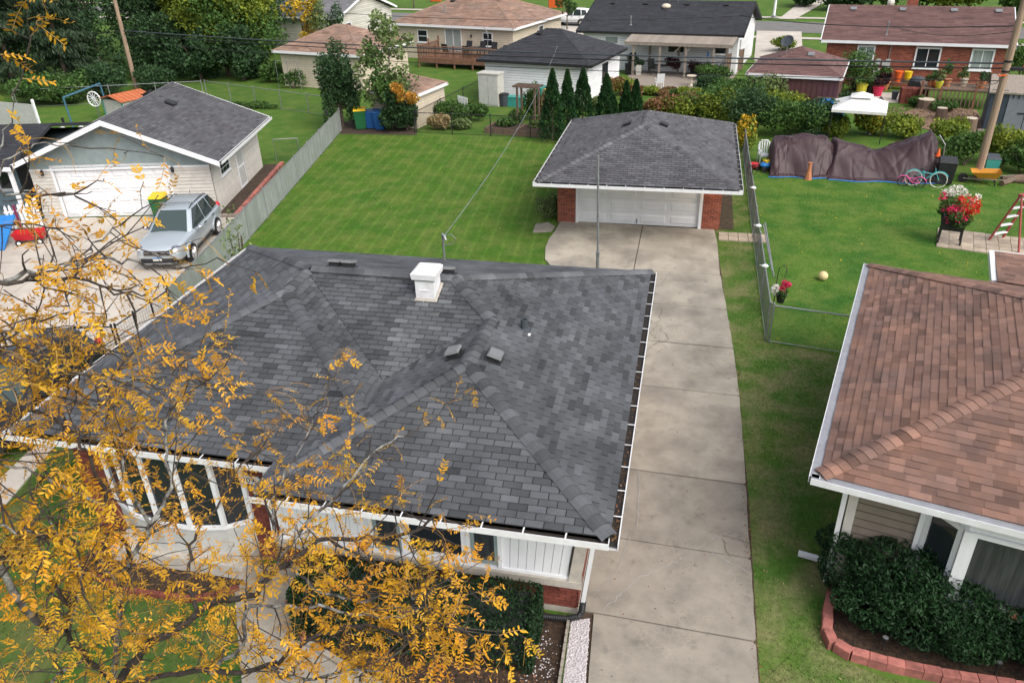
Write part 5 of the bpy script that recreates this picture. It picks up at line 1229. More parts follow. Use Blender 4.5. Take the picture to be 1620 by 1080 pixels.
# patio furniture
c1 = chair('dark chair under the wooden patio cover', (-3.07, 60.73), R(30), None, 'dark', .03)
c2 = thing('patio_table', 'low oval dark table under the wooden patio cover', 'table', (*(-2.31, 62.00), .03)); MB().lathe([(1.0, .42), (1.02, .46), (1.0, .48)], 16, sq=.4).build('tabletop', 'dark', c2)
for x in (-.6, .6): MB().box(x - .03, x + .03, -.03, .03, 0, .419).build('leg', 'dark', c2)
MB().lathe([(.26, 0), (.34, .75), (.3, .76)], 12).build('pot', 'dark', q_ := thing('round_planter', 'dark round planter with clipped bush at the left end of the patio', 'planter', (*(-4.77, 60.62), .03)))
MB().lathe([(.24, 0), (.3, .7), (.27, .71)], 4).build('pot', 'resin', q2_ := thing('square_planter', 'grey square planter beside the first patio post', 'planter', (*(-4.06, 60.42), .03), R(45)))
MB().box(-.9, .9, -.3, .3, 0, .62).build('box', 'dark', tb_ := thing('storage_bench', 'dark storage bench under the right end of the patio cover', 'bench', (*(0.57, 60.72), .03), R(-11))); MB().box(-.93, .93, -.33, .33, .621, .68).build('lid', 'black_metal', tb_)
wc = chair('white garden chair at the front of the patio', (-2.33, 55.64), R(200), None, 'white', .03)
bb = thing('bird_bath', 'pale bird bath bowl at the edge of the patio garden', 'bird bath', (-0.21, 56.85)); MB().lathe([(.18, 0), (.07, .1), (.06, .55), (.3, .62), (.34, .68), (.28, .66)], 12).build('bowl', 'siding_tan', bb)
cv = thing('fire_pit', 'round black covered fire pit on the lawn behind the arborvitae', 'fire pit', (-1.07, 48.16)); MB().lathe([(.72, 0), (.74, .1), (.7, .11)], 14).build('ring', 'siding_tan', cv); MB().lathe([(.66, .11), (.67, .7), (.5, .86), (.1, .93)], 14).build('cover', 'dark', cv)
wf = thing('wooden_fence', 'short weathered wooden fence beside the white gable wall', 'fence', (*(2.26, 60.60),), R(64))
for i in range(14): MB().box(i * .2 - .2, i * .2 - .01, -.02, .02, .05, 1.5, random.uniform(-.4, .4)).build('board', 'wood', wf)
sheet('garden_path', [(-3.87, 54.11), (-3.05, 53.78), (-2.66, 56.24), (-3.68, 56.59)], .03, 'wood_grey')
# garden furniture in front of the white garage
rs_cab = thing('storage_cabinet', 'tall pale plastic cabinet against the white garage', 'cabinet', (*(-12.63, 49.96),), R(-13.5))
MB().box(-.7, .7, -.4, .4, 0, 1.95).build('body', 'resin', rs_cab); MB().box(-.76, .76, -.46, .46, 1.951, 2.02).build('lid', 'resin', rs_cab)
for s_ in (-1, 1): MB().box(min(.02 * s_, .66 * s_), max(.02 * s_, .66 * s_), -.43, -.401, .1, 1.88).build('door', 'pale_grey', rs_cab)
def cart(label, loc, rz, body, lid, group=None, h=1.0, w=.6, open_=False):
    c = thing('wheeled_cart', label, 'trash cart', loc, rz, group)
    MB().add([(-w * .42, -w * .42, .06), (w * .42, -w * .42, .06), (w * .42, w * .42, .06), (-w * .42, w * .42, .06), (-w / 2, -w / 2 - .04, h), (w / 2, -w / 2 - .04, h), (w / 2, w / 2, h), (-w / 2, w / 2, h)],
             [(3, 2, 1, 0), (4, 5, 6, 7), (0, 1, 5, 4), (1, 2, 6, 5), (2, 3, 7, 6), (3, 0, 4, 7)]).build('bin', body, c)
    MB().add([(-w * .54, -w * .6, h + .002), (w * .54, -w * .6, h + .002), (w * .54, w * .56, h + .002), (-w * .54, w * .56, h + .002), (-w * .48, -w * .5, h + .07), (w * .48, -w * .5, h + .07), (w * .48, w * .5, h + .12), (-w * .48, w * .5, h + .12)],
             [(3, 2, 1, 0), (4, 5, 6, 7), (0, 1, 5, 4), (1, 2, 6, 5), (2, 3, 7, 6), (3, 0, 4, 7)]).build('lid', lid, c)
    MB().tube([(-w * .4, w * .62, h - .02), (w * .4, w * .62, h - .02)], .02, 6).build('handle', lid, c)
    for x in (-w * .48, w * .48): MB().tube([(x - .03, w * .45, .12), (x + .03, w * .45, .12)], .12, 10).build('wheel', 'rubber', c)
    return c
cart('green trash cart with yellow lid under the young tree', (-18.83, 43.15), R(20), 'green_bin', 'yellow', 'trash carts by the slatted fence', 1.1, .68)
cart('blue trash cart next to the green and yellow one', (-18.25, 43.36), R(10), 'blue_bin', 'blue_bin', 'trash carts by the slatted fence', .95)
cart('blue trash cart half hidden by the young tree beside the tan shed', (-17.61, 43.14), R(0), 'blue_bin', 'blue_bin', 'trash carts by the slatted fence', 1.0)
cart('teal trash cart against the white garage', (-9.60, 50.41), R(-13), 'teal', 'teal', 'trash carts by the white garage', 1.05)
cart('green trash cart with yellow lid against the white garage', (-8.82, 49.94), R(-13), 'green_bin', 'yellow', 'trash carts by the white garage', .98)
cart('green and yellow trash cart behind the silver car', (-21.66, 27.74), R(15), 'green_bin', 'yellow', None, .95, .58)
db = thing('deck_box', 'low teal storage box beside the white garage', 'storage box', (*(-11.00, 49.75),), R(-13)); MB().box(-.55, .55, -.3, .3, 0, .55).build('body', 'teal', db); MB().box(-.58, .58, -.33, .33, .551, .62).build('lid', 'teal', db)
gc = thing('garbage_can', 'dark ribbed garbage can next to the pale cabinet', 'garbage can', (-11.73, 49.68)); MB().lathe([(.26, 0), (.31, .72), (.29, .73)], 12).build('body', 'flash_grey', gc); MB().lathe([(.33, .731), (.33, .77), (.1, .83)], 12).build('lid', 'black_metal', gc)
ar = thing('garden_arbor', 'brown wooden arbor overgrown with vine near the raised beds', 'arbor', (*(-9.29, 45.33),), R(-13))
for x in (-.55, .55):
    for y in (-.3, .3): MB().box(x - .05, x + .05, y - .05, y + .05, 0, 2.1).build('post', 'wood', ar)
for i in range(6): MB().box(-.8, .8, -.42 + i * .16, -.38 + i * .16, 2.101, 2.2).build('top_slat', 'wood', ar)
for i, (p, lab) in enumerate((((-10.24, 43.48), 'wooden raised bed left of the arbor'), ((-8.41, 43.12), 'wooden raised bed with hosta beside the arborvitae'))):
    rb = thing('raised_bed', lab, 'raised bed', (*p,), R(-10), 'raised beds by the black fence')
    for a in ((-1.0, 1.0, -.7, -.64), (-1.0, 1.0, .64, .7), (-1.0, -.94, -.639, .639), (.94, 1.0, -.639, .639)): MB().box(*a, 0, .32).build('board', 'wood', rb)
    MB().box(-.939, .939, -.639, .639, 0, .24).build('soil', 'soil', rb)
wp = thing('picket_panel', 'small white picket panel beyond the black fence', 'fence', (*(-13.91, 47.74),), R(-40))
for i in range(7): MB().prism([(-.05, 0), (.05, 0), (.05, .85), (0, .95), (-.05, .85)], -.012, .012, 0, TR(-.5 + i * .16, 0, .03, rx=PI / 2)).build('picket', 'white', wp)
MB().box(-.6, .6, .014, .05, .3, .38).build('rail', 'white', wp)
# red brick house
bh, Tf, Ts = bhouse('red_brick_house', 'red brick house with long brown gable roof behind the patio', (8.0, 58.2, 0), -10.3, 11.3, 9.6, 2.8, .34, 'gable', 'shingle_maroon', 'mortar', siding=False)
bricks(bh, TR(.4, .4 - .001), 10.5, 2.7, holes=[(1.9, 3.0, 1.2, 2.5), (5.4, 6.9, 1.2, 2.5), (8.6, 9.9, 1.2, 2.5)], mat='brick_bright', seed=91, nparts=0, bl=.24, bh=.085)
bricks(bh, TR(.4, 9.2, rz=-PI / 2), 8.8, 2.7, mat='brick_bright', seed=92, bl=.24, bh=.085)
for x0, x1, gl in ((2.3, 3.4, 'glass_pale'), (5.8, 7.3, 'glass'), (9.0, 10.3, 'glass_pale')): window(bh, Tf, x0, x1, 1.2, 2.5, 'white', gl, 'slider', fw=.1, proud=.06)
for x in (1.6, 4.7, 7.8, 10.4): vent_on(bh, x, 4.2, 2.8 + .34 * 4.2, 0, .33, .4, 'steel')
stack(bh, 3.9, .9, 2.8 + .3, .75, .045)
chm = MB().box(4.9, 5.6, 5.0, 5.7, 4.0, 5.5).build('chimney', 'mortar', bh)
bk_ = MB()
for r in range(16):
    for i in range(3): bk_.box(4.9 + i * .235, 5.12 + i * .235, 4.985, 4.999, 4.3 + r * .078, 4.367 + r * .078, random.uniform(-.5, .5))
bk_.build('brickwork', 'brick_bright', chm)
MB().ball((3.9, 5.2, 4.6), .25, n=8).build('vent_ball', 'petal_white', bh)
for x, z, w_, h_ in ((3.55, 1.35, .3, .35), (3.95, 1.3, .22, .3), (4.15, 1.1, .3, .6), (3.5, .6, .4, .5)): MB().box(x, x + w_, .25, .37, z, z + h_).build('meter_box', 'pale_grey', bh)
MB().tube([(4.3, .3, 1.7), (4.3, .3, 2.7)], .03, 6).build('conduit', 'steel', bh)
sheet('brick_house_patio', [(9.20, 52.44), (12.95, 52.77), (13.50, 55.52), (9.47, 55.19)], .06, 'concrete_pale', th=.06)
# brown shed and dish
bs, Tf, Ts = bhouse('brown_shed', 'dark maroon sided shed with brown hip roof and a satellite dish', (2.9, 49.4, 0), -11.6, 5.3, 5.6, 2.25, .42, 'hip', 'shingle_maroon', 'maroon', ov=.15, cat='shed', siding=False)
for i in range(17): MB().box(.15 + i * .3, .17 + i * .3, .12, .149, .05, 2.1).build('batten', 'maroon', bs)
di = MB().lathe([(.02, 0), (.2, .03), (.36, .1), (.38, .11), (.2, .05)], 14).build('satellite_dish', 'flash_grey', bs)
di.matrix_basis = TR(1.9, 1.9, 3.75, rx=R(50), rz=R(-20))
MB().tube([(1.9, 2.0, 2.9), (1.9, 2.0, 3.75)], .025, 6).build('dish_mast', 'steel', bs)
vent_on(bs, 3.3, 2.0, 2.25 + .42 * 1.9, 0, .38, .36, 'steel')
# gazebo tent
gz = thing('gazebo', 'white canopy gazebo with two tiered roof in the far garden', 'gazebo', (*(8.53, 44.43),), R(-12))
MB().add([(-1.5, -1.5, 1.75), (1.5, -1.5, 1.75), (1.5, 1.5, 1.75), (-1.5, 1.5, 1.75), (-.5, -.5, 2.2), (.5, -.5, 2.2), (.5, .5, 2.2), (-.5, .5, 2.2)], [(0, 1, 5, 4), (1, 2, 6, 5), (2, 3, 7, 6), (3, 0, 4, 7), (4, 5, 6, 7)]).build('canopy', 'tent', gz)
MB().add([(-.62, -.62, 2.27), (.62, -.62, 2.27), (.62, .62, 2.27), (-.62, .62, 2.27), (0, 0, 2.52)], [(0, 1, 4), (1, 2, 4), (2, 3, 4), (3, 0, 4), (3, 2, 1, 0)]).build('top_canopy', 'tent', gz)
MB().box(-1.5, 1.5, -1.52, -1.5, 1.6, 1.75).box(1.5, 1.52, -1.5, 1.5, 1.6, 1.75).box(-1.52, -1.5, -1.5, 1.5, 1.6, 1.75).build('valance', 'tent', gz)
for x in (-1.45, 1.45):
    for y in (-1.45, 1.45): MB().tube([(x, y, 0), (x, y, 1.74)], .03, 6).build('pole', 'black_metal', gz)
gz.scale = (.86, .86, .92)
# slate blue shed
ss = thing('blue_shed', 'dark slate blue plastic shed with grey double doors', 'shed', (*(15.18, 46.32),), R(-14))
MB().box(0, 3.2, 0, 2.6, .0, 2.1).build('wall', 'shed_slate', ss)
for i in range(13): MB().box(-.015, -.001, .05, 2.55, .08 + i * .16, .22 + i * .16).build('siding_board', 'shed_slate', ss)
for i in range(13): MB().box(.0, .75, -.016, -.002, .08 + i * .16, .22 + i * .16).build('siding_board', 'shed_slate', ss)
for a in (.85, 1.75): MB().box(a, a + .86, -.04, -.002, .1, 1.95).build('door', 'shed_door', ss)
for a in (1.0, 1.25, 1.5, 1.9, 2.15, 2.4): MB().box(a, a + .05, -.06, -.041, 1.75, 1.95).build('hinge', 'black_metal', ss)
MB().box(1.4, 2.1, -.07, -.041, 1.0, 1.06).build('bolt', 'black_metal', ss)
for f in ([(-.12, -.15, 2.05), (3.32, -.15, 2.05), (3.32, 1.3, 2.7), (-.12, 1.3, 2.7)], [(3.32, 2.75, 2.05), (-.12, 2.75, 2.05), (-.12, 1.3, 2.7), (3.32, 1.3, 2.7)]): MB().slab(f, .08).build('roof', 'wood_grey', ss)
MB().box(-.2, 3.3, -.25, -.02, -.0, .1).build('sill', 'wood_grey', ss)
# raised deck in front of the brick house
rd = thing('garden_deck', 'dark wooden deck with slatted railing before the red brick house', 'deck', (*(13.20, 51.94),), R(-10))
for i in range(9): MB().box(0, 4.3, i * .26, i * .26 + .25, .95, 1.0, random.uniform(-.4, .4)).build('deck_board', 'wood', rd)
for i in range(20): MB().box(.0 + i * .22, .07 + i * .22, -.03, .01, .1, .949, random.uniform(-.4, .4)).build('slat', 'wood', rd)
for x in (-.05, 1.0, 2.8, 4.3): MB().box(x, x + .12, -.08, .04, 0, 1.5 if x != 1.0 else 1.2).build('post', 'deck', rd)
MB().box(-.05, 4.4, -.06, .02, 1.001, 1.06).build('rail', 'wood', rd); MB().box(1.2, 4.0, -.05, .01, 1.35, 1.41).build('rail', 'wood', rd)
# old brick grill
bg = wthing('brick_planter', 'low old brick pier beside the garden deck', 'planter', (*(13.13, 52.78), 0))
bgm = MB(); c_ = bg.location
for r in range(10):
    for i in range(5): bgm.cbox(c_.x - .7 + i * .3, c_.y, .045 + r * .09, .28, .6, .078, random.uniform(-.5, .5))
bgm.build('brickwork', 'brick', bg)
# utility poles and wires
up = thing('utility_pole', 'weathered wooden utility pole standing right of the brown tarps', 'utility pole', (12.58, 37.42))
MB().tube([(0, 0, 0), (0, 0, 3), (0, 0, 7), (0, 0, 10.6)], [.165, .15, .135, .115], 12).build('shaft', 'pole', up)
for z in (4.6, 5.0): MB().lathe([(.165, 0), (.165, .08)], 10, (0, 0, z)).build('band', 'black_metal', up)
bx = MB().cbox(.45, -.1, 4.75, .6, .12, .14); bx.build('splice_case', 'dark', up); MB().cbox(.75, -.1, 4.85, .34, .1, .1).build('terminal', 'orange_red', up)
MB().tube([(-.42 + .22 * math.cos(a), -.12, 4.35 + .22 * math.sin(a)) for a in np.linspace(0, 6.3, 14)], .015, 5).build('cable_loop', 'black_metal', up)
MB().cbox(-.15, -.17, 4.5, .3, .06, .05).build('red_marker', 'orange_red', up)
ul = thing('utility_pole', 'leaning slim utility pole behind the white sided garage', 'utility pole', (-40.7, 52.9, 0))
MB().tube([(0, 0, 0), (.02, 0, 3), (.05, 0, 10.5)], [.17, .15, .11], 10).build('shaft', 'pole', ul)
def wire(label, a, b, sag, r=.02, mat='black_metal', n=24, group=None):
    a, b = Vector(a), Vector(b); pts = [a + (b - a) * (i / n) - Vector((0, 0, 4 * sag * (i / n) * (1 - i / n))) for i in range(n + 1)]
    return tag(MB().tube(pts, r, 5).build('cable', mat), label, 'cable', group)
PR_, PL_ = Vector((*(12.58, 37.42), 0)), Vector((-40.65, 52.9, 0))
Z = lambda p, z, dx=0.0, dy=0.0: (p.x + dx, p.y + dy, z)
g_ = 'cables between the two utility poles'
wire('thick upper communication cable strung between the two utility poles', Z(PL_, 4.05), Z(PR_, 4.95), .35, .04, 'flash_grey', group=g_)
wire('black communication cable just below the thick one', Z(PL_, 3.85), Z(PR_, 4.75), .4, .03, group=g_)
wire('thin lowest cable between the two utility poles', Z(PL_, 3.3), Z(PR_, 4.25), .45, .018, group=g_)
wire('cable running left from the slim utility pole across the dark trees', Z(PL_, 4.0), (-64, 56, 3.3), .3, .035)
wire('thin cable above it running left from the slim utility pole', Z(PL_, 7.2), (-66, 48, 5.3), .5, .02)
wire('twisted power line from the right utility pole towards the white house gable', Z(PR_, 6.4), (2.9, 61.5, 3.9), .3, .025)
wire('power line crossing the white house roof towards the far left', (2.9, 61.5, 3.9), (-30.5, 60.0, 4.6), .5, .02)
wire('service drop to the pipe on the red brick roof', Z(PR_, 6.2), (11.9, 58.2, 3.8), .4, .015)
wire('thin cable crossing behind the yellow green tree at top left', (-16, 75, 3.6), (-42, 60, 6.6), .3, .02)
wire('grey overhead service cable dropping to the bungalow roof', (-6.1, 18.35, 3.72), (-8.9, 55.0, 3.55), .8, .009, 'shed_door')
sm2 = thing('service_mast', 'small dark bracket on the white garage roof holding the service cable', 'mast', (-8.9, 55.05, 3.3)); MB().tube([(0, 0, 0), (0, 0, .4)], .04, 6).build('pipe', 'steel', sm2); MB().bar((-.2, 0, .25), (.8, -.1, .2), .1).build('clamp', 'dark', sm2)
# gray house at the top left
gh, Tf, Ts = bhouse('grey_house', 'grey roofed house with white gable end at the top left', (-43.5, 72.6, 0), -13.5, 12.4, 9.5, 2.8, .36, 'gable', 'shingle_slate', 'petal_white')
window(gh, Tf, 4.2, 5.2, 1.2, 2.3, 'white', 'glass', 'double'); window(gh, Ts, 1.5, 2.4, 1.0, 2.2, 'white', 'glass', 'double')
MB().bar((12.3, .1, 2.6), (12.1, .35, 2.2), .09).bar((12.1, .35, 2.2), (12.1, .35, .1), .09).build('downspout', 'white', gh)
# the street behind, pavements, driveways
def strip(name, x0, x1, y0a, y1a, sl, z, mat): return sheet(name, [(x0, y0a + sl * x0), (x1, y0a + sl * x1), (x1, y1a + sl * x1), (x0, y1a + sl * x0)], z, mat)
sl_ = -.19
strip('street', -120, 120, 83.2, 90.6, sl_, .03, 'asphalt'); strip('pavement_near', -120, 120, 79.2, 80.4, sl_, .05, 'concrete_pale'); strip('pavement_far', -120, 120, 93.2, 94.4, sl_, .05, 'concrete_pale')
sheet('near_driveway', [(-12.6, 66), (-9.3, 66), (-10.5, 85.5), (-14.5, 85.9)], .06, 'concrete_pale'); sheet('brick_house_driveway', [(4.4, 66.5), (8.0, 66), (9.4, 82), (5.4, 82.5)], .06, 'concrete_pale')
sheet('far_path', [(8.0, 91), (9.6, 90.7), (15, 108), (12, 108)], .06, 'concrete_pale')
lpst = thing('street_lamp', 'white street lamp post at the far pavement', 'lamp post', (7.58, 92.06)); MB().tube([(0, 0, 0), (0, 0, 6)], [.14, .09], 8).build('post', 'white', lpst); MB().lathe([(.25, 0), (.25, .25), (.2, .3)], 8).build('base', 'steel', lpst)
ob = thing('barrier', 'orange net barrier beyond the street at the top', 'barrier', (*(-17.12, 101.13),), R(-10)); MB().box(-.9, .9, -.02, .02, .1, 1.1).build('panel', 'orange_red', ob)
for x in (-.9, .9): MB().box(x - .04, x + .04, -.05, .05, 0, 1.2).build('stake', 'wood', ob)
ob2 = thing('barrier', 'orange panel beyond the tan house roof', 'barrier', (*(-34.59, 108.72),), R(-15)); MB().box(-.8, .8, -.03, .03, .1, 1.5).build('panel', 'orange_red', ob2); MB().box(-.9, -.8, -.05, .05, 0, 1.5).build('stake', 'wood', ob2)
# shed, swing frame, hoop at left
sh = thing('orange_roof_shed', 'small metal shed with rusty orange roof behind the white sided garage', 'shed', (*(-34.59, 43.73), 0), R(-20))
MB().box(-1.3, 1.3, -1.2, 1.2, 0, 1.75).build('wall', 'pale_grey', sh)
for i in range(11): MB().box(-1.25 + i * .24, -1.2 + i * .24, -1.225, -1.201, .05, 1.7).build('rib', 'resin', sh)
for x in (-1.32, 1.2): MB().box(x, x + .12, -1.24, -1.19, 0, 1.76).build('corner_trim', 'teal', sh)
for f in ([(-1.5, -1.4, 1.78), (0, -1.4, 2.15), (0, 1.4, 2.15), (-1.5, 1.4, 1.78)], [(0, -1.4, 2.15), (1.5, -1.4, 1.78), (1.5, 1.4, 1.78), (0, 1.4, 2.15)]): MB().slab(f, .05).build('roof', 'shed_orange', sh)
for i in range(7):
    for sgn in (-1, 1): MB().bar((.01 * sgn, -1.2 + i * .4, 2.17), (1.48 * sgn, -1.2 + i * .4, 1.81), .035).build('roof_rib', 'shed_orange', sh)
sh.scale = (.8, .8, .8)
sw = wthing('swing_frame', 'dark blue metal swing frame standing before the dark trees', 'swing frame', (-36.8, 42.6, 0))
MB().tube([(-36.7, 41.1, 0), (-36.8, 41.1, 1.9), (-37.4, 45.2, 1.9), (-37.3, 45.2, 0)], .06, 7).build('frame', 'swing_blue', sw)
ps = thing('pale_panel', 'pale grey upright fence panel with white post at the far left', 'fence panel', (-37.3, 39.2, 0), R(-10)); MB().box(-3.5, 0, -.03, .03, 0, 1.9).build('panel', 'pale_grey', ps); MB().box(0, .12, -.06, .06, 0, 2.2).build('post', 'white', ps)
fn = thing('wall_clock', 'round white wheel shaped ornament on a stand by the shed', 'ornament', (*(-36.73, 43.51), 0)); MB().tube([(.45 * math.cos(a), 0, 1.3 + .45 * math.sin(a)) for a in np.linspace(0, 2 * PI, 17)], .04, 5).build('ring', 'white', fn); fn.name = 'wheel_ornament'
for k in range(6): a = k * PI / 6; MB().bar((-.44 * math.cos(a), 0, 1.3 - .44 * math.sin(a)), (.44 * math.cos(a), 0, 1.3 + .44 * math.sin(a)), .03).build('spoke', 'white', fn)
MB().box(-.03, .03, .03, .07, 0, 1.3).build('stand', 'steel', fn)
for i in range(3):
    x = -35.2 + i * 1.0
    tag(MB().tube([(x + .4 * math.cos(a), 38.6 + i * .3, .35 + .45 * math.sin(a)) for a in np.linspace(-.5, PI + .5, 12)], .04, 5).build('garden_hoop', 'white'), ['left white hoop behind the dark breezeway roof', 'middle white hoop behind the dark breezeway roof', 'right white hoop behind the dark breezeway roof'][i], 'hoop', 'white hoops')

# ---------------------------------------------------------------- plants
def crown(parent, blobs, n, size, mat, name='crown', asp=.6, shell=.45, up=.3):
    P = blobpts(blobs, n, shell)
    o = quads(name, leafquads(P, size, asp, up), mat, rng.normal(0, .45, n).clip(-1, 1), parent)
    if True: o['kind'] = 'stuff'
    return o
def shift(blobs, loc): return [(b[0] - loc[0], b[1] - loc[1], *b[2:]) for b in blobs]
def clumpy(c, R3, k, f=.45, seed=0):
    """k leaf clumps spread through an ellipsoid"""
    rs = np.random.default_rng(seed); out = []
    for i in range(k):
        d = unit(rs.normal(size=3)); r = rs.uniform(.35, .95)
        s = f * rs.uniform(.6, 1.2)
        out.append((c[0] + d[0] * R3[0] * r, c[1] + d[1] * R3[1] * r, c[2] + d[2] * R3[2] * r, R3[0] * s, R3[1] * s, R3[2] * s))
    return out
def tree(label, loc, h, c, R3, k, n, size, mat, name='tree', r0=.16, group=None, extra=None, cat='tree', seed=1, f=.42, lean=(0, 0)):
    t = thing(name, label, cat, loc, 0, group); rs = random.Random(seed)
    top = Vector((c[0] + lean[0], c[1] + lean[1], c[2]))
    tr = MB().tube([(0, 0, 0), (top.x * .2, top.y * .2, top.z * .45), top], [r0, r0 * .75, r0 * .3], 8)
    B = clumpy(c, R3, k, f, seed)
    for b in B[:min(9, k)]:
        a = Vector((top.x * .2, top.y * .2, top.z * rs.uniform(.35, .6))); e_ = Vector(b[:3]); m_ = a.lerp(e_, .5) + Vector((0, 0, .15 * R3[2]))
        tr.tube([a, m_, e_], [r0 * .4, r0 * .25, r0 * .08], 5)
    tr.build('trunk', 'trunk', t)
    crown(t, B, n, size, mat)
    if extra:
        for (m2, cc, RR, kk, nn) in extra: crown(t, clumpy(cc, RR, kk, .5, seed + 5), nn, size, m2, 'leaf_patch')
    return t
def bush(label, loc, rx, ry, h, n, size, mat, name='shrub', cat='bush', group=None, seed=1, extra=None, k=7, rz=0.0, z=0.0):
    t = thing(name, label, cat, (loc[0], loc[1], z), rz, group); rs = random.Random(seed)
    st = MB()
    for i in range(5): a = rs.uniform(0, 6.28); st.tube([(0, 0, 0), (rx * .5 * math.cos(a), ry * .5 * math.sin(a), h * .6)], [.03, .012], 5)
    st.build('stem', 'trunk', t)
    B = [(rs.uniform(-.55, .55) * rx, rs.uniform(-.55, .55) * ry, h * rs.uniform(.35, .68), rx * rs.uniform(.35, .6), ry * rs.uniform(.35, .6), h * rs.uniform(.26, .36)) for _ in range(k)]
    crown(t, B, n, size, mat, 'foliage', shell=.5)
    if extra: crown(t, [(b[0], b[1], b[2] + h * .08, b[3], b[4], b[5]) for b in B[:4]], int(n * extra[1]), size, extra[0], 'flowers', shell=.8)
    return t
# clipped yew hedge before the bungalow
def boxpts(x0, x1, y0, y1, z0, z1, n, rnd=.14):
    P = np.stack([rng.uniform(x0, x1, n), rng.uniform(y0, y1, n), rng.uniform(z0, z1, n)], 1)
    f = rng.integers(0, 5, n); e_ = np.abs(rng.normal(0, .07, n))
    P[:, 0] = np.where(f == 0, x0 + e_, np.where(f == 1, x1 - e_, P[:, 0])); P[:, 1] = np.where(f == 2, y0 + e_, P[:, 1]); P[:, 2] = np.where(f >= 3, z1 - e_ * 1.3, P[:, 2])
    bump = .06 * np.sin(P[:, 0] * 5.3 + P[:, 2] * 3) + .05 * np.sin(P[:, 1] * 7 + P[:, 0] * 2.2)
    P[:, 2] += np.where(f >= 3, bump, 0); P[:, 1] += np.where(f == 2, bump, 0)
    cx, cy, cz = (x0 + x1) / 2, (y0 + y1) / 2, (z0 + z1) / 2
    dx, dy, dz = np.maximum(np.abs(P[:, 0] - cx) - (x1 - x0) / 2 + rnd, 0), np.maximum(np.abs(P[:, 1] - cy) - (y1 - y0) / 2 + rnd, 0), np.maximum(P[:, 2] - z1 + rnd, 0)
    return P[(dx ** 2 + dy ** 2 + dz ** 2) < rnd ** 2 * 1.3]
sheet('bow_window_bed', [(-11.3, 10.12), (-11.3, 9.3), (-10, 8.9), (-8.4, 8.95), (-7.72, 9.35), (-7.7, 10.12)], .028, 'mulch')
wb_ = wthing('bed_edging', 'low red brick edging round the bed below the bow window', 'edging', (-9.5, 9, 0))
for x, y, a in walk([(-11.35, 9.3), (-10, 8.85), (-8.4, 8.9), (-7.72, 9.3)], .22): MB().cbox(0, 0, .05, .205, .1, .11, random.uniform(-.5, .3), TR(x, y, 0, rz=a)).build('edging_brick', 'brick', wb_)
hg = wthing('hedge', 'clipped dark yew hedge in front of the white panelled wall', 'hedge', (-4, 9, 0))
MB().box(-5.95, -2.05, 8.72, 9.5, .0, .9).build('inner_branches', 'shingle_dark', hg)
P_ = np.concatenate([boxpts(-6.2, -1.85, 8.5, 9.66, .05, 1.06, 26000), boxpts(-6.1, -3.6, 8.35, 9.2, .05, .9, 6000)])
quads('foliage', leafquads(P_, .062, .5, 1.0, np.tile([0, 0, 1.0], (len(P_), 1)) + rng.normal(0, .5, (len(P_), 3))), 'yew', rng.normal(0, .5, len(P_)).clip(-1, 1), hg, kind='stuff')
# spreading bush before the bay window
bg_ = wthing('spreading_yew', 'large spreading dark green bush below the bay window', 'bush', (5, 11, 0))
BB = [(3.5, 11.35, .72, .6, .65, .6), (4.1, 11.15, .95, .8, .8, .65), (4.8, 10.95, .95, .85, .85, .6), (5.5, 10.75, .75, .85, .9, .55), (6.2, 10.6, .72, .85, .85, .55), (6.9, 10.5, .72, .9, .85, .6), (3.8, 10.75, .55, .6, .55, .5), (5.2, 10.35, .5, .75, .5, .45), (7.8, 10.4, .8, .9, .85, .6), (3.9, 11.75, .95, .5, .4, .5), (6.0, 10.85, .7, .8, .5, .4), (4.5, 11.55, 1.1, .8, .35, .45), (4.5, 10.45, .5, .65, .5, .42), (6.6, 10.2, .5, .65, .4, .42)]
for i in range(70):
    b = BB[i % 14]; d = unit(rng.normal(size=3)); d[2] = abs(d[2]); BB.append((b[0] + d[0] * b[3], b[1] + d[1] * b[4], b[2] + d[2] * b[5], .24, .24, .17))
crown(bg_, BB, 95000, .085, 'shrub_green', 'foliage', .35, .75, .8)
sb = MB()
for b in BB[:9]: sb.tube([(b[0], b[1] + .1, 0), (b[0], b[1], b[2])], .03, 5)
sb.build('stem', 'trunk', bg_)
# foundation planting and rock strip
sheet('front_bed', [(-6.5, 8.3), (-4.6, 7.7), (-1.4, 7.2), (-1.4, 9.68), (-2.0, 9.95), (-7.0, 9.95)], .02, 'mulch')
sheet('front_walk', [(-7.77, 9.27), (-7.22, 8.40), (-6.6, 7.45), (-6.0, 6.0), (-2.5, 5.5), (-1.5, 7.0), (-3.3, 7.7), (-4.42, 7.95), (-5.88, 8.45), (-6.55, 9.1), (-6.7, 9.98), (-7.65, 9.98)], .045, 'concrete_dark', th=.05)
sheet('rock_strip', [(-1.38, 9.78), (-1.06, 9.9), (-.84, 7.0), (-1.26, 7.0)], .025, 'pebble')
n_ = 2600; P_ = np.stack([rng.uniform(-1.4, -.86, n_), rng.uniform(7.2, 9.85, n_), np.full(n_, .05)], 1); P_ = P_[(P_[:, 0] < -1.06 + (9.9 - P_[:, 1]) * .076) & (P_[:, 0] > -1.38 + (9.78 - P_[:, 1]) * .05)]
pm = MB(); me_n = len(P_)
for p in P_:
    r = random.uniform(.014, .028); a = random.uniform(0, 3); c_, s_ = math.cos(a) * r, math.sin(a) * r
    pm.add([(p[0] + c_, p[1] + s_, .03), (p[0] - s_, p[1] + c_ * .8, .03), (p[0] - c_, p[1] - s_, .03), (p[0] + s_, p[1] - c_ * .8, .03), (p[0] + random.uniform(-.005, .005), p[1], .03 + r * .9)], [(0, 1, 4), (1, 2, 4), (2, 3, 4), (3, 0, 4)], random.uniform(-.7, .4))
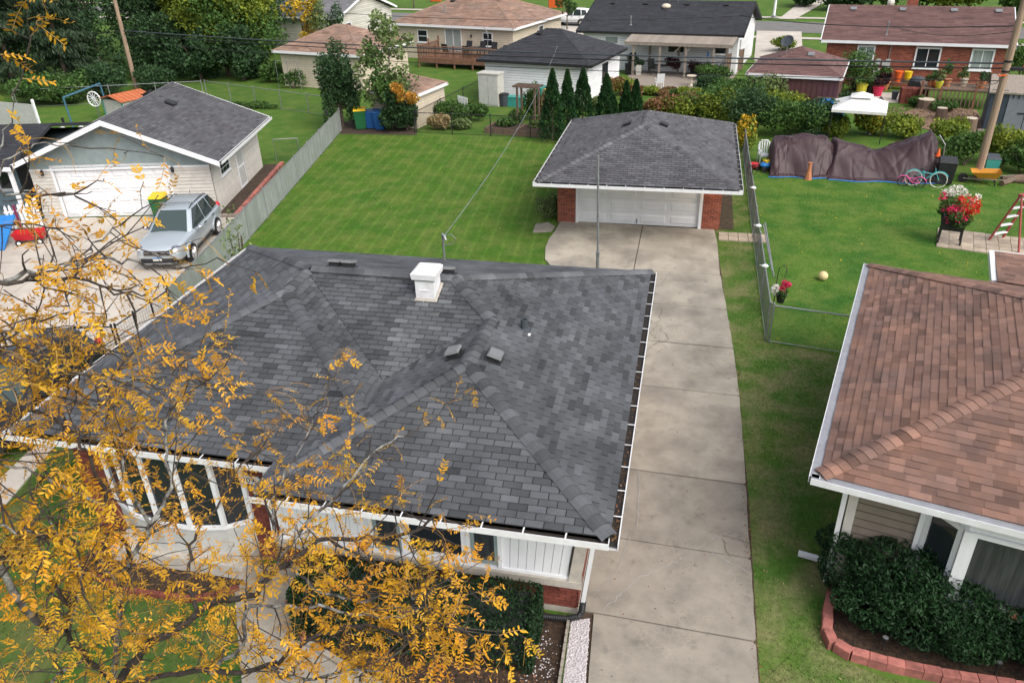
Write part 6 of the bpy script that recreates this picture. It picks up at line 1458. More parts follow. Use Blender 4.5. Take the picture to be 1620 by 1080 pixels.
for _ in range(800):
    x, y = random.uniform(-2.1, -1.45), random.uniform(7.4, 9.5); r = random.uniform(.008, .02)
    if random.random() < .35 + .3 * math.sin(x * 7 + y * 3): pm.add([(x + r, y, .022), (x, y + r, .022), (x - r, y, .022), (x, y - r, .022), (x, y, .022 + r)], [(0, 1, 4), (1, 2, 4), (2, 3, 4), (3, 0, 4)], random.uniform(-.5, .4))
pm.build('white_gravel', 'pebble', None, kind='stuff')
be = wthing('bed_edging', 'scalloped grey edging between the mulch bed and white gravel', 'edging', (-1.4, 8.5, 0))
for i in range(16): MB().prism([(-.08, 0), (.08, 0), (.08, .1), (.04, .14), (-.04, .14), (-.08, .1)], -.02, .02, random.uniform(-.4, .4), TR(-1.42 + .012 * i * .5, 9.65 - i * .168, .0, rz=PI / 2) @ Matrix.Rotation(PI / 2, 4, 'X')).build('edging_stone', 'concrete_dark', be)
we = wthing('bed_edging', 'row of grey edging stones along the curved front walk', 'edging', (-5, 8, 0))
for x, y, a in walk([(-6.55, 9.1), (-5.9, 8.4), (-4.45, 7.85), (-3.3, 7.62), (-1.6, 7.05)], .22): MB().cbox(0, 0, .06, .2, .1, .13, random.uniform(-.5, .3), TR(x, y, 0, rz=a)).build('edging_stone', 'block_red' if x < -5.9 else 'concrete_dark', we)
n_ = 700; P_ = np.stack([rng.uniform(-4.5, -1.5, n_), rng.uniform(7.5, 8.6, n_), np.full(n_, .03)], 1)
quads('bed_litter', leafquads(P_, .05, up=3), 'rust_leaf', rng.normal(0, .5, n_), None, kind='stuff')
def scatter(name, poly, n, size, mat, z):
    xs, ys = [p[0] for p in poly], [p[1] for p in poly]
    P = np.stack([rng.uniform(min(xs), max(xs), n), rng.uniform(min(ys), max(ys), n), np.full(n, z)], 1); P = P[inside(P, poly)]
    quads(name, leafquads(P, size, up=4), mat, rng.normal(0, .5, len(P)), None, kind='stuff')
scatter('fallen_leaves', [(1.8, 6), (12, 6), (12, 9.5), (5.8, 9.5), (3.0, 9.7), (2.9, 12), (5, 20.5), (1.8, 20.5)], 1000, .045, 'straw', .05)
scatter('yard_leaves', [(2.7, 21), (22, 16), (22, 36), (3, 38)], 900, .07, 'leaf_yellow', .05)
scatter('lawn_leaves', [(-16.8, 17), (-1.4, 18.5), (-6, 41.5), (-20, 41.5)], 350, .06, 'straw', .05)
scatter('front_lawn_leaves', [(-13, 3), (-6.7, 3), (-7.7, 9), (-12.4, 14)], 900, .05, 'gold_leaf', .06)
scatter('drive_leaves', [(-1.2, 7), (1.8, 7), (1.6, 24), (-.6, 24)], 130, .04, 'rust_leaf', .064)
scatter('edge_leaves', [(1.72, 7.5), (1.9, 7.5), (1.85, 20), (1.7, 20)], 420, .04, 'rust_leaf', .05)
# plants near the garages and house
bush('small variegated bush beside the left brick pier of the garage', (-5.45, 30.1), .5, .7, 1.05, 2200, .09, 'leaf_pale', seed=3)
t_ = bush('thin yellowish seedling tree behind the grey bungalow roof', (-13.75, 20.6), .55, .5, 4.0, 300, .12, 'leaf_pale', 'sapling', 'tree', seed=4)
# arborvitae row
for i, (b, zt, w_, nm) in enumerate((((-7.23, 41.66), 3.75, .78, 'leftmost and tallest broad arborvitae in the row behind the lawn'), ((-6.59, 42.64), 3.55, .64, 'second arborvitae from the left behind the lawn'), ((-5.89, 43.67), 3.45, .78, 'third arborvitae from the left, beside the white garage corner'),
        ((-4.78, 45.35), 2.85, .72, 'broad arborvitae standing apart above the garage roof'), ((-4.38, 45.39), 1.7, .45, 'smallest arborvitae tucked against the broad one'), ((-3.71, 45.90), 2.4, .52, 'narrow arborvitae left of the last one in the row'), ((-3.17, 45.96), 2.45, .55, 'rightmost narrow arborvitae in the row'))):
    t = thing('arborvitae', nm, 'evergreen', b, 0, 'arborvitae behind the back lawn')
    MB().tube([(0, 0, 0), (0, 0, zt * .9)], [.06, .01], 6).build('trunk', 'trunk', t)
    n = 5200; u_ = rng.random(n) ** .75; z = .08 + u_ * (zt - .08); a = rng.uniform(0, 2 * PI, n)
    rr = w_ * (1 - (z / zt)) ** .75 * (1 + .12 * np.sin(a * 5 + z * 6) + .1 * np.sin(z * 11 + a * 3)) * rng.uniform(.72, 1.04, n) + .02
    rr = np.where(z < .35, rr * .85, rr)
    P = np.stack([rr * np.cos(a), rr * np.sin(a), z], 1)
    D = np.stack([np.cos(a) * .5, np.sin(a) * .5, np.ones(n)], 1)
    quads('foliage', leafquads(P, .14, .5, .1, D), 'cedar', rng.normal(0, .5, n).clip(-1, 1), t, kind='stuff')
# column tree, young tree with yellowing leaves
tree('dense dark green column tree at the end of the slatted fence', (-20.1, 43.4), 4.8, (0, 0, 2.4), (1.35, 1.3, 2.4), 26, 9000, .17, 'leaf_dark', 'column_tree', .1, seed=11)
yt = tree('young loose tree with pale leaves turning orange over the trash carts', (-16.9, 43.3), 6.2, (0, 0, 3.7), (1.75, 1.6, 2.4), 22, 2300, .24, 'leaf_pale', 'young_tree', .09, seed=12, f=.3,
          extra=[('leaf_orange', (1.1, -1.0, 2.2), (.8, .7, .6), 7, 420), ('leaf_dark', (.35, -.5, 1.3), (1.05, .8, 1.2), 12, 1700), ('leaf_mid', (-.2, 0, 3.0), (1.7, 1.5, 2.0), 14, 800)])
bush('dark leafy shrub at the corner of the tan shed by the lawn', (-15.9, 42.9), .9, .7, 1.9, 2600, .17, 'leaf_dark', seed=13)
tree('thin bright yellow tree in front of the grey roofed house', (-32.3, 64.5), 6, (0, 0, 3.4), (1.7, 1.5, 2.3), 16, 1300, .28, 'leaf_yellow', 'yellow_tree', .09, seed=14, f=.33, extra=[('leaf_pale', (1.6, 0, 4.0), (1.1, 1, 1.9), 8, 700)])
tree('dark slim tree between the yellow tree and the white gable', (-30.2, 66.5), 5, (0, 0, 2.8), (.8, .8, 2.0), 10, 700, .2, 'leaf_dark', 'slim_tree', .07, seed=15)
# woodland at the top left
wd = 'woodland trees at the top left'
spr = []
def spruce(label, loc, h, r, n, seed):
    t = thing('spruce_tree', label, 'conifer', loc, 0, wd); rs = np.random.default_rng(seed)
    MB().tube([(0, 0, 0), (0, 0, h)], [.22, .02], 8).build('trunk', 'trunk', t)
    k = 70; bz = rs.uniform(.08, .97, k) * h; ba = rs.uniform(0, 2 * PI, k); bl_ = r * (1 - bz / h) ** .8 * rs.uniform(.75, 1.1, k) + .25
    i = rs.integers(0, k, n); u_ = rs.random(n) ** .7; L = bl_[i] * u_
    x = L * np.cos(ba[i]) + rs.normal(0, .18, n); y = L * np.sin(ba[i]) + rs.normal(0, .18, n); z = bz[i] - .28 * L ** 1.2 * .6 + .10 * L - np.abs(rs.normal(0, .30, n)) * u_
    D = np.stack([np.cos(ba[i]) * .4, np.sin(ba[i]) * .4, -np.ones(n)], 1)
    quads('crown', leafquads(np.stack([x, y, np.maximum(z, .1)], 1), .36, .3, .1, D), 'spruce', rs.normal(0, .45, n).clip(-1, 1), t, kind='stuff')
spruce('drooping dark spruce at the far left edge', (-49.0, 50.5), 11.5, 3.9, 14000, 1)
spruce('drooping spruce with brown cones just right of the leftmost one', (-44.8, 51.0), 9.5, 3.1, 12000, 2)
spruce('tall pale tipped spruce behind the two front spruces', (-57.0, 60.0), 13, 4, 7000, 3)
for i, (lab, loc, c, R3, mat, n, ex) in enumerate((
    ('tall dark leafy tree behind the slim utility pole', (-44.5, 61), (0, 0, 6.0), (4.2, 3.5, 6.0), 'leaf_dark', 11000, None),
    ('dark leafy tree left of the slim utility pole', (-51.5, 63), (0, 0, 6.5), (4.2, 3.5, 6.3), 'leaf_dark', 9000, None),
    ('tree with yellow crown just right of the slim utility pole', (-39.5, 59), (0, 0, 5.9), (2.6, 2.6, 4.0), 'leaf_yellowgreen', 7000, [('leaf_yellow', (-1.2, -.8, 6.8), (1.2, 1, 1.6), 7, 900)]),
    ('broad yellow green tree above the grey garage roof', (-36.0, 58), (0, 0, 5.6), (3.2, 2.8, 3.9), 'leaf_yellowgreen', 9500, [('leaf_mid', (0, -.5, 3.9), (3.2, 2.6, 2.6), 14, 4500)]),
    ('yellow green tree at the right end of the woodland', (-34.6, 59.5), (0, 0, 4.4), (2.2, 2.4, 3.7), 'leaf_yellowgreen', 8000, [('leaf_mid', (0, -.5, 3.4), (2.6, 2.4, 2.8), 12, 4000)]),
    ('dark understorey tree below the yellow green crowns', (-37.5, 56.5), (0, 0, 2.4), (3.4, 2.2, 2.5), 'leaf_dark', 8000, None),
    ('dark understorey tree left of the tan garage', (-33.8, 56.5), (0, 0, 1.9), (2.2, 2.0, 2.0), 'leaf_dark', 5500, None),
    ('dark tree filling the gap behind the orange shed', (-41.5, 56.8), (0, 0, 2.6), (3.2, 2.0, 2.7), 'leaf_dark', 7000, None),
    ('dark tree in the shade at the back of the woodland', (-46, 70), (0, 0, 6), (6, 4, 6), 'leaf_dark', 7000, None),
    ('dark tree behind the yellow green crowns', (-39, 68), (0, 0, 5.2), (5, 4, 5), 'leaf_dark', 7000, None),
    ('dark tree just behind the leftmost spruce', (-54.5, 56), (0, 0, 4.0), (4.5, 3, 4.2), 'leaf_dark', 8000, None),
    ('dark tree between the spruces and the slim utility pole', (-47.5, 55.5), (0, 0, 3.0), (3.2, 2.4, 3.2), 'leaf_dark', 7000, None),
    ('dark tree at the back left corner of the woodland', (-60, 72), (0, 0, 7), (7, 5, 7), 'leaf_dark', 7000, None))):
    tree(lab, loc, 0, c, R3, 34, n, .27, mat, 'leafy_tree', .17, wd, ex, seed=100 + i, f=.33)
for i, (lab, loc, rx, h, mat) in enumerate((('green brush under the spruces by the swing frame', (-44.5, 47.3), 2.2, 2.2, 'leaf_mid'), ('yellowing brush behind the pale fence panel', (-47.0, 44.5), 2.4, 1.7, 'leaf_yellowgreen'), ('dark brush behind the orange roofed shed', (-41.0, 50.0), 1.9, 2.4, 'leaf_dark'), ('leafy brush left of the orange roofed shed', (-42.4, 48.0), 1.6, 2.2, 'leaf_mid'), ('brush at the foot of the slim utility pole', (-38.8, 52.5), 1.6, 1.8, 'leaf_dark'))):
    bush(lab, loc, rx, 1.6, h, 3600, .22, mat, group='brush under the woodland', seed=20 + i, k=12)
bush('low green weeds along the inside of the wire fence', (-28.5, 47.6), 2.4, .5, .5, 900, .16, 'leaf_mid', seed=31)
bush('climbing bean plants on the tan garage wall', (-28.3, 53.7), 1.3, .25, 1.6, 700, .17, 'leaf_mid', seed=32, group=None)
bush('shrub at the left end of the tan garage', (-31.3, 55.8), 1.1, .9, 1.9, 2000, .2, 'leaf_mid', seed=33)
# garden beyond the black fence
bush('round green shrub behind the black fence corner', (-14.2, 45.8), .9, .8, 1.3, 2600, .15, 'leaf_mid', seed=34); bush('second green shrub right of the fence corner shrub', (-12.9, 45.6), 1.1, .9, 1.15, 2600, .15, 'leaf_mid', seed=35)
bush('tan ornamental grass clump just inside the black fence', (-14.2, 43.6), .9, .5, .9, 1800, .3, 'straw', seed=36); bush('low green grass clump inside the black fence', (-13.0, 43.6), .8, .4, .7, 1500, .25, 'leaf_pale', seed=37)
bush('vine covering the brown garden arbor', (-9.24, 46.25), .75, .6, 2.3, 1800, .15, 'leaf_mid', 'vine', seed=38); bush('pale hosta in the right raised bed', (-8.55, 43.81), .7, .4, .6, 900, .2, 'leaf_pale', 'hosta', 'plant', seed=39)
bush('dry straw coloured grass beside the arbor', (-8.49, 46.33), .35, .35, 1.9, 900, .4, 'straw', 'ornamental_grass', 'plant', seed=40); bush('leafy plants in the left raised bed', (-10.33, 43.90), .8, .5, .7, 900, .18, 'leaf_mid', 'plant', 'plant', seed=41)
bush('green vegetable plants left of the arbor', (-9.99, 45.41), .6, .5, .9, 1100, .18, 'leaf_mid', 'plant', 'plant', seed=42)
# flower bed around the patio and right hand garden
for i, (lab, p, rx, h, mat, ex) in enumerate((
    ('rusty flowering shrub at the left corner of the patio', (-4.79, 53.64), 1.2, 1.2, 'leaf_yellowgreen', ('rust_leaf', .4)), ('pale variegated shrub at the white garage corner', (-5.76, 49.53), .9, .8, 'leaf_pale', None),
    ('rust tinged shrub beside the garden path', (-3.84, 52.20), .8, 1.0, 'rust_leaf', None), ('yellow green low shrub right of the garden path', (-2.73, 53.81), .8, .6, 'leaf_yellowgreen', None),
    ('low flowering plants in the patio bed', (-1.68, 53.51), 1.0, .5, 'leaf_mid', ('rust_leaf', .5)), ('bright yellow green shrub at the right of the patio bed', (-0.26, 53.06), .9, .8, 'leaf_yellowgreen', None),
    ('rounded green shrub at the corner of the patio cover', (1.36, 58.93), 1.3, 1.2, 'leaf_mid', None), ('second rounded shrub in front of the patio corner', (1.02, 55.10), 1.2, 1.2, 'leaf_dark', None),
    ('rusty hydrangea above the garage roof', (-1.83, 46.54), 1.0, 1.1, 'leaf_yellowgreen', ('rust_leaf', .9)), ('rusty hydrangea right of the garage ridge', (-0.54, 46.37), 1.4, 1.4, 'leaf_yellowgreen', ('rust_leaf', .6)),
    ('green garden shrub above the right garage slope', (0.42, 46.77), 1.4, 1.7, 'leaf_mid', None), ('yellow green shrub at the right corner of the garage roof', (1.47, 45.85), 1.4, 1.8, 'leaf_yellowgreen', None),
    ('tall leafy shrub behind the garage right corner', (2.53, 46.69), 1.4, 2.1, 'leaf_mid', None), ('blue green shrub left of the white plastic chair', (3.28, 43.99), 1.3, 2.3, 'leaf_dark', None),
    ('yellow flowering plant by the fence end', (2.78, 41.08), .5, 1.4, 'leaf_yellowgreen', ('leaf_yellow', .5)), ('green shrub between the sheds and the garden', (2.69, 52.40), 1.3, 1.3, 'leaf_mid', None),
    ('corn like tall plants before the maroon shed', (4.41, 49.16), 1.3, 2.0, 'leaf_pale', None), ('yellow green shrub below the maroon shed', (5.19, 47.70), 1.4, 1.5, 'leaf_yellowgreen', None),
    ('dense green shrub behind the left tarp', (5.25, 44.20), 1.5, 1.7, 'leaf_mid', None), ('dark green shrub behind the middle of the left tarp', (6.39, 44.32), 1.4, 1.6, 'leaf_dark', None),
    ('yellow leaved shrub before the white gazebo', (7.68, 44.46), 1.2, 1.2, 'leaf_yellowgreen', None), ('green shrub left of the gazebo pole', (9.23, 44.89), 1.0, 1.3, 'leaf_yellowgreen', ('leaf_yellow', .3)),
    ('bright yellow green round bush behind the right tarp', (10.96, 44.44), 1.3, 1.3, 'leaf_yellowgreen', None), ('yellow shrub right of the tarps', (12.70, 43.40), 1.1, 1.5, 'leaf_yellowgreen', None),
    ('green shrub beside the utility pole foot', (12.63, 39.64), 1.3, 1.6, 'leaf_mid', None), ('yellow green shrub right of the utility pole', (14.30, 39.84), 1.3, 2.0, 'leaf_yellowgreen', None),
    ('dark shrub at the right edge below the blue shed', (14.72, 38.62), 1.3, 1.6, 'leaf_mid', None), ('tall green shrub at the corner of the red brick house', (9.86, 55.23), 1.5, 3.0, 'leaf_mid', None),
    ('shrub at the foot of the maroon shed corner', (8.62, 50.86), .7, 1.0, 'leaf_dark', None), ('hosta clump before the garden deck', (14.25, 50.73), 1.0, .6, 'leaf_mid', None), ('leafy plant beside the old tree stump', (13.13, 51.60), .6, .7, 'leaf_mid', None), ('shrub beside the driveway behind the maroon shed', (6.99, 71.11), 1.3, 1.3, 'leaf_yellowgreen', None),
    ('dark shrub at the right end of the red brick house', (21.36, 60.76), 1.2, 2.6, 'leaf_mid', None))):
    if 8 <= i <= 19: rx, h = rx * 1.3, h * 1.25
    bush(lab, p, rx, rx * .8, h, int(1900 * rx), .16, mat, seed=200 + i, extra=ex, k=9, group='garden shrubs')
# far trees and hedges along the top edge
for i, (x, y, w_, h, mat) in enumerate(((15.5, 99, 3.4, 3.4, 'leaf_dark'), (21, 98, 3.6, 3.6, 'leaf_mid'), (26.5, 96, 3.6, 4.4, 'leaf_yellowgreen'), (32, 94, 3.6, 4, 'leaf_mid'), (11.8, 102, 1.8, 2.6, 'leaf_dark'), (-5, 97, 3.4, 1.6, 'leaf_dark'))):
    bush(['dark clipped hedge mass beyond the red brick roof', 'green hedge mass above the red brick chimney', 'yellow green trees at the top right beyond the brick house', 'green trees at the top right corner', 'dark round shrub beside the far path', 'dark low hedge behind the charcoal roof'][i], (x, y), w_, 2.4, h, 5200, .4, mat, 'far_hedge', 'hedge', seed=300 + i, k=14)
tree('small green street tree left of the white car', (-12.92, 83.18), 4, (0, 0, 2.6), (1.0, 1.0, 1.3), 9, 1600, .2, 'leaf_mid', 'street_tree', .07, seed=41)
tree('thin bare trunked street tree at the top beside the white gable', (-35.36, 101.78), 5, (0, 0, 4.6), (1.5, 1.4, 1.6), 9, 1500, .22, 'leaf_mid', 'street_tree', .1, seed=42)
# hanging baskets and the pots
for p, lab in (((-1.53, 60.30, 1.11), 'dark purple hanging basket under the middle of the patio cover'), ((0.09, 59.70, 0.96), 'dark purple plant on the storage bench under the patio cover')):
    t = thing('purple_plant', lab, 'plant', p, 0, 'purple plants under the patio cover'); crown(t, clumpy((0, 0, 0), (.75, .6, .6), 10, .45, 5), 1100, .14, 'purple_leaf', 'foliage'); MB().lathe([(.16, -.5), (.22, -.25), (.2, -.24)], 10).build('pot', 'dark', t)
bush('clipped green bush in the dark round planter', (-4.77, 60.62), .6, .5, .9, 1000, .12, 'shrub_green', seed=43, z=.75); bush('leafy plant in the square planter', (-4.06, 60.42), .5, .4, .6, 700, .13, 'leaf_dark', seed=44, z=.65)
# mulch, chips
sheet('wood_chip_bed', [(11.68, 49.86), (13.84, 52.00), (16.19, 51.08), (15.48, 46.62), (13.33, 45.47), (11.77, 46.92)], .03, 'chips')
n_ = 1500; P_ = np.stack([rng.uniform(10.5, 16, n_), rng.uniform(46.5, 51.5, n_), np.full(n_, .05)], 1); quads('wood_chip_litter', leafquads(P_, .12, up=2), 'chips', None, None, kind='stuff')
sheet('shaded_soil', [(-21.52, 42.72), (-20.14, 45.17), (-15.90, 44.05), (-15.07, 42.13), (-19.52, 41.78)], .014, 'soil'); sheet('patio_bed', [(-2.70, 53.42), (0.53, 54.08), (0.10, 56.04), (-2.39, 55.23)], .025, 'soil'); sheet('fence_soil', [(-32.79, 47.40), (-25.81, 44.28), (-26.47, 45.53), (-33.47, 48.47)], .012, 'soil')
sheet('garage_side_soil', [(1.4, 29.7), (1.95, 29.7), (2.0, 36), (1.4, 36)], .02, 'soil')

# ---------------------------------------------------------------- honey locust in the front yard, seen through its golden crown
T0 = (-4.16, 3.34, 5.89)
loc_t = wthing('honey_locust', 'honey locust tree with golden leaves in the front yard before the bungalow', 'tree', (T0[0] + .1, T0[1] + .15, 0))
trunk = MB()
trunk.tube([(T0[0] + .1, T0[1] + .15, 0), (T0[0] + .06, T0[1] + .1, 1.5), (T0[0], T0[1], T0[2])], [.17, .14, .10], 12)
trunk.build('trunk', 'lichen_bark', loc_t, smooth=True)
LIMBS = [
 ([T0, (-3.88, 3.37, 6.26), (-3.63, 3.38, 6.50), (-3.29, 3.48, 6.76), (-3.02, 3.54, 6.91), (-2.83, 3.59, 6.96), (-2.63, 3.75, 7.12), (-2.32, 3.85, 7.33), (-1.92, 3.85, 7.41), (-1.67, 3.89, 7.48), (-1.51, 3.93, 7.61)], .075, .012),
 ([(-2.83, 3.59, 6.96), (-2.74, 3.82, 7.10), (-2.63, 4.15, 7.20), (-2.47, 4.47, 7.27), (-2.30, 4.71, 7.46), (-2.08, 4.87, 7.53)], .04, .008),
 ([(-2.74, 3.82, 7.10), (-2.93, 4.10, 7.19), (-3.00, 4.44, 7.28), (-2.98, 4.83, 7.38), (-2.96, 5.10, 7.52)], .03, .007),
 ([(-3.29, 3.48, 6.76), (-3.40, 3.63, 6.97), (-3.44, 3.82, 7.16), (-3.35, 4.04, 7.30), (-3.29, 4.37, 7.43), (-3.20, 4.64, 7.49)], .035, .007),
 ([T0, (-3.87, 3.29, 6.63), (-3.71, 3.31, 7.11), (-3.54, 3.32, 7.44), (-3.36, 3.40, 7.68), (-3.26, 3.56, 7.90), (-3.34, 3.71, 8.15), (-3.31, 3.89, 8.35), (-3.17, 4.05, 8.41)], .055, .007),
 ([(-3.71, 3.31, 7.11), (-3.65, 3.16, 7.57), (-3.64, 2.98, 7.91), (-3.60, 2.73, 8.17), (-3.63, 2.55, 8.40)], .035, .008),
 ([(-3.54, 3.32, 7.44), (-3.54, 3.29, 7.92), (-3.52, 3.28, 8.24), (-3.57, 3.27, 8.49), (-3.68, 3.18, 8.73), (-3.75, 3.03, 8.87)], .035, .007),
 ([(-3.36, 3.40, 7.68), (-3.43, 3.38, 8.07), (-3.44, 3.47, 8.36), (-3.52, 3.43, 8.62), (-3.60, 3.35, 8.85)], .03, .006),
 ([(-3.54, 3.29, 7.92), (-3.57, 3.06, 8.26), (-3.61, 2.90, 8.52), (-3.68, 2.76, 8.67)], .03, .006),
 ([T0, (-3.98, 3.09, 6.58), (-3.90, 2.95, 7.02), (-3.75, 2.93, 7.33), (-3.74, 2.86, 7.74), (-3.67, 2.65, 8.01), (-3.68, 2.47, 8.21)], .05, .01),
 ([(-3.98, 3.09, 6.58), (-3.71, 2.58, 7.05), (-3.47, 2.28, 7.25)], .03, .01),
 ([(-3.90, 2.95, 7.02), (-3.66, 2.90, 7.38), (-3.53, 2.91, 7.73), (-3.59, 2.87, 8.27)], .03, .006),
 ([T0, (-3.61, 3.26, 6.26), (-3.07, 3.18, 6.53), (-2.56, 3.15, 6.75), (-2.22, 3.22, 7.02), (-1.90, 3.27, 7.17), (-1.53, 3.21, 7.23), (-1.36, 3.25, 7.34), (-1.20, 3.21, 7.39)], .05, .007),
 ([(-3.07, 3.18, 6.53), (-2.75, 3.19, 6.88), (-2.69, 3.34, 7.10), (-2.34, 3.34, 7.18), (-2.00, 3.30, 7.24), (-1.65, 3.33, 7.24), (-1.46, 3.35, 7.32), (-1.33, 3.29, 7.36)], .035, .006),
 ([(-2.63, 3.75, 7.12), (-2.30, 3.53, 7.17), (-1.97, 3.44, 7.20), (-1.71, 3.50, 7.28), (-1.54, 3.45, 7.31), (-1.43, 3.52, 7.32)], .03, .006),
 ([(-2.32, 3.85, 7.33), (-1.95, 3.67, 7.39), (-1.71, 3.64, 7.40), (-1.55, 3.60, 7.44)], .02, .005),
 ([(-2.56, 3.15, 6.75), (-2.20, 3.02, 6.87), (-1.85, 3.07, 6.99), (-1.50, 3.08, 7.00)], .03, .006),
 ([(-3.90, 2.95, 7.02), (-3.75, 2.66, 7.61), (-3.78, 2.61, 8.46), (-3.79, 2.71, 9.23), (-3.69, 2.92, 9.61), (-3.57, 3.08, 9.62), (-3.42, 3.24, 9.63), (-3.30, 3.37, 9.63), (-3.20, 3.46, 9.63), (-3.07, 3.55, 9.57), (-2.93, 3.63, 9.52)], .06, .008),
 ([(-3.57, 3.08, 9.62), (-3.36, 3.15, 9.63), (-3.21, 3.29, 9.58), (-3.05, 3.37, 9.47), (-2.93, 3.46, 9.43)], .028, .006),
 ([(-3.30, 3.37, 9.63), (-3.20, 3.49, 9.70), (-3.11, 3.61, 9.77)], .018, .005),
 ([(-3.69, 2.92, 9.61), (-3.65, 3.10, 9.85), (-3.57, 3.27, 10.05), (-3.45, 3.38, 10.01), (-3.35, 3.47, 10.00), (-3.27, 3.53, 9.96)], .028, .006),
 ([(-3.65, 3.10, 9.85), (-3.52, 3.11, 9.91), (-3.38, 3.25, 9.89), (-3.25, 3.36, 9.84)], .018, .005),
 ([(-3.57, 3.27, 10.05), (-3.54, 3.37, 10.24), (-3.48, 3.47, 10.38), (-3.46, 3.52, 10.50)], .018, .004),
 ([(-3.57, 3.27, 10.05), (-3.48, 3.42, 10.22), (-3.37, 3.54, 10.24), (-3.27, 3.63, 10.21)], .016, .004),
 ([(-3.79, 2.71, 9.23), (-3.69, 2.87, 9.26), (-3.58, 3.03, 9.30), (-3.48, 3.16, 9.32), (-3.47, 3.23, 9.42)], .022, .005),
 ([(-3.79, 2.71, 9.23), (-3.73, 2.98, 9.23), (-3.62, 3.17, 9.09), (-3.52, 3.33, 8.92), (-3.39, 3.51, 8.77), (-3.25, 3.73, 8.68), (-2.99, 3.85, 8.54)], .03, .006),
 ([(-3.62, 3.17, 9.09), (-3.54, 3.29, 9.13), (-3.48, 3.47, 9.06), (-3.35, 3.53, 8.95)], .016, .004),
]
lrs = random.Random(99)
DENS = [.6, .62, .65, .6, .62, .75, .5, .55, .55, .85, .95, .95, .52, .5, .5, .5, .6, .2, .5, .5, .32, .3, .35, .25, .6, .75, .6]
def rough(pts, amp, sub=4):
    """subdivide a limb path and make it crook a little"""
    P = [Vector(p) for p in pts]; out = []
    for i in range(len(P) - 1):
        p0, p1, p2, p3 = P[max(0, i - 1)], P[i], P[i + 1], P[min(len(P) - 1, i + 2)]
        for k in range(sub):
            t = k / sub; q = 0.5 * ((2 * p1) + (p2 - p0) * t + (2 * p0 - 5 * p1 + 4 * p2 - p3) * t * t + (3 * p1 - p0 - 3 * p2 + p3) * t ** 3)
            out.append(q + (Vector((lrs.uniform(-1, 1), lrs.uniform(-1, 1), lrs.uniform(-1, 1))) * amp if i + k else Vector((0, 0, 0))))
    out.append(P[-1]); return out
twigs = MB(); LEAFPOS = []
def add_leaves(p, d, n, spread=.5):
    for _ in range(n):
        dirv = (d * .5 + Vector((lrs.gauss(0, 1), lrs.gauss(0, 1), lrs.gauss(0, .8) - .25)) * spread * 1.3).normalized()
        LEAFPOS.append((p, dirv))
def twig(a, d, L, r, depth, leafy):
    n = max(3, int(L / .09)); p = Vector(a); P = [p.copy()]; d = d.normalized()
    for i in range(n):
        d = (d + Vector((lrs.gauss(0, .2), lrs.gauss(0, .2), lrs.gauss(0, .16) + .01))).normalized(); p = p + d * (L / n); P.append(p.copy())
        if depth and lrs.random() < .34: twig(p, d + Vector((lrs.gauss(0, .8), lrs.gauss(0, .8), lrs.gauss(0, .55))), L * lrs.uniform(.3, .6), r * .55, depth - 1, leafy)
        if lrs.random() < leafy * (.42 if depth else .62): add_leaves(p, d, 1)
    twigs.tube(P, [max(.0022, r * (1 - .75 * i / len(P))) for i in range(len(P))], 4, cap=False)
    if lrs.random() < leafy * 1.1: add_leaves(p, d, 2, .7)
for k, (pts, r0, r1) in enumerate(LIMBS):
    P = rough(pts, .022 if r0 > .03 else .016); m = MB().tube(P, r0 * (.45 if k < 17 else .4), 8 if r0 > .03 else 6, r2=r1 * .7)
    m.build('limb', 'lichen_bark' if k % 3 else 'bark', loc_t, smooth=True)
    for i in range(2, len(P)):
        f = i / len(P); d = (P[i] - P[i - 1]).normalized()
        near_top = P[i].x < -2.6 and P[i].z > 8.2
        lf = .50 if k in (0, 1, 2, 14, 15) else .78
        if k >= 17: lf = .55
        c = 1 if f < .35 else 2
        if k >= 17 and i % 2: c = 1
        for _ in range(2 if k not in (17, 19, 20, 21, 22, 23) else 1):
            if lrs.random() < DENS[k]: twig(P[i], d * .55 + Vector((lrs.gauss(0, .75), lrs.gauss(0, .75), lrs.gauss(0, .55))), lrs.uniform(.16, .5) * (1.1 if f > .3 else .8), min(r0 * .25, .0065), 1, lf)
twigs.build('twigs', 'bark', loc_t, kind='stuff')
# a compound leaf: bent stalk with paired leaflets; a few variants share their meshes
def leaf_shape(seed, npair, L, miss, bend):
    rs = random.Random(seed); st, V = [], []
    pts = [Vector((L * t, 0, -bend * L * t * t)) for t in np.linspace(0, 1, 7)]
    for i in range(npair):
        t = .16 + .84 * i / max(1, npair - 1); c = Vector((L * t, 0, -bend * L * t * t))
        for s in (-1, 1):
            if rs.random() < miss: continue
            l = L * .27 * rs.uniform(.75, 1.15) * (1 - .3 * abs(t - .5)); a = s * rs.uniform(.75, 1.25)
            d = Vector((math.cos(a), math.sin(a), rs.uniform(-.5, .15))).normalized(); q = Vector((-d.y, d.x, rs.uniform(-.4, .4))).normalized() * l * .185
            V.append([c, c + d * l * .3 - q * .85, c + d * l * .68 - q * .9, c + d * l, c + d * l * .68 + q * .9, c + d * l * .3 + q * .85])
    return pts, V
SH = [leaf_shape(s, n, 1.0, m, b) for s, n, m, b in ((1, 7, .08, .25), (2, 8, .2, .5), (3, 6, .12, .1), (4, 8, .35, .7), (5, 5, .1, .35), (6, 7, .92, .9), (7, 8, .55, .45))]
def leaf_frame(p, d, size):
    d = d.normalized(); u = Vector((lrs.gauss(0, .55), lrs.gauss(0, .55), 1)); s_ = u.cross(d).normalized(); w = d.cross(s_)
    return Matrix(((d.x * size, s_.x * size, w.x * size, p.x), (d.y * size, s_.y * size, w.y * size, p.y), (d.z * size, s_.z * size, w.z * size, p.z), (0, 0, 0, 1)))
lmesh = []
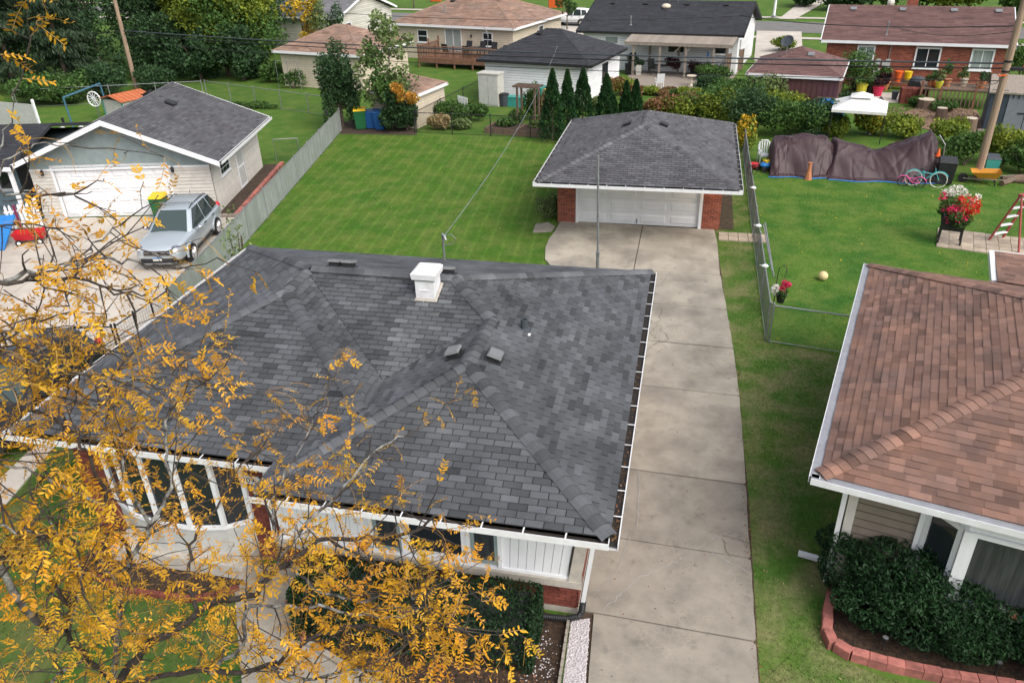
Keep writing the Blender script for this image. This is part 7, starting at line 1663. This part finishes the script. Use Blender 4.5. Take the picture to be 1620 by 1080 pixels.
for i, (pts, V) in enumerate(SH):
    mb = MB()
    for q in V: mb.add(q, [tuple(range(6))])
    mb.tube(pts, .011, 3, cap=False); mesh_ = mb.mesh('leaf', 'gold_leaf'); mesh_.materials.append(X['stalk'])
    for pl_ in mesh_.polygons:
        if pl_.index >= len(V): pl_.material_index = 1
    lmesh.append(mesh_)
LEAFPOS.sort(key=lambda q: (q[0] - CAMP).length)
allV, allT, stk = [], [], MB()
for i, (p, d) in enumerate(LEAFPOS):
    k = lrs.choices(range(7), (4, 4, 4, 3.5, 3, 2.6, 3))[0]; F = leaf_frame(p, d, lrs.uniform(.10, .18)); t = max(-1, min(1, lrs.gauss(0, .45)))
    if i < 300:
        o = link('leaf', lmesh[k], loc_t); o.matrix_basis = F; c = .5 + t / 2; o.color = (c, c, c, 1)
    else:
        pts, V = SH[k]
        for q in V: allV.append([tuple(F @ v) for v in q]); allT.append(t + lrs.gauss(0, .15))
        stk.tube([F @ v for v in pts[::2]], .0016, 3, cap=False)
quads('leaflets', np.array(allV), 'gold_leaf', np.array(allT).clip(-1, 1), loc_t, kind='stuff')
stk.build('leaf_stalks', 'stalk', loc_t, kind='stuff')
print('LEAVES', len(LEAFPOS), len(twigs.f))

# ---------------------------------------------------------------- vehicles (x forward)
def car(label, loc, rz, paint_, group=None, rails=True, plate=True, glass='car_glass', detail=True):
    c = thing('parked_car', label, 'car', loc, rz, group)
    # body sections: x, half width at sill, half width at belt, z bottom, z belt
    S = [(-2.32, .70, .66, .52, .86), (-2.24, .82, .80, .36, .98), (-1.9, .88, .86, .30, 1.03), (-1.2, .90, .88, .27, 1.03), (0, .90, .88, .26, 1.01), (.75, .90, .87, .26, 1.0), (1.05, .90, .86, .27, 1.03), (1.6, .89, .84, .28, 1.01), (2.05, .86, .80, .30, .94), (2.25, .80, .70, .36, .84), (2.34, .66, .54, .46, .68)]
    m = MB(); vs = []
    for x, ws, wb, zb, zt in S:
        zc = zt + (.03 if x < 1 else .045)
        half = [(0, zb), (ws * .8, zb), (ws * .97, zb + .10), (ws, zb + (zt - zb) * .45), (wb * 1.01, zt - .07), (wb * .93, zt), (0, zc)]
        ring = half + [(-y, z) for y, z in half[-2:0:-1]]
        vs += [(x, y, z) for y, z in ring]
    k = 12
    fs = [(i * k + j, (i + 1) * k + j, (i + 1) * k + (j + 1) % k, i * k + (j + 1) % k) for i in range(len(S) - 1) for j in range(k)]
    m.add(vs, fs + [tuple(range(k)), tuple(range((len(S) - 1) * k, len(S) * k))[::-1]])
    body = m.build('body', paint_, c, smooth=True)
    md = body.modifiers.new('round', 'SUBSURF'); md.levels = md.render_levels = 1
    # cabin: base loop at the belt and roof loop, each with x, half width, z
    base = [(1.05, .70, .98), (.9, .84, .99), (-.35, .86, 1.02), (-1.25, .85, 1.03), (-1.98, .80, 1.03), (-2.2, .55, 1.0)]
    roof = [(.22, .50, 1.58), (.05, .62, 1.60), (-.5, .64, 1.645), (-1.2, .63, 1.63), (-1.72, .58, 1.57), (-1.82, .45, 1.55)]
    g = MB(); n = len(base)
    v = [(x, y, z) for x, y, z in base] + [(x, y, z) for x, y, z in roof] + [(x, -y, z) for x, y, z in base] + [(x, -y, z) for x, y, z in roof]
    f = []
    for i in range(n - 1): f += [(i, n + i, n + i + 1, i + 1), (2 * n + i + 1, 3 * n + i + 1, 3 * n + i, 2 * n + i)]
    f += [(0, 2 * n, 3 * n, n), (n - 1, 2 * n - 1, 4 * n - 1, 3 * n - 1)] + [(n + i, 3 * n + i, 3 * n + i + 1, n + i + 1) for i in range(n - 1)]
    cb = g.add(v, f).build('cabin', paint_, c, smooth=True); bv = cb.modifiers.new('round', 'BEVEL'); bv.width = .09; bv.segments = 3; bv.limit_method = 'ANGLE'; bv.angle_limit = R(20)
    def pane(name, pts, mat, ins=.06, out=.006):
        P = [Vector(p) for p in pts]; ct = sum(P, Vector()) / len(P); P = [p + (ct - p) * ins for p in P]
        nr = (P[1] - P[0]).cross(P[2] - P[0]).normalized(); nr = nr if nr.dot(ct - Vector((-.6, 0, 1.2))) > 0 else -nr
        Q = [p + nr * out for p in P]; q = len(P)
        MB().add([tuple(p) for p in Q] + [tuple(p - nr * (out + .01)) for p in P], [tuple(range(q)), tuple(range(q, 2 * q))[::-1]] + [(i, q + i, q + (i + 1) % q, (i + 1) % q) for i in range(q)]).build(name, mat, c)
    pane('windscreen', [(1.05, .70, .98), (1.05, -.70, .98), (.22, -.50, 1.58), (.22, .50, 1.58)], 'screen_glass' if glass == 'car_glass' else glass, .015, .014)
    pane('rear_window', [(-2.2, .55, 1.0), (-2.2, -.55, 1.0), (-1.82, -.45, 1.55), (-1.82, .45, 1.55)], glass, .1)
    for s in (1, -1):
        pane('side_window', [(.84, s * .845, 1.03), (-.35, s * .86, 1.04), (-.42, s * .65, 1.61), (.07, s * .63, 1.58)], glass, .035, .014)
        pane('side_window', [(-.40, s * .86, 1.04), (-1.25, s * .85, 1.05), (-1.15, s * .63, 1.60), (-.47, s * .65, 1.61)], glass, .035, .014)
        pane('side_window', [(-1.3, s * .845, 1.06), (-1.92, s * .80, 1.07), (-1.68, s * .59, 1.54), (-1.2, s * .63, 1.59)], glass, .05, .014)
        for x in (1.38, -1.32):
            w = MB().tube([(x, s * .70, .34), (x, s * .925, .34)], .345, 20).build('wheel', 'rubber', c)
            rm = MB().lathe([(.235, 0), (.24, .012), (.2, .014), (.06, .006)], 16)
            rm.v = [(x + a, s * (.926 + abs(z)), .34 + b) for a, b, z in rm.v]
            for q in range(5):
                a = q * 2 * PI / 5; rm.bar((x + .04 * math.cos(a), s * .945, .34 + .04 * math.sin(a)), (x + .22 * math.cos(a), s * .945, .34 + .22 * math.sin(a)), .06, .015)
            rm.build('rim', 'chrome', w)
            MB().tube([(x + .40 * math.cos(a), s * .875, .34 + .40 * math.sin(a)) for a in np.linspace(-.05, PI + .05, 13)], .045, 6).build('wheel_arch', 'dark' if paint_ != 'silver' else paint_, c)
        mr = MB().ball((.62, s * 1.02, 1.06), .10, .12, .085, 9, 6).bar((.6, s * .86, 1.02), (.61, s * .98, 1.04), .05).build('mirror', 'chrome' if detail else paint_, c)
        MB().ball((2.12, s * .64, .84), .2, .16, .075, 10, 6).build('headlight', 'chrome', c)
        MB().ball((2.2, s * .62, .46), .06, .07, .05, 8, 5).build('fog_light', 'chrome', c)
        MB().ball((-2.2, s * .70, .95), .1, .12, .12, 8, 5).build('tail_light', 'red_toy', c)
        for x in (-.25, -1.1): MB().box(x - .1, x + .1, s * .895 - .02, s * .895 + .02, .9, .93).build('door_handle', 'chrome', c)
        MB().box(-1.0, .98, s * .9 - .015, s * .9 + .015, .30, .36).build('side_sill', 'dark', c)
        if rails: MB().tube([(.1, s * .56, 1.60), (-.1, s * .57, 1.67), (-1.4, s * .56, 1.67), (-1.6, s * .55, 1.60)], .02, 6).build('roof_rail', 'black_metal', c)
    MB().box(2.28, 2.36, -.46, .46, .62, .78).build('grille', 'dark', c)
    MB().box(2.345, 2.365, -.46, .46, .73, .75).build('grille_bar', 'chrome', c); MB().box(2.345, 2.365, -.46, .46, .64, .655).build('grille_bar', 'chrome', c)
    if detail:
        em = MB()
        for a in (PI / 2, PI * 7 / 6, PI * 11 / 6):                  # emblem of three rhombs
            cx, cz = .055 * math.cos(a), .70 + .055 * math.sin(a); u_, w_ = (math.cos(a), math.sin(a)), (-math.sin(a), math.cos(a))
            em.add([(2.372, cx - u_[0] * .055, cz - u_[1] * .055), (2.372, cx - w_[0] * .03, cz - w_[1] * .03), (2.372, cx + u_[0] * .055, cz + u_[1] * .055), (2.372, cx + w_[0] * .03, cz + w_[1] * .03)], [(0, 1, 2, 3)])
        em.build('emblem', 'chrome', c)
    MB().box(2.30, 2.36, -.62, .62, .36, .50).build('lower_grille', 'dark', c); MB().box(2.31, 2.372, -.66, .66, .30, .35).build('skid_plate', 'steel', c)
    if plate:
        p = MB().box(2.373, 2.385, -.16, .16, .44, .58).build('number_plate', 'petal_white', c); MB().box(2.386, 2.389, -.15, .15, .53, .575).build('plate_band', 'blue', p)
    if rails:
        for x in (-.2, -1.15): MB().box(x - .03, x + .03, -.66, .66, 1.70, 1.735).build('cross_bar', 'steel', c)
    MB().tube([(-1.5, 0, 1.6), (-1.58, 0, 1.78)], .008, 5).build('aerial', 'black_metal', c)
    return c
car('silver blue SUV with roof bars parked before the white garage', (-18.75, 24.85, .03), R(-78), 'silver')
car('white SUV parked at the kerb beyond the tan house', (-12.9, 86.6, .03), R(168), 'car_white', rails=False, detail=False)
car('black car half hidden under the golden tree at the left edge', (*(-16.08, 13.82), .03), R(-84), 'car_black', rails=False, detail=False)
dl = thing('hand_cart', 'small black wheeled cart by the wire fence corner', 'hand cart', (-16.27, 16.73), R(10))
for x in (-.14, .14): MB().tube([(x - .04, 0, .13), (x + .04, 0, .13)], .13, 12).build('wheel', 'rubber', dl)
MB().tube([(-.2, 0, .13), (.2, 0, .13)], .02, 6).build('axle', 'steel', dl); MB().bar((-.2, .1, .1), (.2, .1, .1), .05).bar((0, .1, .1), (0, .3, .9), .03).build('frame', 'black_metal', dl)
# toys at the left: wagon and blue slide
wn = thing('toy_wagon', 'red toy wagon with white rimmed wheels on the concrete yard', 'toy wagon', (-25.29, 24.40), R(25))
MB().add([(-.5, -.22, .2), (.5, -.22, .2), (.5, .22, .2), (-.5, .22, .2), (-.58, -.3, .5), (.58, -.3, .5), (.58, .3, .5), (-.58, .3, .5)], [(3, 2, 1, 0), (0, 1, 5, 4), (1, 2, 6, 5), (2, 3, 7, 6), (3, 0, 4, 7)]).build('tub', 'red_toy', wn)
for x in (-.38, .38):
    for y in (-.3, .3): w = MB().tube([(x, y - .03, .13), (x, y + .03, .13)], .13, 12).build('wheel', 'rubber', wn); MB().tube([(x, y - .035, .13), (x, y + .035, .13)], .07, 10).build('rim', 'white', w)
MB().tube([(.58, 0, .3), (1.0, 0, .8)], .02, 6).build('handle', 'black_metal', wn)
sld = thing('toy_slide', 'blue and purple plastic toy slide at the left edge', 'toy slide', (-26.34, 24.18), R(20))
MB().add([(-.3, -.9, .1), (.3, -.9, .1), (.3, .8, .9), (-.3, .8, .9), (-.3, -.9, .03), (.3, -.9, .03), (.3, .8, .83), (-.3, .8, .83)], [(0, 1, 2, 3), (7, 6, 5, 4), (0, 4, 5, 1), (1, 5, 6, 2), (2, 6, 7, 3), (3, 7, 4, 0)]).build('chute', 'blue', sld)
for x in (-.35, .35): MB().bar((x, .8, 0), (x, .8, 1.3), .08).build('post', 'wagon_purple', sld)
for z in (.2, .5, .8): MB().box(-.31, .31, .86, .94, z, z + .05).build('step', 'wagon_purple', sld)

# ---------------------------------------------------------------- right neighbour's yard
def tarp(label, pts_top, loc, seed):
    """sheet draped over a heap: grid of heights with creases"""
    t = thing('tarp', label, 'tarp', loc); rs = np.random.default_rng(seed)
    nx, ny = 110, 44; W_, D_ = pts_top['w'], pts_top['d']
    X_, Y_ = np.meshgrid(np.linspace(-1, 1, nx), np.linspace(-1, 1, ny))
    hx = np.interp(X_, *pts_top['prof'])
    Z_ = hx * np.clip(1.12 - np.abs(Y_ - .25) ** 1.6, 0, 1)
    for a, b, c_, s_ in ((5, 2, .06, 0), (3, 6, .05, 1), (9, 4, .02, 2)): Z_ += c_ * np.abs(np.sin(X_ * a + Y_ * b + s_ + seed)) * np.minimum(1, hx)
    for _ in range(60):                                       # sharp folds running from the high points
        cx, cy, an, ln, am, wd = rs.uniform(-1, 1), rs.uniform(-1, .6), rs.uniform(0, PI), rs.uniform(.2, .7), rs.uniform(-.07, .07), rs.uniform(.015, .035)
        u_, v_ = (X_ - cx) * math.cos(an) * 1.6 + (Y_ - cy) * math.sin(an), -(X_ - cx) * math.sin(an) * 1.6 + (Y_ - cy) * math.cos(an)
        Z_ = Z_ + am * np.exp(-(u_ / ln) ** 2) * np.maximum(0, 1 - np.abs(v_) / wd / 2.2)
    Z_ = np.clip(Z_, .015, None); edge = (np.abs(Y_) > .97) | (np.abs(X_) > .985); Z_ = np.where(edge, .02, Z_)
    xx = X_ * W_ / 2 * (1 + .03 * np.sin(Y_ * 5 + seed)); yy = Y_ * D_ / 2 * (1 + .06 * np.sin(X_ * 7 + seed))
    v = np.stack([xx, yy, Z_], 2).reshape(-1, 3)
    m = MB(); m.add([tuple(p) for p in v], [(j * nx + i, j * nx + i + 1, (j + 1) * nx + i + 1, (j + 1) * nx + i) for j in range(ny - 1) for i in range(nx - 1)])
    m.build('sheet', 'tarp', t, smooth=True)
    h = MB(); k = 0
    for i in range(nx - 1): h.add([(xx[0, i], yy[0, i] - .03, .03), (xx[0, i + 1], yy[0, i + 1] - .03, .03), (xx[0, i + 1], yy[0, i + 1] + .03, .05), (xx[0, i], yy[0, i] + .03, .05)], [(0, 1, 2, 3)])
    h.build('hem', 'blue', t)
    return t
tarp('brown tarp over a low heap, left of the pair behind the lawn', dict(w=3.2, d=2.6, prof=([-1, -.9, -.2, .5, .9, 1], [.9, 1.3, 1.45, 1.45, .75, .35])), (5.3, 38.0, 0), 1)
tarp('large brown tarp over a sloping heap beside the children bicycles', dict(w=4.7, d=2.8, prof=([-1, -.88, -.5, -.15, .4, .82, 1], [.5, 1.35, 1.1, .85, 1.25, 1.8, 1.2])), (8.6, 37.9, 0), 5)
def bicycle(label, loc, rz, mat, r, group):
    b = thing('bicycle', label, 'bicycle', loc, rz, group); L = r * 3.0
    for x in (-L / 2, L / 2):
        w = MB().tube([(x + r * math.cos(a), 0, r + r * math.sin(a)) for a in np.linspace(0, 2 * PI, 21)], .022, 6).build('wheel', 'petal_white' if mat == 'bike_teal' else 'rubber', b)
        sp = MB()
        for q in range(6): a = q * PI / 6; sp.bar((x - r * math.cos(a), 0, r - r * math.sin(a)), (x + r * math.cos(a), 0, r + r * math.sin(a)), .006)
        sp.build('spokes', 'steel', w)
        MB().tube([(x + (r + .04) * math.cos(a), 0, r + (r + .04) * math.sin(a)) for a in np.linspace(.5, PI - .2, 9)], .025, 5).build('mudguard', mat, b)
    f = MB().tube([(-L / 2, 0, r), (-.05, 0, r * .9), (L * .32, 0, r * 2.1), (L / 2, 0, r)], .022, 6).tube([(-.05, 0, r * .9), (-L * .18, 0, r * 2.2)], .02, 6).tube([(-L * .15, 0, r * 1.9), (L * .33, 0, r * 1.7)], .022, 6).tube([(-L / 2, 0, r), (-L * .16, 0, r * 2.0)], .016, 6)
    f.tube([(L * .32, 0, r * 2.1), (L * .28, 0, r * 2.6)], .018, 6).build('frame', mat, b)
    MB().ball((-L * .19, 0, r * 2.28), .12, .07, .04, 8, 5).build('saddle', 'dark', b); MB().tube([(L * .24, -.25, r * 2.62), (L * .28, 0, r * 2.6), (L * .24, .25, r * 2.62)], .018, 6).build('handlebar', 'dark', b)
    MB().lathe([(.08, -.01), (.08, .01)], 10, (0, 0, 0)).build('chainring', 'black_metal', b).matrix_basis = TR(-.05, -.03, r * .9, rx=PI / 2)
bicycle('small pink bicycle leaning before the large brown tarp', (9.57, 36.04), R(165), 'bike_pink', .22, 'children bicycles by the tarp'); bicycle('teal bicycle with white wheels behind the small pink one', (10.17, 36.21), R(-12), 'bike_teal', .33, 'children bicycles by the tarp')
fr = thing('frame_stand', 'white tubular frame stand at the right end of the large tarp', 'stand', (10.76, 37.37), R(-10))
MB().tube([(-.4, .3, 0), (-.35, .25, 1.5), (-.1, .2, 1.9), (.2, .2, 1.5), (.3, .3, 0)], .03, 6).build('frame', 'steel', fr); MB().tube([(-.45, .0, 1.0), (.35, 0, 1.0)], .03, 6).tube([(-.45, 0, 0), (-.45, 0, 1.0)], .03, 6).tube([(.35, 0, 0), (.35, 0, 1.0)], .03, 6).build('cross_rail', 'white', fr)
co = thing('traffic_cone', 'orange cone perched on the white stand beside the tarp', 'cone', (*(10.76, 37.37), 1.03)); MB().lathe([(.14, 0), (.14, .02), (.1, .021), (.02, .34)], 10).build('cone', 'orange_red', co)
cart('black wheeled bin to the right of the bicycles', (11.06, 36.77), R(-10), 'dark', 'dark', None, 1.0, .7)
cart('dark green bin standing behind the utility pole', (13.08, 37.67), R(-5), 'teal', 'flash_grey', None, .95, .55)
wb = thing('wheelbarrow', 'orange wheelbarrow on its side at the right edge of the lawn', 'wheelbarrow', (12.72, 36.90), R(170))
MB().add([(-.4, -.22, .3), (.3, -.22, .3), (.3, .22, .3), (-.4, .22, .3), (-.55, -.36, .62), (.6, -.36, .55), (.6, .36, .55), (-.55, .36, .62)], [(3, 2, 1, 0), (0, 1, 5, 4), (1, 2, 6, 5), (2, 3, 7, 6), (3, 0, 4, 7)]).build('tray', 'barrow', wb)
for s in (-.25, .25): MB().tube([(.85, s * .3, .2), (-.4, s, .28), (-1.1, s * 1.2, .4)], .025, 6).build('handle', 'wood_grey', wb); MB().tube([(-.35, s, .28), (-.4, s, 0)], .025, 6).build('leg', 'black_metal', wb)
MB().tube([(.85, -.05, .2), (.85, .05, .2)], .2, 14).build('wheel', 'rubber', wb)
for i, (p, a) in enumerate((((14.04, 37.60), .3), ((14.21, 37.18), -.2), ((13.69, 37.02), .8))):
    tag(MB().tube([(-.5, 0, .12), (.5, 0, .12)], .12, 9).build('log', 'wood'), ['split log lying left in the small heap right of the wheelbarrow', 'split log at the right edge beside the wheelbarrow', 'short log in front of the heap by the wheelbarrow'][i], 'log', 'logs by the wheelbarrow').matrix_world = TR(p[0], p[1], 0, rz=a)
pc = thing('garden_chair', 'white plastic garden chair left of the brown tarps', 'chair', (3.61, 38.95), R(10))
MB().box(-.27, .27, -.27, .25, .38, .42).build('seat', 'white', pc)
for x in np.linspace(-.22, .22, 5): MB().bar((x, .25, .42), (x * 1.05, .36, .95), .06, .02).build('back_slat', 'white', pc)
MB().tube([(-.26, .25, .42), (-.27, .36, .8), (-.15, .38, 1.0), (.15, .38, 1.0), (.27, .36, .8), (.26, .25, .42)], .03, 6).build('back_rim', 'white', pc)
for x in (-.28, .28):
    MB().bar((x, -.25, .62), (x, .3, .64), .06, .03).build('armrest', 'white', pc)
    for y in (-.25, .25): MB().bar((x, y, 0), (x, y, .62), .045).build('leg', 'white', pc)
ty = thing('ride_on_toy', 'blue and yellow ride on toy in front of the white chair', 'toy', (3.66, 37.72), R(30))
MB().ball((0, 0, .3), .4, .25, .16, 10, 6).build('body', 'blue', ty); MB().box(-.2, .1, -.14, .14, .42, .5).build('seat', 'yellow', ty); MB().bar((.25, 0, .4), (.2, 0, .65), .04).build('column', 'yellow', ty)
for x in (-.3, .3):
    for y in (-.24, .24): MB().tube([(x, y - .04, .13), (x, y + .04, .13)], .13, 10).build('wheel', 'dark', ty)
rt = thing('red_toy_car', 'small red toy at the foot of the chain link fence', 'toy', (3.06, 37.85)); MB().ball((0, 0, .2), .3, .2, .16, 9, 6).build('body', 'red_toy', rt)
for x in (-.18, .18): MB().tube([(x, -.2, .1), (x, .2, .1)], .1, 9).build('wheel', 'dark', rt)
tag(MB().lathe([(.17, 0), (.16, .06), (.09, .4), (.07, .75), (.1, .78)], 8).build('wooden_stump', 'terracotta'), 'narrow orange brown wooden post in front of the left tarp', 'post').matrix_world = TR(*(5.38, 36.58), 0)
# flower stand on four legs
fs_ = thing('flower_planter', 'tall black planter box overflowing with pink red and white flowers', 'planter', (9.55, 29.56), R(-14))
MB().add([(-.36, -.28, .55), (.36, -.28, .55), (.36, .28, .55), (-.36, .28, .55), (-.44, -.34, 1.0), (.44, -.34, 1.0), (.44, .34, 1.0), (-.44, .34, 1.0)], [(3, 2, 1, 0), (0, 1, 5, 4), (1, 2, 6, 5), (2, 3, 7, 6), (3, 0, 4, 7), (4, 5, 6, 7)]).build('box', 'dark', fs_)
for x in (-.36, .36):
    for y in (-.26, .26): MB().bar((x, y, 0), (x * .95, y * .95, .6), .06).build('leg', 'dark', fs_)
def blossoms(parent, sets, size=.075):
    for nm, mat, c, R3, n in sets:
        P = blobpts(clumpy(c, R3, 9, .42, int(abs(c[0]) * 100) + n) if n > 300 or size > .06 else [(*c, *R3)], n, .6); q = leafquads(P, size, .9, .6); o = quads(nm, q, mat, rng.normal(0, .4, n).clip(-1, 1), parent, kind='stuff')
blossoms(fs_, [('leaves', 'leaf_mid', (0, 0, 1.15), (.66, .55, .5), 1900), ('pink_flowers', 'pink', (-.15, -.25, 1.15), (.55, .4, .42), 430), ('pink_flowers', 'pink', (-.35, .2, 1.5), (.35, .4, .35), 240), ('red_flowers', 'red', (.4, .0, 1.3), (.42, .5, .55), 480), ('white_flowers', 'petal_white', (-.1, .35, 1.75), (.55, .4, .25), 300), ('white_flowers', 'petal_white', (.5, .3, 1.6), (.25, .3, .2), 160), ('red_flowers', 'red', (.1, .3, 1.55), (.5, .4, .25), 230)])
hb = thing('hanging_basket', 'red and white flower basket on a black hook at the fence corner', 'flower basket', (3.05, 22.71))
MB().tube([(-.12, .1, 0), (-.12, .1, 1.25), (-.1, .1, 1.5), (.02, .08, 1.62), (.12, .05, 1.5), (.1, .03, 1.38)], .014, 6).build('hook', 'black_metal', hb); MB().lathe([(.1, .42), (.17, .7), (.16, .71)], 12, (.06, 0, 0)).build('basket', 'dark', hb)
for a in (0, 2.1, 4.2): MB().bar((.06 + .15 * math.cos(a), .15 * math.sin(a), .7), (.1, .03, 1.38), .006).build('chain', 'black_metal', hb)
blossoms(hb, [('leaves', 'leaf_mid', (.06, 0, .78), (.24, .24, .16), 500), ('red_flowers', 'pink', (.14, -.02, .9), (.24, .24, .22), 420), ('white_flowers', 'petal_white', (-.13, -.03, .85), (.15, .18, .18), 200)], .055)
tag(MB().ball((0, 0, .16), .16, n=16, m=10).build('ball', 'ball', smooth=True), 'pale yellow ball lying on the right hand lawn', 'ball').matrix_world = TR(*(4.72, 25.51), 0)
pt_ = wthing('paver_patio', 'x', 'x', (11, 30, 0)); pt_['kind'] = 'structure'; del pt_['label'], pt_['category']
ax, ay = Vector((.97, -.242, 0)), Vector((.242, .97, 0)); o_ = Vector((9.25, 29.1, 0)); me_ = MB().cbox(0, 0, .025, .385, .385, .05).mesh('paver', 'paver')
for i in range(12):
    for j in range(5):
        p = o_ + ax * (i * .4) + ay * (j * .4 + .1); q = link('paver', me_, pt_); q.matrix_basis = TR(p.x, p.y, random.uniform(-.006, .006), rz=R(-14)); c = .5 + random.uniform(-.3, .3); q.color = (c, c, c, 1)
ld = thing('step_ladder', 'red folding step ladder with white steps at the right edge', 'ladder', (11.61, 29.56), R(-150))
for x in (-.28, .28): MB().bar((x * 1.15, -.65, 0), (x * .8, .0, 1.9), .08, .05).build('rail', 'ladder_red', ld); MB().bar((x * 1.1, .65, 0), (x * .75, .06, 1.85), .06, .04).build('rear_leg', 'ladder_red', ld)
for k in range(5): t = .16 + k * .19; w_ = .3 * (1.15 - .35 * t); MB().cbox(0, -.65 + .65 * t, 1.9 * t, w_ * 1.8, .12, .04).build('step', 'white', ld)
MB().cbox(0, .02, 1.92, .5, .2, .06).build('top_step', 'ladder_red', ld)
# ---------------------------------------------------------------- things round the red brick house
def pot(label, loc, mat, r, h, plant=None, pm='leaf_mid', z=0.0, n=260, ph=.5, group='flower pots by the red brick house'):
    t = thing('flower_pot', label, 'flower pot', (loc[0], loc[1], z), 0, group); MB().lathe([(r * .7, 0), (r, h), (r * 1.08, h), (r * 1.08, h + .05), (r * .9, h + .05)], 12).build('pot', mat, t)
    if plant: crown(t, clumpy((0, 0, h + ph * .6), (r * 1.5, r * 1.5, ph * .6), 6, .5, int(loc[0] * 10)), n, .16, pm, 'foliage')
for a in (('yellow pot with plant at the left of the patio row', (10.36, 54.51), 'pot_yellow', .34, .7, 1), ('red pink pot in the patio row', (11.32, 54.41), 'magenta', .33, .55, 1, 'purple_leaf'), ('dark pot with leafy plant left of the pink one', (10.99, 54.94), 'dark', .3, .5, 1), ('small black can before the brick pier', (12.13, 53.39), 'flash_grey', .2, .5),
          ('dark pot at the wall behind the yellow one', (10.27, 56.23), 'dark', .3, .5, 1), ('tall dark leafed pot plant by the meter boxes', (12.07, 56.37), 'terracotta', .3, .5, 1, 'purple_leaf')): pot(*a)
bn = thing('plant_bench', 'low bench holding orange and yellow buckets on the brick house patio', 'bench', (12.53, 56.80), R(-10)); MB().box(-1.4, 1.4, -.25, .25, .42, .47).build('top', 'wood', bn)
for x in (-1.2, 0, 1.2): MB().box(x - .04, x + .04, -.2, .2, 0, .419).build('leg', 'wood', bn)
bl_ = Matrix.Rotation(R(-10), 3, 'Z')
for x, mt, lb in ((.35, 'orange_red', 'orange bucket on the plant bench'), (.9, 'yellow', 'yellow bucket on the plant bench')):
    p = bl_ @ Vector((x, 0, 0)); q0 = (12.53, 56.80); pot(lb, (q0[0] + p.x, q0[1] + p.y), mt, .24, .62, z=.47)
for x, lb in ((-.9, 'leafy pot at the left end of the plant bench'), (-.3, 'leafy pot midway on the plant bench')):
    p = bl_ @ Vector((x, 0, 0)); q0 = (12.53, 56.80); pot(lb, (q0[0] + p.x, q0[1] + p.y), 'dark', .24, .35, 1, z=.47)
gr_ = thing('barbecue_grill', 'black barbecue grill between the patio and the garden deck', 'grill', (13.69, 55.16), R(-10)); MB().box(-.5, .5, -.3, .3, .15, .8).build('cabinet', 'black_metal', gr_); MB().ball((0, 0, .85), .5, .32, .3, 10, 6).build('lid', 'flash_grey', gr_); MB().box(-.95, -.51, -.25, .25, .76, .8).build('side_shelf', 'dark', gr_)
q0 = (13.20, 51.94)
for i, (x, y, mt, pl_, lb, pm_) in enumerate(((.5, .9, 'terracotta', 1, 'orange pumpkin coloured pot at the left of the garden deck', 'leaf_mid'), (1.4, 1.2, 'terracotta', 1, 'large leafed plant pot on the garden deck', 'leaf_mid'), (2.3, 1.5, 'siding_tan', 1, 'pale pot with plant below the left window', 'leaf_pale'), (3.2, 1.0, 'terracotta', 1, 'dark leafy pot midway on the deck', 'leaf_dark'), (3.9, .6, 'orange_red', 0, 'small orange pot at the right end of the deck', 'leaf_mid'), (.9, .4, 'pot_yellow', 1, 'green yellow pot at the front of the deck', 'leaf_pale'))):
    p = bl_ @ Vector((x, y, 0)); pot(lb, (q0[0] + p.x, q0[1] + p.y), mt, .22, .36, pl_, pm_, z=1.0, ph=.55 + .4 * (i == 1), group='pots on the garden deck')
tag(MB().ball((0, 0, .14), .2, .2, .15, 10, 6).build('pumpkin', 'orange_red'), 'orange pumpkin on the garden deck rail', 'pumpkin').matrix_world = TR(q0[0] + .9, q0[1] + .55, 1.0)
for i, (p, r, h, lb) in enumerate((((13.45, 51.30), .5, .55, 'wide grey tree stump before the garden deck'), ((13.71, 48.84), .3, .6, 'round cut log standing on the wood chips'), ((14.48, 46.11), .33, .7, 'dark log standing at the corner of the blue shed'))):
    t = thing('tree_stump', lb, 'stump', p, 0, 'stumps on the wood chips'); MB().lathe([(r * 1.1, 0), (r, .1), (r * .97, h)], 12).build('bark', 'wood', t); MB().lathe([(r * .9, h), (r * .9, h + .012)], 12).build('cut_face', 'siding_tan', t)
tp = thing('covered_stack', 'blue tarped stack between the maroon shed and the gazebo', 'stack', (7.69, 47.94), R(-12)); MB().box(-.7, .7, -.4, .4, 0, 1.1).build('cover', 'blue', tp); MB().bar((-.75, -.42, 0), (-.75, -.42, 1.3), .06).bar((-.75, -.42, 1.3), (.75, -.42, 1.3), .06).build('frame', 'wood', tp)
ln = thing('garden_lantern', 'black garden lantern on a post beside the gazebo', 'lantern', (9.65, 45.33)); MB().tube([(0, 0, 0), (0, 0, 1.3)], .03, 6).build('post', 'black_metal', ln); MB().lathe([(.08, 1.3), (.16, 1.65), (.22, 1.66), (.03, 1.9)], 6).build('lamp', 'black_metal', ln)
tag(MB().lathe([(.14, 0), (.16, .5), (.08, .6), (.1, .7)], 8).build('garden_urn', 'white'), 'small white garden urn below the gazebo lantern', 'urn').matrix_world = TR(*(9.32, 45.03), 0)
w2 = thing('string_light_post', 'thin post with blue bottle by the wooden patio fence', 'post', (0.79, 60.03)); MB().tube([(0, 0, 0), (0, 0, 1.6)], .02, 6).build('post', 'steel', w2); MB().lathe([(.07, 1.4), (.07, 1.6), (.03, 1.72)], 8).build('bottle', 'blue', w2)
